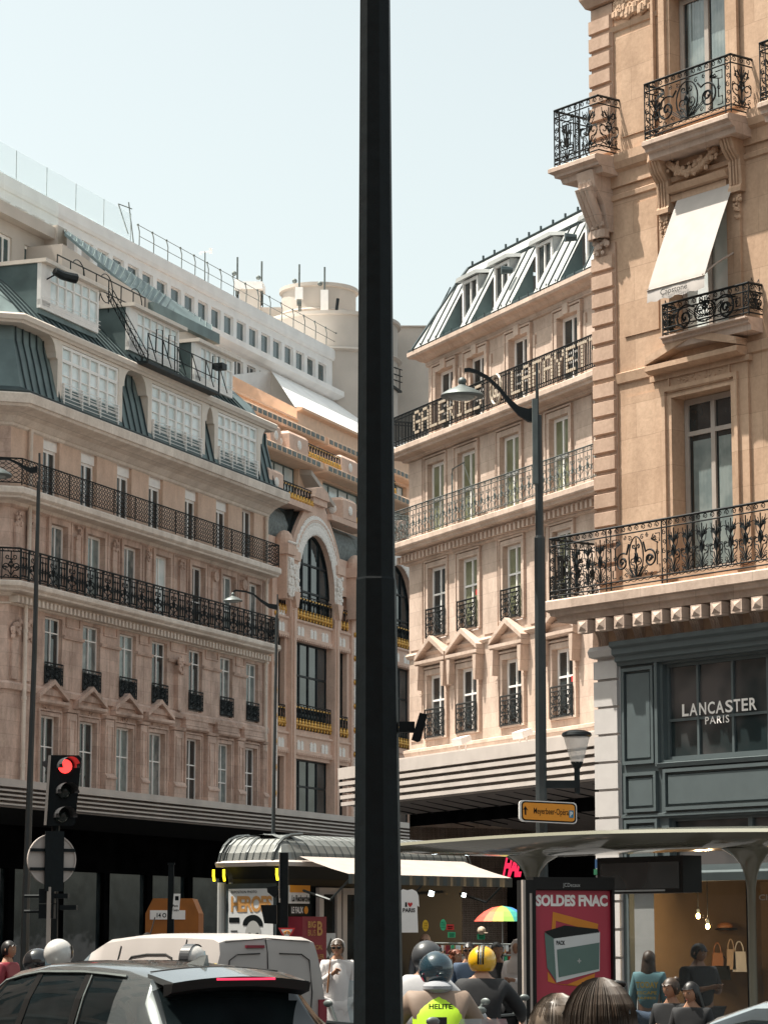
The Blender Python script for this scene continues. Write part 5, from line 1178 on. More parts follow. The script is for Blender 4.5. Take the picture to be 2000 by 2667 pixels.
# dark mast with sticker, orange container
Y = 46; b = at(444, 2440, Y); ms = thing('short_mast', 'dark square mast with a white sticker standing in front of the orange container', 'mast', (b.x, Y, 0))
m = MB(); m.loft([[(x_, y_, 0) for x_, y_ in ((-.075, -.075), (.075, -.075), (.075, .075), (-.075, .075))], [(x_, y_, at(444, 2253, Y).z) for x_, y_ in ((-.045, -.045), (.045, -.045), (.045, .045), (-.045, .045))]]); z = at(444, 2253, Y).z; m.box(-.06, .06, -.06, .06, z, z + .03); m.build('post', 'black_paint', ms)
c = at(460, 2362, Y); m = MB(); f_ = lambda u, v: (c.x - b.x + u * .95 + v * .02, -.09 + .0 * u, c.z + v); m.face([f_(-.07, -.21), f_(.05, -.21), f_(.07, .21), f_(-.05, .21)]); m.build('sticker', 'white_paint', ms)
m = MB(); f2 = lambda u, v: (c.x - b.x + u, -.094, c.z + v); m.face([f2(-.02, .1), f2(.04, .1), f2(.04, .17), f2(-.02, .17)]); text_on(m, 'Paris', f2, -.055, .03, -.01, .03, bold=.02); text_on(m, 'Centre', f2, -.055, .045, -.08, -.04, bold=.02); m.build('sticker_text', 'black_paint', ms)
Y = 52; b = at(448, 2440, Y); ct = thing('orange_container', 'orange chamfered container with a white number plate standing before the dark shops', 'container', (b.x, Y, 0)); k_ = sc(Y)
z = lambda y: at(448, y, Y).z
m = MB(); m.prism([((x - 448) * k_, z(y)) for x, y in ((378, 2480), (378, 2380), (397, 2341), (500, 2341), (517, 2380), (517, 2480))], 0, 1.4); m.prism([(-.5, 0), (.5, 0), (.5, z(2480)), (-.5, z(2480))], .1, 1.3); m.build('body', 'container_orange', ct)
m = MB(); m.box(-58 * k_, 34 * k_, -.02, -.001, z(2396), z(2372)); m.build('plate', 'white_paint', ct)
m = MB(); text_on(m, '14 O', lambda u, v: (u, -.025, v), -40 * k_, -15 * k_, z(2391), z(2379), bold=.03); m.build('lettering', 'black_paint', ct)
# ================================================================== KIOSK
Y = 42; kp = at(732, 2440, Y); ka = math.atan2(.77, .64)
ko = thing('news_kiosk', 'dark rounded newspaper kiosk with ribbed metal roof and yellow lamps at its eaves', 'kiosk', (kp.x, Y, 0), ka)     # local x along the long side, +y towards the far left
kW, kL, ze = 1.45, 4.6, 2.93
ko_plan = lambda ins: [(kL, ins), (kL, kW - ins)] + [(.35 - (.35 - ins) * math.sin(R(a)), kW - .35 + (.35 - ins) * math.cos(R(a))) for a in (0, 30, 60, 90)] + [(.20 - (.20 - ins) * math.cos(R(a)), .20 - (.20 - ins) * math.sin(R(a))) for a in (0, 45, 90)]
m = MB(); m.loft([[(x, y, z) for x, y in ko_plan(ins)] for ins, z in ((.1, 0), (.1, .3), (.1, ze - .25), (.02, ze - .06))]); m.build('body', 'kiosk_dark', ko)
m = MB(); m.loft([[(x, y, z) for x, y in ko_plan(ins)] for ins, z in ((-.10, ze - .06), (-.12, ze), (-.06, ze + .03))]); m.build('eave', 'canopy_metal', ko)
m = MB(); L_ = [(-.04, ze + .02), (.0, ze + .15), (.08, ze + .27), (.2, ze + .36), (.38, ze + .42), (.65, ze + .44)]
m.loft([[(x, y, z) for x, y in ko_plan(min(ins, .66))] for ins, z in L_]); rf = m.build('roof', 'kiosk_roof', ko)
m = MB()
for i in range(24):                       # ribs across the roof
    x = .3 + i * .19; m.tube([(x, ins - .003, z + .003) for ins, z in L_], .009, 4)
for i in range(9): y = .15 + i * .14; m.tube([(ins - .003, y, z + .003) for ins, z in L_], .009 if i % 4 else .025, 4)
for a in (15, 45, 75): m.tube([(.35 - (.35 - ins) * math.sin(R(a)), kW - .35 + (.35 - ins) * math.cos(R(a)), z + .01) for ins, z in L_[:5]], .014, 4)
m.build('roof_rib', 'kiosk_rib', rf)


for x, y in ((-.03, kW - .1), (-.03, kW - .32), (.0, .05)):
    m = MB(); m.tube([(x - .03, y, ze - .28), (x - .05, y, ze - .2), (x - .05, y, ze - .10)], .02, 8); m.build('eave_lamp', 'yellow_lamp', ko)
m = MB(); m.tube([(.09, kW - .12, .1), (.09, kW - .12, ze - .3)], .07, 10); m.tube([(.08, kW - .32, .1), (.08, kW - .32, ze - .3)], .03, 8); m.build('corner_column', 'zinc_pale', ko)
# poster on the end wall
fp = lambda u, v: (.04, kW - .32 - u, .93 + v)       # u to the right as seen from the street
def pface(m_, a, b, c, d, mi=0, e=0): m_.face([tuple(Vector(fp(*q)) + Vector((-e, 0, 0))) for q in ((a, c), (b, c), (b, d), (a, d))], mi)
m = MB(); pface(m, -.06, 1.0, -.06, 1.68); m.build('poster_case', 'zinc_dark', ko)
m = MB(); pface(m, 0, .94, 0, 1.6, 0, .01); ps = m.build('poster', 'poster_white', ko)
m = MB(); text_on(m, 'HEROES', lambda u, v: Vector(fp(u, v)) + Vector((-.016, 0, 0)), .06, .92, 1.24, 1.49, bold=.035, sp=.85); m.build('poster_title', 'poster_gold', ps)
m = MB(); F = lambda u, v: Vector(fp(u, v)) + Vector((-.015, 0, 0))
text_on(m, 'EXPOSITION PHOTO', F, .06, .6, 1.53, 1.57, bold=.01); m.face([F(*q) for q in ((.02, 1.16), (.24, 1.16), (.24, 1.08), (.02, 1.08))])
for i in range(7): m.face([F(*q) for q in ((.06, .96 - i * .09), (.2, .96 - i * .09), (.2, .94 - i * .09), (.06, .94 - i * .09))])
m.face([F(.52 + .21 * math.cos(R(a)), 1.05 + .15 * math.sin(R(a))) for a in range(-10, 191, 15)]); m.face([F(*q) for q in ((.68, .72), (.92, .62), (.92, .3), (.45, .3))]); m.build('poster_print', 'black_paint', ps)
m = MB(); m.face([F(.53 + .17 * math.cos(R(a)), .86 + .25 * math.sin(R(a))) + Vector((-.003, 0, 0)) for a in range(0, 360, 15)]); m.build('portrait', 'zinc_pale', ps)
m = MB()
for x in (.46, .62): m.face([F(x + .035 * math.cos(R(a)), .91 + .016 * math.sin(R(a))) + Vector((-.006, 0, 0)) for a in range(0, 360, 30)])
m.face([F(*q) + Vector((-.006, 0, 0)) for q in ((.48, .72), (.60, .71), (.62, .74), (.54, .725), (.47, .745))]); m.face([F(*q) + Vector((-.006, 0, 0)) for q in ((.53, .80), (.57, .79), (.56, .81))]); m.build('portrait_features', 'kiosk_dark', ps)
# long side: awning, racks, signs, cupboard doors
m = MB(); A0, A1 = .35, 4.45; D_ = 1.05; z0, z1 = 3.02, 2.74
m.loft([[(x, -(.06 + (D_ - .06) * t), z0 + (z1 - z0) * t - .015 * math.sin(math.pi * t)) for x in [A0 + (A1 - A0) * i / 8 for i in range(9)]] for t in (0, .33, .66, 1)], closed=False)
aw = m.build('awning', 'awning_cloth', ko, True)
m = MB(); n = 48; m.loft([[(A0 + (A1 - A0) * i / n, -D_ - .002 - .012 * math.sin(i * 1.6), z1 + dz) for i in range(n + 1)] for dz in (0, -.15)], closed=False)
m.build('valance', 'kiosk_rib', aw)
m = MB()
for x in (A0 + .1, 2.3, A1 - .1): m.tube([(x, -.05, 2.5), (x, -.6, 2.35), (x, -D_, z1 - .03)], .02)
m.build('awning_arm', 'kiosk_rib', aw)
gx_ = lambda u0, u1, v0, v1, e=.0: [(u0, .085 - e, v0), (u1, .085 - e, v0), (u1, .085 - e, v1), (u0, .085 - e, v1)]
def plate(nm, u0, u1, v0, v1, mt, e=.02, par=None): q = MB(); q.box(u0, u1, .06 - e, .075, v0, v1); return q.build(nm, mt, par or ko)
s1 = plate('headline_sign', .24, .70, 2.30, 2.58, 'white_paint'); q = MB(); q.box(.24, .70, .025, .04, 2.47, 2.58); q.build('sign_band', 'sign_orange', s1); q = MB(); text_on(q, 'La Recherche', lambda u, v: (u, .02, v), .27, .68, 2.33, 2.43, bold=.03); q.build('lettering', 'black_paint', s1)
s1 = plate('headline_sign', .24, .70, 2.12, 2.28, 'kiosk_dark'); q = MB(); text_on(q, 'LE FAUX', lambda u, v: (u, .02, v), .26, .53, 2.15, 2.25, bold=.03); q.build('lettering', 'white_paint', s1); q = MB(); q.ball((.61, .03, 2.20), .05, .01, .06); q.build('emblem', 'sign_orange', s1)
s1 = plate('tour_sign', .22, .78, 1.2, 2.10, 'maroon', .3); q = MB(); G = lambda u, v: (u, -.25, v)
text_on(q, 'BIG', G, .34, .52, 1.93, 2.03, bold=.03); text_on(q, 'BUS', G, .34, .52, 1.81, 1.90); text_on(q, 'B', G, .55, .68, 1.81, 2.03, bold=.03); text_on(q, 'OFFICIAL', G, .36, .68, 1.60, 1.67, bold=.02); text_on(q, 'RESELLER', G, .33, .72, 1.46, 1.53, bold=.02); q.build('lettering', 'poster_gold', s1)
for a_, b_ in ((.86, 1.38), (1.42, 1.98)):
    q = MB(); q.frame(a_, b_, .2, 2.55, -.03, .05, .10); dd = q.build('cupboard_door', 'canopy_metal', ko); q = MB(); q.box(a_ + .1, b_ - .1, .02, .05, .3, 2.45); q.build('door_glass', 'glass_dark', dd)
q = MB(); q.box(.95, 1.22, -.05, -.035, 1.2, 1.85); pp = q.build('small_poster', 'poster_white', ko); q = MB(); q.prism([(1.0, 1.6), (1.1, 1.78), (1.18, 1.65), (1.08, 1.5)], -.055, -.052); q.prism([(.98, 1.45), (1.05, 1.5), (1.15, 1.25), (1.1, 1.22)], -.055, -.052); q.build('poster_print', 'kiosk_rib', pp)
# traffic signal seen from behind before the kiosk
Y = 38; b = at(738, 2440, Y); ts = thing('rear_traffic_light', 'dark traffic light mast with signal heads turned away standing before the kiosk', 'traffic light', (b.x, Y, 0)); kk = sc(Y); zz = lambda y: at(738, y, Y).z
m = MB(); m.box(-8 * kk, 12 * kk, -.06, .06, 0, zz(2222)); m.box(-10 * kk, -5 * kk, -.07, .0, zz(2340), zz(2222)); m.build('mast', 'black_paint', ts)
m = MB(); m.box(-12 * kk, -8 * kk, -.07, .02, zz(2352), zz(2222)); m.build('side_strip', 'stone_paint', ts)
m = MB(); m.loft([[(x * kk, d, zz(y)) for x, y in ((-44, 2312), (-15, 2308), (-12, 2330), (-24, 2340), (-42, 2325))] for d in (0, .2)]); m.loft([[(x * kk, d, zz(y)) for x, y in ((-60, 2358), (-18, 2358), (-18, 2408), (-50, 2406))] for d in (0, .25)]); m.build('signal_head', 'black_paint', ts)
b = at(747, 2440, 36); cs = thing('cycle_sign', 'small red bordered triangle sign with a yellow bicycle below the signal heads', 'road sign', at(747, 2450, 37), R(5)); kk = sc(37)
m = MB(); m.prism([(-23 * kk, 32 * kk), (22 * kk, 32 * kk), (0, -8 * kk)], -.02, 0); m.build('border', 'red_sign', cs); m = MB(); m.prism([(-16 * kk, 28 * kk), (15 * kk, 28 * kk), (0, 0)], -.026, -.021); m.build('sign_face', 'poster_white', cs)
m = MB()
for x in (-5, 5): m.tube([(x * kk + 3 * kk * math.cos(R(a)), -.03, 19 * kk + 3 * kk * math.sin(R(a))) for a in range(0, 361, 30)], .006)
m.tube([(-5 * kk, -.03, 19 * kk), (-2 * kk, -.03, 24 * kk), (4 * kk, -.03, 24 * kk), (5 * kk, -.03, 19 * kk)], .006); m.build('bicycle_symbol', 'sign_orange', cs)
# ================================================================== BUS SHELTER
SH = Facade(1045, 36.6, .6066, -.795)     # runs parallel to the boulevard
bs = thing('bus_shelter', 'glass bus shelter with a glossy curved green beige roof on flared columns', 'bus shelter', SH.O, SH.rz)

LS = 9.0; m = MB(); st = []
for i in range(31):
    x = LS * i / 30; t = x / LS; ztop = 2.97 + .07 * math.sin(math.pi * min(1, t * 1.15)); th = .05 + .19 * min(1, t / .28) ** .7 * (1 if t < .45 else max(.8, 1 - (t - .45) * .6))
    st.append([(x, -.75, ztop), (x, -.78, ztop - .04), (x, -.55, ztop - th * .75), (x, -.1, ztop - th), (x, .45, ztop - th), (x, .85, ztop - th * .6), (x, 1.0, ztop - .03), (x, .98, ztop), (x, .1, ztop + .05)])
m.loft(st); m.build('roof', 'shelter_skin', bs, True)
def col(px_, flare=1):
    s = SH.S(px_, 2400, 0); m_ = MB(); m_.lathe([(.055, 0), (.055, 2.15), (.06, 2.35), (.085, 2.5), (.14, 2.62), (.24, 2.72), (.4, 2.80)], (s, .1), 20, 0, 1, .7); m_.build('column', 'shelter_skin', bs, True); return s
c1 = col(1370); c2 = col(1942)
gl = MB(); gl.box(c1 + 1.2, c2 - .1, .64, .65, .3, 2.55); gl.build('glass_wall', 'glass_shelter', bs)
m = MB(); m.box(SH.S(1840), SH.S(1840) + .03, .60, .63, .2, 2.6); m.box(c1 + 1.2, c2, .62, .66, .22, .3); m.box(c1 + .1, c2, .9, .95, .42, .46); m.build('glass_rail', 'shelter_dark', bs)
a_, z_ = SH.sh(1588, 2330, .1); b_, _ = SH.sh(1812, 2330, .1); m = MB(); m.box(a_, b_, -.3, .0, z_, z_ + .43); sn = m.build('display_box', 'shelter_dark', bs); m = MB(); m.box(a_ + .06, b_ - .06, -.306, -.301, z_ + .05, z_ + .36); m.build('screen', 'glass_dark', sn)
m = MB(); m.box(a_ + .06, b_ - .3, -.309, -.3065, z_ + .02, z_ + .04); m.build('screen_strip', 'zinc_pale', sn)
a_ = SH.S(1948); m = MB(); m.box(a_, a_ + 1.2, .5, .6, .4, 2.3); mp = m.build('map_case', 'shelter_dark', bs); m = MB(); text_on(m, 'Chaussée', lambda u, v: (u, .495, v), SH.S(1977, 2335, -.5), SH.S(1977, 2335, -.5) + .62, SH.H(1977, 2346, -.5), SH.H(1977, 2331, -.5), bold=.01); m.build('lettering', 'zinc_pale', mp)
m = MB(); m.box(a_ + .12, a_ + 1.1, .49, .498, .6, 1.9); m.build('map_sheet', 'shop_wall', mp)
# advertising panel at the shelter's end
ad = thing('advert_panel', 'tall illuminated advertising case with a red sale poster at the end of the shelter', 'advertising panel', (0, 0, 0)); Y = 31.5; c = at(1385, 2440, Y); ad.location = (c.x, Y, 0); ad.rotation_euler = (0, 0, R(20)); kk = sc(Y) / math.cos(R(20)) * 1.0
U = lambda px_: (px_ - 1385) * kk * 1.005; Vz = lambda py_: 1.8 + (2440 - py_) * sc(Y + .25)
m = MB(); m.frame(U(1383), U(1600), .2, Vz(2288), -.08, .12, .03); m.box(U(1384), U(1598), .0, .10, .22, Vz(2290)); m.box(U(1386), U(1597), -.078, -.0, Vz(2320), Vz(2291)); m.box(U(1357), U(1384), -.08, .12, 0, Vz(2296)); m.build('case', 'shelter_dark', ad)
m = MB(); m.box(U(1357) - .012, U(1357) + .02, -.09, -.04, 0, Vz(2296)); m.box(U(1372), U(1378), -.09, -.082, 0, Vz(2330)); m.build('edge_trim', 'stone_paint', ad)
m = MB(); m.box(U(1390), U(1593), -.02, -.003, .4, Vz(2322)); po = m.build('poster', 'poster_red', ad)
G = lambda u, v: (U(u), -.024, Vz(v)); G2 = lambda u, v: (U(u), -.028, Vz(v)); G3 = lambda u, v: (U(u), -.032, Vz(v))
def ptext(t, x0, x1, y0, y1, mt, g=G, b=.03, nm='lettering', sp=1): q = MB(); text_on(q, t, lambda u, v: g(u, v), x0, x1, y1, y0, bold=b, sp=sp); return q.build(nm, mt, po)
ptext('SOLDES FNAC', 1394, 1586, 2333, 2363, 'white_paint', b=.05); ptext('SAMEDI', 1407, 1480, 2606, 2622, 'white_paint', b=.04)
q = MB(); text_on(q, 'JCDecaux', lambda u, v: (U(u), -.085, Vz(v)), 1461, 1507, 2316, 2303); q.build('lettering', 'zinc_pale', ad)
def poly(nm, pts, mt, g=G): q = MB(); q.face([g(*p) for p in pts]); q.build(nm, mt, po)
poly('orange_shape', [(1439, 2377), (1560, 2408), (1558, 2430), (1447, 2400), (1445, 2440), (1434, 2440)], 'poster_orange'); poly('orange_shape', [(1424, 2530), (1445, 2560), (1470, 2565), (1550, 2535), (1545, 2570), (1480, 2566), (1440, 2560), (1424, 2555)], 'poster_orange')
poly('carton_side', [(1416, 2430), (1442, 2446), (1447, 2557), (1422, 2520)], 'carton_green', G2); poly('carton_top', [(1416, 2428), (1470, 2412), (1558, 2421), (1563, 2430), (1441, 2446)], 'kiosk_dark', G2)
poly('carton_front', [(1440, 2446), (1564, 2428), (1562, 2529), (1446, 2558)], 'poster_white', G2); poly('carton_print', [(1448, 2474), (1562, 2456), (1560, 2524), (1452, 2545)], 'carton_green', G3)
ptext('PACK', 1447, 1470, 2451, 2462, 'black_paint', G3); ptext('+', 1502, 1512, 2497, 2509, 'zinc_pale', lambda u, v: (U(u), -.035, Vz(v)))
# ================================================================== STALL GOODS
Y = 41; k0 = sc(Y)
def hang(name, label, cat, px_, py_, Yy, group=None): t = thing(name, label, cat, at(px_, py_, Yy), 0, group); return t
t = hang('t_shirt', 'white souvenir t-shirt printed with a red heart hanging beside the black pole', 't-shirt', 1065, 2430, 39.5); k = sc(39.5)
m = MB(); S_ = [(-20, 0), (24, 0), (22, 50), (22, 70), (27, 66), (25, 95), (20, 106), (8, 112), (-4, 109), (-16, 112), (-28, 104), (-34, 72), (-24, 68), (-21, 50)]
m.loft([[(x * k, y, z * k) for x, z in S_] for y in (-.03, .03)]); m.build('cloth', 'white_paint', t)
m = MB(); g_ = lambda u, v: (u * k, -.034, v * k); text_on(m, 'I', g_, -10, -5, 66, 78, bold=.03); text_on(m, 'PARIS', g_, -16, 16, 52, 63, bold=.03); m.build('lettering', 'black_paint', t)
m = MB(); m.face([g_(3, 65), g_(9, 72), g_(9, 76), g_(6, 78), g_(3, 75), g_(0, 78), g_(-3, 76), g_(-3, 72)]); m.build('heart', 'red_sign', t)
def lampo(px_, py_, lab, r=9): t = hang('work_light', lab, 'lamp', px_, py_, 41, 'white work lights in the stall'); k = sc(41); m_ = MB(); m_.loft([[(x * k, y, z * k) for x, z in ((-r, -r * .7), (r * .6, -r), (r, r * .5), (-r * .5, r))] for y in (0, .06)]); m_.build('housing', 'zinc_pale', t); m_ = MB(); m_.loft([[(x * k, y, z * k) for x, z in ((-r * .8, -r * .6), (r * .5, -r * .8), (r * .8, r * .4), (-r * .4, r * .8))] for y in (-.02, -.01)]); m_.build('lamp_face', 'work_glow', t)

lampo(1123, 2328, 'square white work light shining above the stall on the left'); lampo(1208, 2332, 'round white work light shining above the stall on the right', 7)
def tagboard(px_, py_, mt, lab, txt): t = hang('price_sign', lab, 'price sign', px_, py_, 40, 'small price signs above the souvenirs'); k = sc(40); m_ = MB(); m_.loft([[(8 * k * math.cos(R(a)), y, 15 * k * math.sin(R(a))) for a in range(0, 360, 20)] for y in (0, .01)]); m_.build('board', mt, t); m_ = MB(); [text_on(m_, w_, lambda u, v: (u * k, -.006, v * k), -5.5, 5.5, z, z + 4) for w_, z in ((txt[0], 4), (txt[1], -2), (txt[2], -8))]; m_.build('lettering', 'black_paint', t)

tagboard(1108, 2412, 'sign_yellow', 'yellow oval price sign above the souvenir rack', ('2 FOR', '1 ONE', 'Euro')); tagboard(1154, 2410, 'sign_green', 'green oval price sign above the souvenir rack', ('ALL', '5 EUR', 'each'))
for px_, py_, mt, lab in ((1176, 2436, 'sign_green', 'green price card on the souvenir rack'), (1172, 2416, 'red_sign', 'small red card behind the green price card'), (1253, 2441, 'sign_green', 'green price card under the beige cap')):
    t = hang('price_card', lab, 'price card', px_, py_, 40); k = sc(40); m = MB(); m.box(-10 * k, 10 * k, 0, .01, -7 * k, 7 * k); m.build('card', mt, t); m = MB(); m.box(-7 * k, 7 * k, -.006, -.002, 1 * k, 3 * k); m.box(-6 * k, 6 * k, -.006, -.002, -4 * k, -2 * k); m.build('print', 'black_paint', t)
t = hang('baseball_cap', 'beige souvenir cap on a stand left under the rainbow umbrella', 'cap', 1254, 2425, 40); k = sc(40); m = MB(); m.ball((0, 0, 0), 11 * k, .13, 11 * k, 14, 8); m.build('crown', 'canvas_beige', t, True); m = MB(); m.ball((9 * k, -.05, -6 * k), 8 * k, .09, 1.6 * k, 10, 4); m.build('peak', 'canvas_beige', t, True)
t = thing('souvenir_rack', 'crowded souvenir rack of hanging key rings and bags behind the riders', 'display rack', at(1180, 2520, 41)); k = sc(41)
m = MB(); m.box(-80 * k, 170 * k, 0, .5, -.85, -.3); m.tube([(-80 * k, 0, 62 * k), (165 * k, 0, 58 * k)], .012); m.tube([(-80 * k, 0, 30 * k), (165 * k, 0, 30 * k)], .012)
for x in (-80, 0, 90, 165): m.tube([(x * k, .1, -.3), (x * k, .1, 62 * k)], .015)
m.build('frame', 'iron_grey', t)
cols = ['white_paint', 'red_sign', 'stone_paint', 'glass_pale', 'sign_orange', 'sign_green', 'maroon', 'gold', 'zinc_pale']
for mt in cols:
    m = MB()
    for i in range(26): x = random.uniform(-78, 160) * k; z = random.choice((56, 27, 5)) * k; h = random.uniform(8, 24) * k; w_ = random.uniform(2, 5) * k; y = random.uniform(-.12, -.02); m.box(x - w_, x + w_, y, y + .02, z - h, z)
    m.build('souvenirs', mt, t)['kind'] = 'stuff'
um = thing('rainbow_umbrella', 'open rainbow striped umbrella over the souvenir stall', 'umbrella', at(1308, 2401, 39.5)); k = sc(39.5)
rc = [(.60, .05, .02), (.65, .13, .02), (.70, .28, .02), (.62, .50, .05), (.28, .50, .08), (.10, .40, .08), (.05, .35, .30), (.05, .20, .45)]
for i, c_ in enumerate(rc): plain('rainbow%d' % i, c_, .6)
m = MB(); n = 16; prof = [(.01, 40), (.35, 36), (.65, 25), (.86, 12), (1.0, 0)]
for j in range(n):
    a0, a1 = 2 * math.pi * j / n, 2 * math.pi * (j + 1) / n; mi = int(((j + .5) / n) * 16) % 8
    ang = (a0 + a1) / 2; mi = min(7, int((1 - math.cos(ang)) / 2 * 8)) if math.sin(ang) < 0 else 7 - min(7, int((1 + math.cos(ang)) / 2 * 8)); mi = 7 - mi
    for (r0, z0), (r1, z1) in zip(prof, prof[1:]): m.quad(*[(74 * k * r_ * math.cos(a_), 74 * k * r_ * math.sin(a_), z_ * k) for r_, a_, z_ in ((r0, a0, z0), (r0, a1, z0), (r1, a1, z1), (r1, a0, z1))], mi)
m.build('canopy', ['rainbow%d' % i for i in range(8)], um)
m = MB(); m.tube([(0, 0, 40 * k), (0, 0, -75 * k)], .01); m.build('pole', 'zinc_pale', um); m = MB(); [m.tube([(0, 0, 22 * k), (50 * k * math.cos(a * math.pi / 8), 50 * k * math.sin(a * math.pi / 8), 17 * k)], .004, 3) for a in range(16)]; m.build('ribs', 'iron', um)
rl = thing('red_shop_sign', 'slanted red lettered shop sign in the dark behind the kiosk awning', 'shop sign', at(1310, 2285, 52)); k = sc(52)
m = MB(); text_on(m, 'HAL', lambda u, v: (u * k + v * .2 * k, 0, v * k), -2, 46, 0, 58, bold=.05, sp=.9); m.build('lettering', 'red_glow', rl)
# shop interior: pendant bulbs, handbags, wall cap, spot lamps
def bulb(px_, py_, lab, Yy=47): t = hang('pendant_bulb', lab, 'lamp', px_, py_, Yy, 'pendant bulbs in the boutique'); m_ = MB(); m_.ball((0, 0, 0), .035, .035, .05); m_.build('bulb', 'bulb_glow', t); m_ = MB(); m_.tube([(0, 0, .05), (0, 0, .12)], .03, 6); m_.tube([(0, 0, .1), (0, 0, .9)], .008, 4); m_.build('cord', 'iron', t); pl_ = bpy.data.lights.new('bulb_light', 'POINT'); pl_.energy = 30; pl_.color = (1, .66, .33); pl_.shadow_soft_size = .05; q_ = bpy.data.objects.new('bulb_light', pl_); COL.objects.link(q_); q_.parent = t; q_.location = (0, -.12, -.02)

bulb(1818, 2387, 'left glowing bare bulb hanging in the boutique window'); bulb(1843, 2414, 'lower right glowing bare bulb hanging in the boutique window', 46.5)
for px_, py_, w_, h_, mt, lab in ((1868, 2500, 15, 17, 'leather', 'small tan handbag hanging on the boutique wall'), (1903, 2500, 12, 26, 'canvas_beige', 'narrow cream tote bag beside the studded white bag'), (1925, 2506, 18, 26, 'poster_white', 'white studded tote bag hanging on the boutique wall'), (1880, 2535, 22, 18, 'black_paint', 'black handbag hanging below the tan bag')):
    t = hang('handbag', lab, 'handbag', px_, py_, 48.6, 'handbags on the boutique wall'); k = sc(48.6); m = MB(); m.loft([[(x * w_ * k, y, z * h_ * k) for x, z in ((-1, -1), (1, -1), (.85, 1), (-.85, 1))] for y in (-.08, .04)]); m.build('bag_body', mt, t); m = MB(); m.tube([(w_ * k * .6 * math.cos(R(a)), -.03, h_ * k + 26 * k * math.sin(R(a))) for a in range(0, 181, 20)], .012); m.build('bag_handle', mt, t)

t = hang('display_hat', 'round tan hat displayed under a spotlight on the boutique wall', 'hat', 1888, 2415, 48.6); m = MB(); m.ball((0, 0, 0), .15, .1, .08, 14, 6); m.build('crown', 'leather', t, True); m = MB(); m.ball((.02, 0, -.04), .21, .16, .03, 14, 5); m.build('brim', 'black_paint', t, True)
# ================================================================== VEHICLES
HD = Vector((-.616, .788, 0)); HRZ = math.atan2(.788, -.616)
def vehicle(t, st, W, paint, glass='car_glass', pillars=(), roofmat=None, tumble=.80, clad='shelter_dark'):
    """st: (x, sill z, belt z, top z, roof centre z, width factor, greenhouse glass flags (side, top))"""
    prof = []
    for x, zs, zb, zt, zr_, wf, tf in st:
        w2 = W / 2 * wf; wt = W / 2 * tf
        half = [(w2 * .92, zs), (w2, zs + (zb - zs) * .35), (w2 * 1.0, zs + (zb - zs) * .7), (w2 * .965, zb), (w2 * .965 + (wt - w2 * .965) * .5 + .012, zb + (zt - zb) * .55), (wt, zt), (wt * .86, zt + (zr_ - zt) * .62), (wt * .5, zr_ - .006), (0, zr_)]
        prof.append([Vector((x, y, z)) for y, z in half] + [Vector((x, -y, z)) for y, z in half[:-1][::-1]])
    body = MB(); gm = MB(); n = len(prof[0])
    sub = 3
    for i in range(len(prof) - 1):
        for j in range(n):
            k = (j + 1) % n; q = (prof[i][j], prof[i][k], prof[i + 1][k], prof[i + 1][j])
            side = (j in (3, 4)) or (j in (n - 5, n - 6)) ; top = 5 <= j <= n - 7
            isg = (side and pillars and pillars[i][0]) or (top and pillars and pillars[i][1])
            body.quad(*q, 1 if isg else 0)
    body.face(prof[0]); body.face(prof[-1][::-1])
    o = body.build('body', [paint, glass], t, True); return prof
plain('suv_paint', (.12, .135, .137), .14, metal=.5, var=.04, coat=1)
plain('van_paint', (.40, .37, .35), .45, var=.06, scale=1.2, coat=.15)
plain('silver_paint', (.38, .42, .42), .2, metal=.7, var=.04, coat=1)
plain('car_glass', (.006, .009, .010), .04, spec=.4, var=.3)
plain('rubber', (.02, .02, .02), .8); plain('seat_cloth', (.05, .05, .055), .8)
glow('tail_glow', (.75, .03, .08), .9)
def wheel(t, x, y, r=.33, w_=.22):
    m = MB(); m.loft([[(x + rr * math.cos(2 * math.pi * j / 20), y + dy, r + rr * math.sin(2 * math.pi * j / 20)) for j in range(20)] for rr, dy in ((r * .6, -w_ / 2), (r * .95, -w_ / 2), (r, -w_ / 3), (r, w_ / 3), (r * .95, w_ / 2), (r * .6, w_ / 2))]); wo = m.build('wheel', 'rubber', t, True)
    m = MB(); m.loft([[(x + rr * math.cos(2 * math.pi * j / 20), y + dy, r + rr * math.sin(2 * math.pi * j / 20)) for j in range(20)] for rr, dy in ((r * .6, -w_ / 2 - .01), (r * .6, w_ / 2 + .01))]); m.build('rim', 'silver_paint', wo)
# --- grey hatchback SUV
Y = 21.9; c = at(425, 2440, Y); rl = Vector((c.x, Y, 0)); org = rl + Vector((.788, .616, 0)) * .93
car = thing('grey_car', 'steel grey hatchback with black rear spoiler and shark fin antenna in the left foreground', 'car', org, HRZ)
st = [(-.02, .35, .62, .66, .68, .90, .80), (.02, .32, .98, 1.0, 1.02, .97, .86), (.16, .30, 1.03, 1.06, 1.08, .99, .86), (.46, .30, 1.04, 1.36, 1.41, 1.0, .78), (.52, .30, 1.04, 1.44, 1.515, 1.0, .76), (.9, .30, 1.03, 1.485, 1.56, 1.0, .76), (1.5, .30, 1.01, 1.51, 1.60, 1.0, .765), (2.2, .3, .99, 1.505, 1.595, 1.0, .765), (2.75, .30, .98, 1.45, 1.53, 1.0, .75), (3.25, .30, .97, 1.20, 1.26, .99, .77), (3.6, .30, .96, 1.0, 1.05, .97, .80), (4.2, .32, .80, .84, .90, .93, .8), (4.4, .38, .62, .66, .68, .84, .75)]
g_ = [(0, 0), (0, 0), (0, 1), (0, 0), (0, 0), (1, 0), (1, 0), (1, 0), (1, 1), (0, 1), (0, 0), (0, 0)]
pf = vehicle(car, st, 1.86, 'suv_paint', pillars=g_)
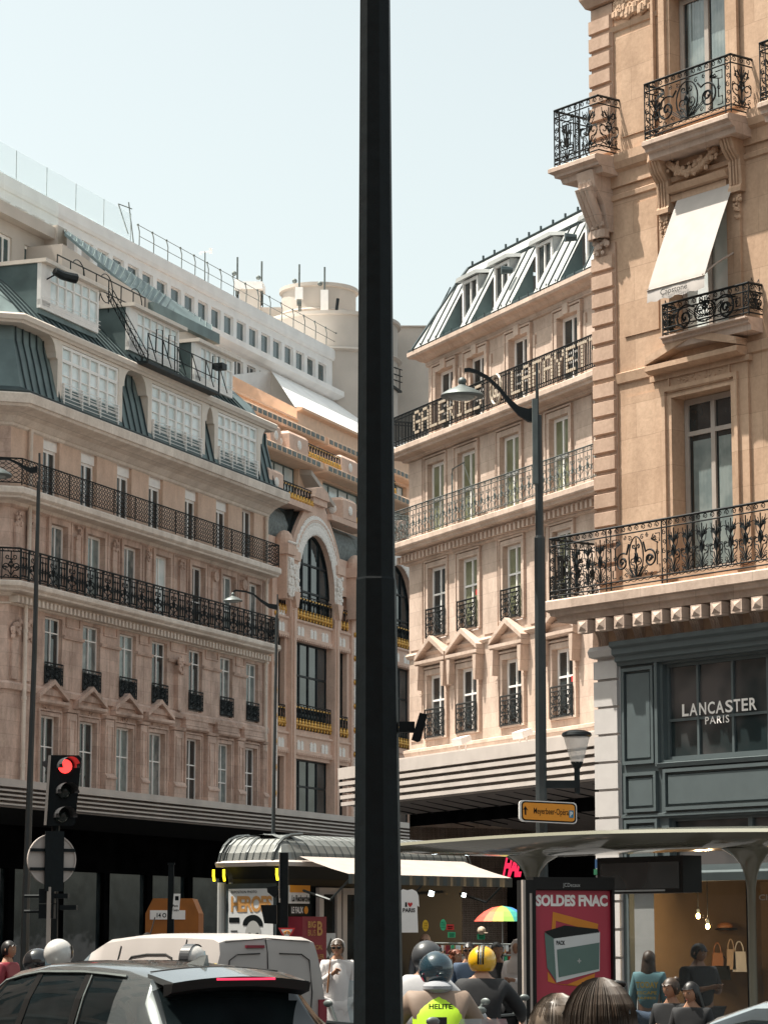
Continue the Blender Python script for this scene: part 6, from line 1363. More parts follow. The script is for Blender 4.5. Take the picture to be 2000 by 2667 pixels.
def sidept(x, f, s=1, e=.006):      # point on the car side between belt (0) and top (1)
    for a, b in zip(pf, pf[1:]):
        if a[0].x <= x <= b[0].x + 1e-6:
            t = (x - a[0].x) / (b[0].x - a[0].x); p3 = a[3].lerp(b[3], t); p4 = a[4].lerp(b[4], t); p5 = a[5].lerp(b[5], t)
            p = p3.lerp(p4, f / .55) if f < .55 else p4.lerp(p5, (f - .55) / .45); return Vector((p.x, s * (p.y + e), p.z))
def strip(m_, pts, w_, s=1):
    for (x0, f0), (x1, f1) in zip(pts, pts[1:]):
        a, b, c_, d = sidept(x0, f0, s), sidept(x0 + w_, f0, s), sidept(x1 + w_, f1, s), sidept(x1, f1, s); m_.quad(a, b, c_, d)
for s in (1, -1):
    m = MB(); strip(m, [(1.42, .0), (1.40, .55), (1.38, .98)], .09, s); m.build('door_pillar', 'shelter_dark', car); m = MB(); strip(m, [(2.28, .0), (2.22, .55), (2.16, .98)], .10, s); m.build('door_pillar', 'shelter_dark', car)
    m = MB(); m.tube([sidept(x, .99, s, .012) for x in (.85, 1.1, 1.5, 1.9, 2.2, 2.5, 2.8)] + [sidept(3.1, .99, s, .012)], .012, 4); m.tube([sidept(x, .0, s, .012) for x in (.85, 1.5, 2.2, 2.9, 3.2)], .012, 4); m.tube([sidept(1.36, f, s, .014) for f in (0, .3, .6, .95)], .008, 4); m.build('window_trim', 'iron_grey', car)
for x in (.75, 3.45):
    for y in (-.80, .80): wheel(car, x, y)
m = MB(); m.loft([[(.22, y, 1.475 - abs(y) ** 2 * .10), (.60, y, 1.545 - abs(y) ** 2 * .10), (.60, y, 1.50 - abs(y) ** 2 * .10), (.26, y, 1.43 - abs(y) ** 2 * .10)] for y in [-.68 + 1.36 * i / 10 for i in range(11)]]); sp = m.build('spoiler', 'suv_paint', car, True)
m = MB(); m.loft([[(.215, y, 1.468 - abs(y) ** 2 * .10), (.35, y, 1.46 - abs(y) ** 2 * .10), (.35, y, 1.36 - abs(y) ** 2 * .10), (.235, y, 1.395 - abs(y) ** 2 * .10)] for y in [-.69 + 1.38 * i / 10 for i in range(11)]]); m.build('spoiler_lip', 'shelter_dark', sp)
m = MB(); m.loft([[(.205, y, 1.462), (.23, y, 1.462), (.23, y, 1.445), (.205, y, 1.445)] for y in (-.32, 0, .26)]); m.build('brake_light', 'tail_glow', sp)
m = MB(); m.loft([[(.75, y, 1.555), (1.02, y * .6, 1.57), (.82, y * .3, 1.64), (.74, y * .2, 1.645)] for y in (-.03, .03)]); m.build('shark_fin', 'silver_paint', car)
m = MB(); m.quad((1.05, -.60, 1.588), (1.05, .60, 1.588), (2.6, .58, 1.575), (2.6, -.58, 1.575)); m.xf(Matrix.Translation((0, 0, .012))); m.loft([[(x, y, z + .004) for y, z in ((-.58, 1.555), (-.3, z1), (0, z1 + .005), (.3, z1), (.58, 1.555))] for x, z1 in ((1.0, 1.58), (1.8, 1.612), (2.6, 1.57))], closed=False) if 0 else None
m = MB(); m.tube([(x, s_ * .0 + y, z) for x, y, z in ((.60, -.66, 1.50), (.63, -.3, 1.55), (.64, 0, 1.56), (.63, .3, 1.55), (.60, .66, 1.50))], .006, 4) if 0 else m.tube([(.62, -.64, 1.512), (.63, -.3, 1.542), (.64, 0, 1.548), (.63, .3, 1.542), (.62, .64, 1.512)], .006, 4); m.build('roof_seam', 'rubber', car)
for s in (1, -1): m = MB(); m.box(-.03, .14, s * .62 - .2, s * .62 + .2, .82, .98); m.build('tail_light', 'tail_glow', car)
for sx, sy in ((1.4, -.4), (1.4, .4), (2.3, -.4), (2.3, .4)): m = MB(); m.ball((sx, sy, 1.28), .06, .13, .1); m.build('head_rest', 'seat_cloth', car)
# --- white van
Y = 34.3; c = at(545, 2440, Y); org = Vector((c.x, Y, 0)) + Vector((.788, .616, 0)) * .92
van = thing('delivery_van', 'dusty white delivery van with windowless rear doors stopped behind the grey car', 'van', org, HRZ)
st = [(-.02, .4, .75, 1.0, 1.02, .93, .9), (.0, .35, 1.05, 1.58, 1.62, .98, .82), (.05, .35, 1.06, 1.72, 1.765, .99, .80), (.18, .35, 1.06, 1.76, 1.81, 1, .80), (.8, .35, 1.05, 1.78, 1.84, 1, .80), (1.7, .35, 1.04, 1.775, 1.84, 1, .80), (2.4, .35, 1.03, 1.71, 1.79, 1, .78), (2.75, .35, 1.02, 1.58, 1.66, 1, .76), (3.3, .35, 1.0, 1.22, 1.28, .98, .78), (3.6, .35, .97, 1.0, 1.05, .96, .8), (4.1, .36, .8, .85, .9, .9, .8), (4.25, .4, .62, .66, .7, .84, .75)]
st = [(x_ * (1.13 if x_ > .5 else 1), *r_) for x_, *r_ in st]; pv = vehicle(van, st, 1.84, 'van_paint', pillars=[(0, 0)] * 6 + [(0, 0), (1, 1), (1, 1), (0, 0), (0, 0)]); pf_ = pf; pf = pv
for s in (1, -1):
    m = MB(); m.tube([sidept(x, f, s, .01) for x, f in ((.95, .1), (.92, .45), (1.0, .66), (1.15, .72), (1.6, .72), (1.95, .68), (2.1, .5), (2.12, .1), (.95, .1))], .011, 4); m.tube([sidept(2.28, f, s, .008) for f in (.0, .3, .6, .9)], .009, 4); m.tube([sidept(.75, f, s, .008) for f in (.0, .3, .6, .98)], .008, 4); m.build('door_seam', 'rubber', van)
    m = MB(); q = [(2.42, .15), (2.42, .62), (2.62, .62), (2.95, .15)]; m.face([sidept(x, f, s, .012) for x, f in q]); m.build('window', 'car_glass', van)
pf = pf_
m = MB(); m.tube([(-.03, 0.03, .4), (-.02, .03, 1.3), (-.004, .03, 1.60), (.04, .03, 1.765)], .008, 4); 
for s in (1, -1): m.tube([(-.03, s * .62, .6), (-.025, s * .66, 1.1), (-.015, s * .62, 1.5), (-.01, s * .50, 1.575), (-.012, s * .15, 1.585)], .008, 4)
m.tube([(.03, -.66, 1.73), (.045, 0, 1.775), (.03, .66, 1.73)], .006, 4); m.build('rear_door_seam', 'rubber', van)
m = MB(); m.box(-.012, .02, .08, .36, 1.655, 1.69); m.build('high_brake_light', 'maroon', van)
for s in (1, -1): m = MB(); m.box(-.05, .04, s * .82 - .06, s * .82 + .06, .62, 1.0); m.build('tail_light', 'maroon', van)
for x in (.8, 3.4):
    for y in (-.80, .80): wheel(van, x, y)
m = MB(); m.tube([(2.3, .3, 1.80), (2.15, .32, 2.05)], .01); m.build('aerial', 'rubber', van)
# --- silver car lower right
Y = 17.0; c = at(2830, 2440, Y); car2 = thing('silver_car', 'glossy silver car whose roof edge shows at the bottom right corner', 'car', (c.x, Y - .6, -.05), HRZ)
st = [(-.02, .35, .6, .64, .66, .9, .8), (.1, .3, .95, .98, 1.0, .97, .85), (.6, .3, .98, 1.1, 1.14, 1, .8), (1.1, .3, .97, 1.37, 1.43, 1, .75), (1.7, .3, .95, 1.41, 1.475, 1, .75), (2.3, .3, .94, 1.39, 1.46, 1, .75), (2.75, .3, .93, 1.27, 1.35, 1, .74), (3.5, .3, .92, .96, 1.02, .98, .8), (4.3, .34, .75, .8, .85, .92, .8), (4.5, .4, .6, .64, .66, .84, .75)]
vehicle(car2, st, 1.8, 'silver_paint', pillars=[(0, 0), (0, 0), (1, 1), (1, 0), (1, 0), (1, 0), (1, 1), (0, 0), (0, 0)])
for x in (.8, 3.5):
    for y in (-.78, .78): wheel(car2, x, y)
# ================================================================== PEOPLE
def skin_mesh(nodes, edges, rad, lev=1):
    me = bpy.data.meshes.new('sk'); me.from_pydata(nodes, edges, []); ob = bpy.data.objects.new('sk', me); COL.objects.link(ob)
    sk = ob.modifiers.new('s', 'SKIN'); sk.use_smooth_shade = True
    for v, r in zip(me.skin_vertices[0].data, rad): v.radius = r if isinstance(r, tuple) else (r, r)
    me.skin_vertices[0].data[0].use_root = True
    ss = ob.modifiers.new('u', 'SUBSURF'); ss.levels = lev; ss.render_levels = lev
    dg = bpy.context.evaluated_depsgraph_get(); e = bpy.data.meshes.new_from_object(ob.evaluated_get(dg))
    v = [tuple(x.co) for x in e.vertices]; f = [tuple(p.vertices) for p in e.polygons]
    bpy.data.objects.remove(ob); bpy.data.meshes.remove(me); bpy.data.meshes.remove(e); return v, f
def add(mb, vf, m=0):
    k = len(mb.v); mb.v += vf[0]; mb.f += [tuple(k + i for i in q) for q in vf[1]]; mb.m += [m] * len(vf[1])
def head_mesh(mb, c, s, yaw, pitch, skin=0, dark=1, lip=2):
    """face towards -y before rotation; s = head height"""
    n, k = 20, 14; rings = []
    for i in range(k + 1):
        a = math.pi * i / k; a = min(max(a, .03), math.pi - .03); z = math.cos(a); r = math.sin(a); ring = []
        for j in range(n):
            t = 2 * math.pi * j / n; x = math.cos(t) * r; y = math.sin(t) * r
            X = x * .37 * s; Yy = y * .44 * s; Z = z * .5 * s
            if z < -.1:
                q = min(1, (-z - .1) / .9); X *= 1 - .30 * q
                if y > 0: Yy *= 1 - .45 * q
            if y < -.2:
                ax = abs(x)
                if ax < .16 and -.32 < z < .12: Yy -= s * .055 * (1 - ax / .16) * (1 - abs(z + .18) / .32)
                if .14 < ax < .5 and -.02 < z < .16: Yy += s * .02
                if ax < .3 and -.98 < z < -.7: Yy -= s * .03
            ring.append(Vector((X, Yy, Z)))
        rings.append(ring)
    k0 = len(mb.v); mb.loft(rings, skin)
    for sg in (1, -1):
        mb.ball((sg * .375 * s, .03 * s, -.02 * s), .03 * s, .06 * s, .10 * s, 8, 5, skin)
        mb.ball((sg * .15 * s, -.375 * s, .02 * s), .05 * s, .03 * s, .022 * s, 8, 5, 3); mb.ball((sg * .15 * s, -.40 * s, .02 * s), .02 * s, .012 * s, .02 * s, 6, 4, dark)
        mb.box(sg * .15 * s - .07 * s, sg * .15 * s + .07 * s, -.425 * s, -.39 * s, .075 * s, .09 * s, dark)
    mb.ball((0, -.40 * s, -.27 * s), .09 * s, .03 * s, .022 * s, 8, 4, lip)
    mat = Matrix.Translation(c) @ Matrix.Rotation(yaw, 4, 'Z') @ Matrix.Rotation(pitch, 4, 'X')
    mb.xf(mat, k0); return mat
plain('skin_fair', (.50, .30, .21), .55, var=.05); plain('skin_tan', (.34, .18, .11), .55, var=.05); plain('lips', (.38, .12, .10), .5); plain('eye_white', (.6, .58, .55), .3); plain('eye_dark', (.02, .015, .012), .4)
plain('hair_brown', (.045, .028, .018), .5, var=.5, scale=40); plain('hair_black', (.010, .009, .009), .45, var=.4, scale=40); plain('hair_red', (.16, .045, .02), .5, var=.4, scale=30); plain('hair_streaked', (.06, .045, .034), .6, var=.5, scale=26)
plain('cloth_white', (.70, .67, .66), .85, var=.06, bump=.4); plain('cloth_grey', (.26, .27, .29), .8, var=.1, bump=.4); plain('cloth_black', (.015, .016, .018), .8, var=.3, bump=.4); plain('cloth_taupe', (.22, .16, .12), .7, var=.12, bump=.4)
plain('cloth_teal', (.10, .22, .25), .8, var=.1, bump=.3); plain('cloth_denim', (.05, .08, .13), .85, var=.2); plain('neon', (.45, .72, .02), .6, var=.05); plain('lens_black', (.01, .01, .01), .08); plain('headband', (.6, .58, .56), .6)
plain('helmet_grey', (.055, .058, .062), .35, var=.1); plain('helmet_blue', (.012, .035, .05), .15, var=.2, coat=1); plain('helmet_yellow', (.72, .40, .01), .2, var=.03, coat=1); plain('helmet_white', (.50, .49, .47), .3, var=.12, scale=9, coat=.6); plain('helmet_black', (.012, .013, .015), .18, coat=1); clear('visor_clear', (.45, .60, .66), .55, .05)
plain('hijab', (.55, .50, .47), .85, var=.08, bump=.3); plain('yellow_print', (.5, .34, .03), .6)
def person(name, label, px_, top, Y, face, H=1.72, skin='skin_fair', top_m='cloth_black', leg_m='cloth_denim', hair=('short', 'hair_brown'), arms='down', sit=False, look=None, pitch=0, build=1.0, sleeves='long', group=None, lean=0.0, helmet=None, extra=None, robe=False):
    """px_, top: photo column and row of the top of the head; face: angle the body faces (0 = towards the camera, + = turned to the viewer's right)"""
    tp = at(px_, top, Y); zt = tp.z; S = H / 1.72
    t = thing(name, label, 'person', (tp.x, Y, 0), R(face), group)
    hs_ = .225 * S; zh = zt - hs_ * .5; zn = zt - hs_ * .93        # head centre, neck
    ln = lambda z: -lean * max(0, (z - (zt - .85)) / .6)
    sh_z = zn - .09 * S; hip_z = sh_z - .50 * S; b = build * S
    N = []; E_ = []; Rr = []
    def nd(x, y, z, r, par=None): N.append((x, y, z)); Rr.append(r); (E_.append((par, len(N) - 1)) if par is not None else None); return len(N) - 1
    pel = nd(0, ln(hip_z), hip_z, (.155 * b, .12 * b)); sp_ = nd(0, ln(hip_z + .2) + .01, hip_z + .2 * S, (.14 * b, .105 * b), pel); ch = nd(0, ln(sh_z - .1), sh_z - .10 * S, (.165 * b, .115 * b), sp_); nb_ = nd(0, ln(sh_z) + .01, sh_z + .02, (.08 * b, .075 * b), ch); nk = nd(0, ln(zn) + 0, zn + .05, (.052 * S, .055 * S), nb_)
    hx, hy = 0, ln(zh) - .01
    arm_n = {}; leg_n = []
    for s in (1, -1):
        a = nd(s * .175 * b, ln(sh_z - .05), sh_z - .04 * S, .062 * b, ch)
        if arms == 'down': el = (s * .22 * b, .03, sh_z - .32 * S); wr = (s * .22 * b, -.06, sh_z - .56 * S)
        elif arms == 'fold' : el = (s * .23 * b, 0, sh_z - .30 * S); wr = (s * .06, -.26, sh_z - .24 * S)
        elif arms == 'phone': el = (s * .22 * b, -.04, sh_z - .28 * S); wr = (s * .08, -.30, sh_z - .22 * S)
        elif arms == 'ride': el = (s * .30 * b, -.16, sh_z - .26 * S); wr = (s * .33, -.50, sh_z - .36 * S)
        elif arms == 'strap': el = (s * .22 * b, -.02, sh_z - .28 * S); wr = ((.10, -.18, sh_z - .10 * S) if s < 0 else (s * .2, -.12, sh_z - .5 * S))
        if arms == 'strap' and s < 0: wr = (-.10, -.18, sh_z - .16 * S)
        el = (el[0], el[1] + ln(el[2]), el[2]); wr = (wr[0], wr[1] + ln(sh_z), wr[2])
        e1 = nd(*el, .045 * b, a); w1 = nd(*wr, .026 * S, e1); d = (Vector(wr) - Vector(el)).normalized(); pm = nd(*(Vector(wr) + d * .07), (.038 * S, .016 * S), w1)
        side = d.cross(Vector((0, 1, .3))).normalized(); P0 = Vector(wr) + d * .085
        for q, l_ in zip((-1.5, -.5, .5, 1.5), (.06, .075, .072, .055)):
            f0 = P0 + side * q * .018; f1 = nd(*(f0 + d * l_ * .5), .0085, pm); nd(*(f0 + d * l_ * .85 + Vector((0, -.012, -.015))), .007, f1)
        th = nd(*(Vector(wr) + d * .045 + side * .045 * s), .010, pm); nd(*(Vector(wr) + d * .075 + side * .06 * s), .008, th)
        arm_n[s] = (a, e1, w1)
    kz = hip_z * .52
    for s in (1, -1):
        h = nd(s * .09 * b, ln(hip_z), hip_z - .06, .09 * b, pel)
        if sit: kn = nd(s * .14 * b, -.42, hip_z - .08, .062 * b, h); an = nd(s * .15 * b, -.40, max(.12, hip_z - .50), .042 * b, kn); nd(s * .15 * b, -.56, max(.05, hip_z - .56), .04, an)
        else: kn = nd(s * .10 * b, -.01, kz, .062 * b, h); an = nd(s * .10 * b, .02, .09, .042 * b, kn); nd(s * .11 * b, -.13, .04, .04, an)
        leg_n.append((h, kn, an))
    mb = MB(); add(mb, skin_mesh(N, E_, Rr)); mat = head_mesh(mb, Vector((hx, hy, zh)), hs_, R(look or 0), R(pitch), 0, 1, 2)
    mb.build('body', [skin, 'eye_dark', 'lips', 'eye_white'], t, True)
    # clothes grown from the same skeleton
    def garment(ids, nm, mt, k, plus):
        ids = sorted(set(ids)); mp = {o: i for i, o in enumerate(ids)}; ed = [(mp[a], mp[b_]) for a, b_ in E_ if a in mp and b_ in mp]
        rr = [tuple(v * k + plus for v in (Rr[i] if isinstance(Rr[i], tuple) else (Rr[i], Rr[i]))) for i in ids]
        g_ = MB(); add(g_, skin_mesh([N[i] for i in ids], ed, rr, 2)); return g_.build(nm, mt, t, True)
    ids = [pel, sp_, ch, nb_]
    for s in (1, -1): ids += list(arm_n[s][:3]) if sleeves == 'long' else list(arm_n[s][:2])
    top_o = garment(ids, 'robe' if robe else 'shirt', top_m, 1.08, .014)
    if robe:
        g_ = MB(); g_.loft([[(rx * math.cos(2 * math.pi * j / 20) * (1 + .05 * math.sin(j * 2.3)), ry * math.sin(2 * math.pi * j / 20) * (1 + .05 * math.cos(j * 3.1)) + ln(z), z) for j in range(20)] for rx, ry, z in ((.06, .06, sh_z + .035), (.15, .12, sh_z - .05), (.19, .15, sh_z - .3), (.20, .16, hip_z), (.23, .18, hip_z - .3), (.25, .2, hip_z - .55))]); g_.build('robe_skirt', top_m, t, True)
    garment([pel] + [i for l_ in leg_n for i in l_], 'trousers', leg_m, 1.1, .012)
    kind, hm = hair
    if not helmet and kind != 'none':
        g_ = MB(); k0 = 0; s = hs_; n = 22; rings = []
        for i in range(11):
            a = math.pi * i / 14; ring = []
            for j in range(n):
                tt = 2 * math.pi * j / n; x = math.cos(tt) * math.sin(a); y = math.sin(tt) * math.sin(a); z = math.cos(a)
                lim = -.62 if y > -.3 else .42
                zz = max(z, lim + .12 * math.sin(j * 3)) if kind != 'long' else max(z, lim if y < -.3 else -.9)
                w1 = 1.0 + .05 * math.sin(j * 5 + i) * (1 if kind in ('curly', 'long') else .4)
                ring.append(((x * .40 * s) * w1, (y * .47 * s) * w1 + .015 * s, zz * .53 * s + .01 * s))
            rings.append(ring)
        g_.loft(rings)
        if kind == 'long':
            g_.loft([[(rx * s * math.cos(2 * math.pi * j / 14) * (1 + .06 * math.sin(j * 4)), .16 * s + dy * s + ry * s * math.sin(2 * math.pi * j / 14), z * s) for j in range(14)] for rx, ry, z, dy in ((.36, .26, .1, 0), (.42, .27, -.3, .05), (.46, .24, -.8, .1), (.42, .18, -1.35, .14), (.25, .1, -1.7, .14))])
        if kind == 'curly':
            for i in range(60): a, b2 = random.uniform(0, math.pi * 2), random.uniform(-.5, 1); g_.ball((math.cos(a) * .40 * s, max(-.18 * s, math.sin(a) * .42 * s) + .05 * s, b2 * .45 * s), .09 * s, .09 * s, .09 * s, 6, 4)
        if kind == 'bun': g_.ball((0, .42 * s, .35 * s), .17 * s, .15 * s, .16 * s, 10, 6)
        g_.xf(mat); g_.build('hair', hm, t, True)
    if kind == 'scarf': pass
    if helmet:
        g_ = MB(); s = hs_; n = 26; rings = []
        for i in range(13):
            a = math.pi * .74 * i / 12 + .02
            rings.append([(math.cos(2 * math.pi * j / n) * math.sin(a) * .60 * s, math.sin(2 * math.pi * j / n) * math.sin(a) * .68 * s, math.cos(a) * .62 * s + .04 * s) for j in range(n)])
        m_i = len(g_.f); g_.loft(rings, 0, True, True)
        if helmet[1] != 'open': g_.loft([[(x * .8 * s, y * s - .50 * s, z * s) for x, y, z in ((-.58, .35, zq), (-.3, -.03 + yo, zq), (0, -.1 + yo, zq), (.3, -.03 + yo, zq), (.58, .35, zq), (.45, .4, zq), (0, .1, zq), (-.45, .4, zq))] for zq, yo in ((-.22, 0), (-.42, -.03), (-.52, .05))])
        g_.xf(mat); ho_ = g_.build('helmet', helmet[0], t, True)
        g_ = MB(); fz = []
        for zz in (.32, .1, -.1, -.22): fz.append([(.615 * s * math.sin(R(a)) * math.sqrt(max(.1, 1 - (zz * 1.3) ** 2)), -.70 * s * math.cos(R(a)) * math.sqrt(max(.1, 1 - (zz * 1.3) ** 2)), zz * s + .05 * s) for a in range(-80, 81, 16)])
        g_.loft(fz, closed=False); g_.xf(mat); g_.build('visor', helmet[2], ho_, True)
        for q in helmet[3:]:
            g_ = MB(); kind_, mt_, xo, wd = q
            g_.loft([[(xo * s + dx * wd * s, math.cos(R(a)) * .69 * s * math.sqrt(max(0, 1 - (xo / .62) ** 2)), math.sin(R(a)) * .63 * s * math.sqrt(max(0, 1 - (xo / .62) ** 2)) + .045 * s) for dx in (-.5, .5)] for a in range(-15, 140, 12)], closed=False); g_.xf(mat); g_.build('helmet_stripe', mt_, ho_)
    if extra: extra(t, mat, hs_, sh_z, hip_z, ln, top_o)
    return t
def shades(t, mat, s, *a):
    g_ = MB(); 
    for sg in (1, -1): g_.ball((sg * .16 * s, -.45 * s, .02 * s), .125 * s, .03 * s, .09 * s, 12, 6); g_.tube([(sg * .26 * s, -.43 * s, .05 * s), (sg * .39 * s, -.1 * s, .06 * s), (sg * .39 * s, .06 * s, .04 * s)], .014 * s)
    g_.box(-.05 * s, .05 * s, -.47 * s, -.45 * s, .04 * s, .07 * s); g_.xf(mat); g_.build('sunglasses', 'lens_black', t, True)
def specs(t, mat, s, *a):
    g_ = MB()
    for sg in (1, -1): g_.tube([(sg * .16 * s + .1 * s * math.cos(R(q)), -.46 * s, .03 * s + .07 * s * math.sin(R(q))) for q in range(0, 361, 40)], .014 * s); g_.tube([(sg * .26 * s, -.45 * s, .04 * s), (sg * .4 * s, .03 * s, .05 * s)], .014 * s)
    g_.xf(mat); g_.build('glasses', 'lens_black', t)
def white_robe(t, mat, s, sh_z, hip_z, ln, o):
    shades(t, mat, s); g_ = MB(); g_.tube([(.415 * s * math.cos(R(q)), .05 * s, .12 * s + .42 * s * math.sin(R(q))) for q in range(-10, 191, 15)], .045 * s, 6); g_.xf(mat); g_.build('headband', 'headband', t)
    g_ = MB(); g_.tube([(-.12, -.14, sh_z + .04), (-.15, -.19, sh_z - .15), (-.17, -.19, sh_z - .4)], .012, 6); g_.build('bag_strap', 'leather', t)
person('woman', 'woman in loose white tunic with sunglasses and white headband walking beside the van', 879, 2449, 36.5, 12, 1.66, 'skin_tan', 'cloth_white', 'cloth_white', ('bun', 'hair_brown'), 'strap', robe=True, look=-22, build=1.05, extra=white_robe)
person('bald_man', 'bald man with dark glasses standing by the souvenir rack behind the grey helmet', 1108, 2433, 44, -10, 1.78, 'skin_fair', 'cloth_grey', 'cloth_denim', ('none', ''), 'down', extra=specs)
person('woman', 'red haired person with curly hair in the crowd behind the blue helmet', 1186, 2474, 40, 30, 1.66, 'skin_tan', 'cloth_taupe', 'cloth_denim', ('curly', 'hair_red'), 'down', look=20)
person('man', 'dark haired man with sunglasses standing behind the yellow helmet', 1221, 2456, 38, -8, 1.72, 'skin_tan', 'cloth_denim', 'cloth_denim', ('short', 'hair_black'), 'down', extra=shades)
person('woman', 'woman with long dark hair and black top holding something under the rainbow umbrella', 1294, 2456, 37, -15, 1.70, 'skin_tan', 'cloth_black', 'cloth_black', ('long', 'hair_black'), 'fold', look=30, sleeves='short', build=1.1)
for px_, top_, Y_, fc, tm, hr, lab in ((1146, 2466, 47, 60, 'cloth_white', ('short', 'hair_brown'), 'pedestrian in a white top deep in the stall between the grey and blue helmets'), (1262, 2462, 48, -40, 'cloth_teal', ('short', 'hair_black'), 'pedestrian in a blue top far back above the yellow helmet'),
        (1328, 2470, 45, 20, 'cloth_lightgrey', ('long', 'hair_brown'), 'pedestrian in pale grey between the long haired woman and the headscarf'), (22, 2452, 36, 70, 'maroon', ('short', 'hair_black'), 'pedestrian in dark red at the far left edge behind the black helmet'), (383, 2431, 50, 120, 'cloth_grey', ('short', 'hair_brown'), 'pedestrian whose head shows just above the van roof beside the mast')):
    person('pedestrian', lab, px_, top_, Y_, fc, 1.72, 'skin_tan', tm, 'cloth_denim', hr, 'down', group='pedestrians in the shade')
def scarf(t, mat, s, sh_z, hip_z, ln, o):
    g_ = MB(); g_.loft([[(rx * s * math.cos(2 * math.pi * j / 18), max(-.36, ry * math.sin(2 * math.pi * j / 18)) * s + .02 * s if z > -.45 else ry * s * math.sin(2 * math.pi * j / 18), z * s) for j in range(18)] for rx, ry, z in ((.02, .02, .60), (.3, .34, .52), (.44, .5, .25), (.46, .52, -.1), (.44, .5, -.44), (.5, .46, -.6), (.75, .55, -.95), (.85, .55, -1.5))]); g_.xf(mat); g_.build('headscarf', 'hijab', t, True)
person('woman', 'person with a white headscarf and white top at the edge of the shelter column', 1350, 2450, 36.8, -30, 1.68, 'skin_tan', 'cloth_white', 'cloth_black', ('none', ''), 'fold', extra=scarf)
def jacket_text(t, mat, s, sh_z, hip_z, ln, o):
    g_ = MB(); f = lambda u, v: (-u, .185, v); text_on(g_, 'TODAY', f, -.14, .15, sh_z - .18, sh_z - .10, bold=.03); text_on(g_, 'ESCAPE', f, -.13, .13, sh_z - .26, sh_z - .22, bold=.02); text_on(g_, 'JAMES', f, -.13, .12, sh_z - .33, sh_z - .29, bold=.02); g_.build('jacket_print', 'yellow_print', o)
person('woman', 'woman in a pale blue denim jacket with yellow lettering seen from behind', 1689, 2478, 35.5, 165, 1.66, 'skin_tan', 'cloth_teal', 'cloth_denim', ('long', 'hair_brown'), 'down', extra=jacket_text)
person('man', 'man in a dark speckled shirt bending his head outside the boutique window', 1818, 2459, 34, 35, 1.76, 'skin_tan', 'speckled', 'cloth_black', ('short', 'hair_black'), 'phone', look=15, pitch=18, build=1.2, sleeves='short')
person('woman', 'dark haired person seated at the bus stop, left of the seated pair', 1748, 2549, 29.5, -30, 1.66, 'skin_tan', 'cloth_black', 'cloth_black', ('bun', 'hair_brown'), 'fold', sit=True, look=-25, pitch=12)
person('woman', 'dark haired person seated at the bus stop, right of the seated pair', 1800, 2559, 29.3, -20, 1.66, 'skin_tan', 'cloth_black', 'cloth_black', ('long', 'hair_black'), 'fold', sit=True, look=-25, pitch=12)
# foreground head with sunglasses pushed up
def fg(t, mat, s, sh_z, hip_z, ln, o):
    g_ = MB()      # many combed strands over the crown
    for i in range(800):
        a = random.uniform(-math.pi, math.pi); st_ = []; r0 = random.uniform(.97, 1.05)
        for q in range(8):
            b2 = .12 + q * .24; st_.append((math.sin(a) * math.sin(b2) * .43 * s * r0, (math.cos(a) * math.sin(b2) * .48 + .02) * s * r0, (math.cos(b2) * .55) * s * r0 + .01 * s))
        g_.tube(st_, .0011, 3, random.choice((0, 0, 1, 2)))
    g_.xf(mat); g_.build('hair_strands', ['hair_streaked', 'hair_brown', 'hair_streaked'], t)
    g_ = MB()
    for sg in (1, -1): g_.ball((sg * .14 * s, -.26 * s, .50 * s), .12 * s, .03 * s, .05 * s, 12, 6); g_.tube([(sg * .27 * s, -.2 * s, .52 * s), (sg * .41 * s, .2 * s, .16 * s)], .012 * s)
    g_.xf(mat); g_.build('sunglasses', 'lens_black', t, True)
person('woman', 'brown streaked hair of a person right in front of the camera with sunglasses on top', 1560, 2566, 7.3, 160, 1.70, 'skin_fair', 'cloth_black', 'cloth_denim', ('long', 'hair_streaked'), 'down', extra=fg)
def fg2(t, mat, s, *a): g_ = MB(); [g_.tube([(math.sin(a_) * math.sin(b2) * .42 * s, (math.cos(a_) * math.sin(b2) * .48) * s, math.cos(b2) * .55 * s) for b2 in (.2, .5, .8, 1.1, 1.4, 1.7)], .0013, 3, random.choice((0, 1))) for a_ in [random.uniform(-3.14, 3.14) for _ in range(500)]]; g_.xf(mat); g_.build('hair_strands', ['hair_light', 'hair_streaked'], t)
person('woman', 'light brown head of hair left of and lower than the head with sunglasses', 1450, 2596, 8.2, 170, 1.62, 'skin_fair', 'cloth_grey', 'cloth_denim', ('short', 'hair_light'), 'down', extra=fg2)
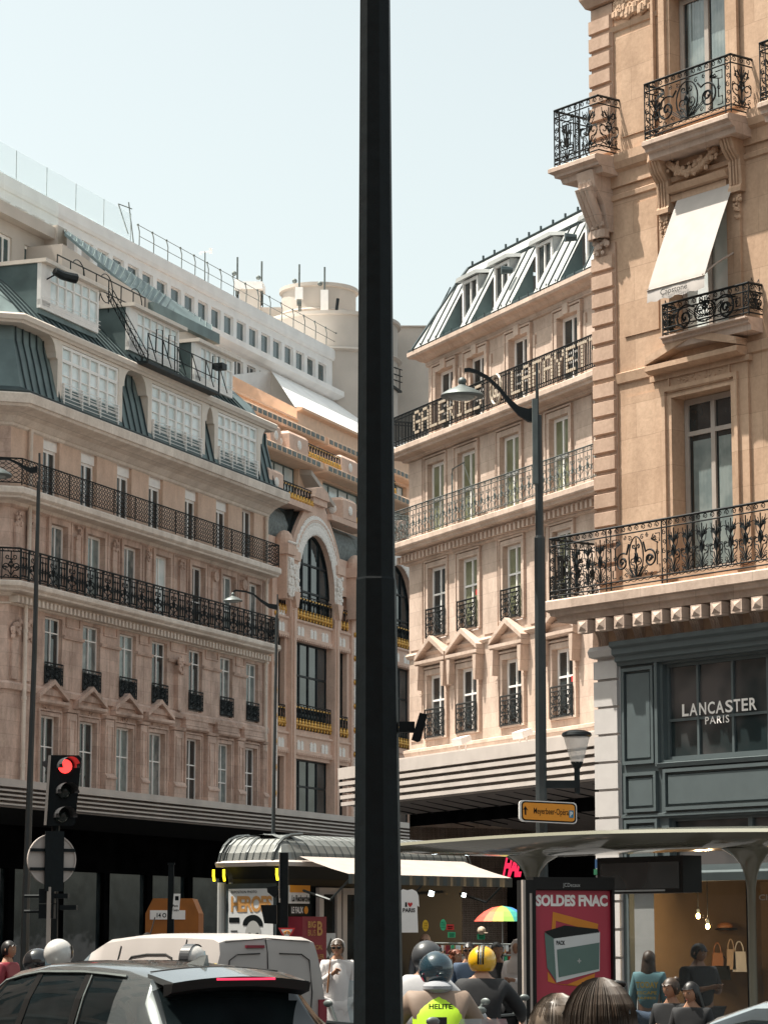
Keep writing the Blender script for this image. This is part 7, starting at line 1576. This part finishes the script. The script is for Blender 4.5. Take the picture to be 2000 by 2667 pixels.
# --- scooter riders
def scooter(px_, Y, label, sz=1, seat=.78, screen=False, face=180 - 0, mt='shelter_dark'):
    p = at(px_, 2440, Y); t = thing('scooter', label, 'scooter', (p.x, Y, 0), R(face), 'scooters waiting in the traffic')
    m_ = MB(); m_.loft([[(-w_, y, z0), (w_, y, z0), (w_ * .8, y, z1), (-w_ * .8, y, z1)] for y, w_, z0, z1 in ((.75, .08, .5, .72), (.55, .16, .4, .82), (.1, .17, .35, .80), (-.1, .14, .25, .5), (-.35, .2, .22, .32), (-.5, .2, .3, .75), (-.62, .14, .45, 1.0), (-.7, .08, .6, .95))]); m_.build('body', mt, t, True)
    m_ = MB(); m_.tube([(-.33, -.42, 1.06), (-.1, -.52, 1.04), (.1, -.52, 1.04), (.33, -.42, 1.06)], .02, 6); m_.build('handlebar', 'iron', t)
    for s in (1, -1): m_ = MB(); m_.tube([(s * .25, -.47, 1.06), (s * .33, -.5, 1.2)], .012); m_.ball((s * .36, -.5, 1.22), .05, .015, .032, 10, 5); m_.build('mirror', 'iron_grey', t, True)
    for y in (-.72, .62): m_ = MB(); m_.loft([[(dx, y + r_ * math.cos(R(a)), .25 + r_ * math.sin(R(a))) for a in range(0, 360, 20)] for r_, dx in ((.14, -.05), (.25, -.05), (.25, .05), (.14, .05))]); m_.build('wheel', 'rubber', t, True)
    m_ = MB(); m_.box(-.1, .1, .72, .78, .68, .74); m_.build('tail_light', 'tail_glow', t)
    if screen: m_ = MB(); m_.loft([[(-w_, y, z * sz), (0, y - .06, z * sz), (w_, y, z * sz)] for w_, y, z in ((.22, -.68, .95), (.24, -.62, 1.2), (.16, -.52, 1.42))], closed=False); m_.build('windscreen', 'visor_clear', t)
    return t
def rider(label, px_, top, Y, face, **k): return person('rider', label, px_, top, Y, face, sit=True, arms='ride', **k)
rider('rider in a matte grey helmet and pale grey jacket right beside the black pole', 1102, 2461, 24.6, 150, H=1.72, top_m='cloth_lightgrey', leg_m='cloth_black', helmet=('helmet_grey', 'full', 'lens_black'), build=1.1, lean=.05)
scooter(1102, 24.6, 'scooter under the rider in the pale grey jacket', face=150)
def vest(t, mat, s, sh_z, hip_z, ln, o):
    g_ = MB(); add(g_, skin_mesh([(0, ln(hip_z), hip_z), (0, ln(hip_z + .2) + .01, hip_z + .22), (0, ln(sh_z - .1), sh_z - .13), (0, ln(sh_z), sh_z - .02), (.14, ln(sh_z), sh_z - .02), (-.14, ln(sh_z), sh_z - .02)], [(0, 1), (1, 2), (2, 3), (2, 4), (2, 5)], [(.235, .19), (.225, .18), (.245, .185), (.13, .12), (.10, .10), (.10, .10)], 2)); g_.build('safety_vest', 'neon', t, True)
    g_ = MB(); g_.box(-.045, .045, ln(sh_z - .2) + .20, ln(sh_z - .2) + .235, hip_z, sh_z - .16); g_.build('vest_strap', 'cloth_black', t); g_ = MB(); text_on(g_, 'HELITE', lambda u, v: (-u, ln(sh_z - .1) + .235, v), -.09, .09, sh_z - .1, sh_z - .06, bold=.03); g_.build('vest_lettering', 'cloth_black', t)
    g_ = MB(); g_.ball((0, .05 + ln(sh_z), sh_z + .06), .12, .11, .055, 14, 7); g_.build('hood', 'cloth_grey', t, True)
rider('rider in a dark blue helmet and neon yellow vest with taupe sleeves', 1143, 2491, 21.3, 185, H=1.74, top_m='cloth_taupe', leg_m='cloth_black', helmet=('helmet_blue', 'open', 'visor_clear'), build=1.15, lean=.16, extra=vest)
scooter(1150, 21.3, 'scooter ridden by the rider in the neon vest', face=185)
rider('rider in a yellow helmet with black stripes and a black jacket', 1253, 2474, 26, 172, H=1.74, top_m='cloth_black', leg_m='cloth_black', helmet=('helmet_yellow', 'open', 'lens_black', ('s', 'black_paint', -.10, .07), ('s', 'iron_grey', 0, .08), ('s', 'black_paint', .10, .07)), build=1.15, lean=.06)
scooter(1253, 26, 'scooter ridden by the rider in the yellow helmet', face=172)
rider('rider in a scuffed white helmet with black marks at the left behind the grey car', 151, 2456, 26.6, 150, H=1.72, top_m='cloth_black', leg_m='cloth_black', helmet=('helmet_white', 'full', 'lens_black'), build=1.1)
scooter(151, 26.6, 'scooter under the white helmeted rider', face=150)
rider('rider in a glossy black helmet just left of the white helmet', 96, 2480, 28, 120, H=1.7, top_m='cloth_black', leg_m='cloth_black', helmet=('helmet_black', 'full', 'visor_clear'))
scooter(96, 28, 'scooter under the black helmeted rider', face=120)
rider('rider in a white and grey helmet between the van and the grey car roof', 499, 2470, 27.2, 150, H=1.7, top_m='cloth_black', leg_m='cloth_black', helmet=('helmet_white', 'full', 'visor_clear', ('s', 'helmet_grey', 0, .5)))
scooter(499, 27.2, 'scooter between the van and the grey car', face=150)
scooter(870, 23.5, 'grey scooter with a tall windscreen right of the grey car', face=150, screen=True, mt='suv_paint')
scooter(1300, 18.6, 'scooter with a red body at the bottom centre of the picture', face=190, screen=True, mt='scooter_red', sz=.87)
# ================================================================== the rest of the crossing, out of the frame but shading and reflecting in it
def plain_block(label, x, y, rz, L, H, D):
    t = thing('building', label, 'building', (x, y, 0), rz, 'stone blocks around the crossing outside the view'); nb_ = int(L / 3.2); ho = []
    for f in range(int((H - 5) / 3.4)):
        for i in range(nb_): ho.append((.9 + 3.2 * i, 2.2 + 3.2 * i, 5.6 + 3.4 * f, 8.0 + 3.4 * f, .2))
    m = MB(); m.wall(0, L, 0, H, ho); m.quad((0, 0, 0), (0, D, 0), (0, D, H), (0, 0, H)); m.quad((L, 0, 0), (L, D, 0), (L, D, H), (L, 0, H)); m.quad((0, 0, H), (L, 0, H), (L, D, H + 2), (0, D, H + 2)); m.build('wall', 'warm_stone', t)
    m = MB(); m.quad((0, .2, 5), (L, .2, 5), (L, .2, H - .5), (0, .2, H - .5)); m.build('window_glass', 'glass_dark', t)
    m = MB(); m.sweep([(0, H - .5), (.5, H - .2), (.5, H), (0, H)], [(0, 0), (L, 0)]); m.sweep([(0, 5.0), (.3, 5.1), (.3, 5.3), (0, 5.3)], [(0, 0), (L, 0)]); m.build('cornice', 'cornice_stone', t)
plain_block('stone block across the boulevard behind the viewpoint', 45, -22, R(180), 90, 23, 12)
plain_block('stone block along the left pavement short of the view', -26, -20, R(80), 75, 22, 12)
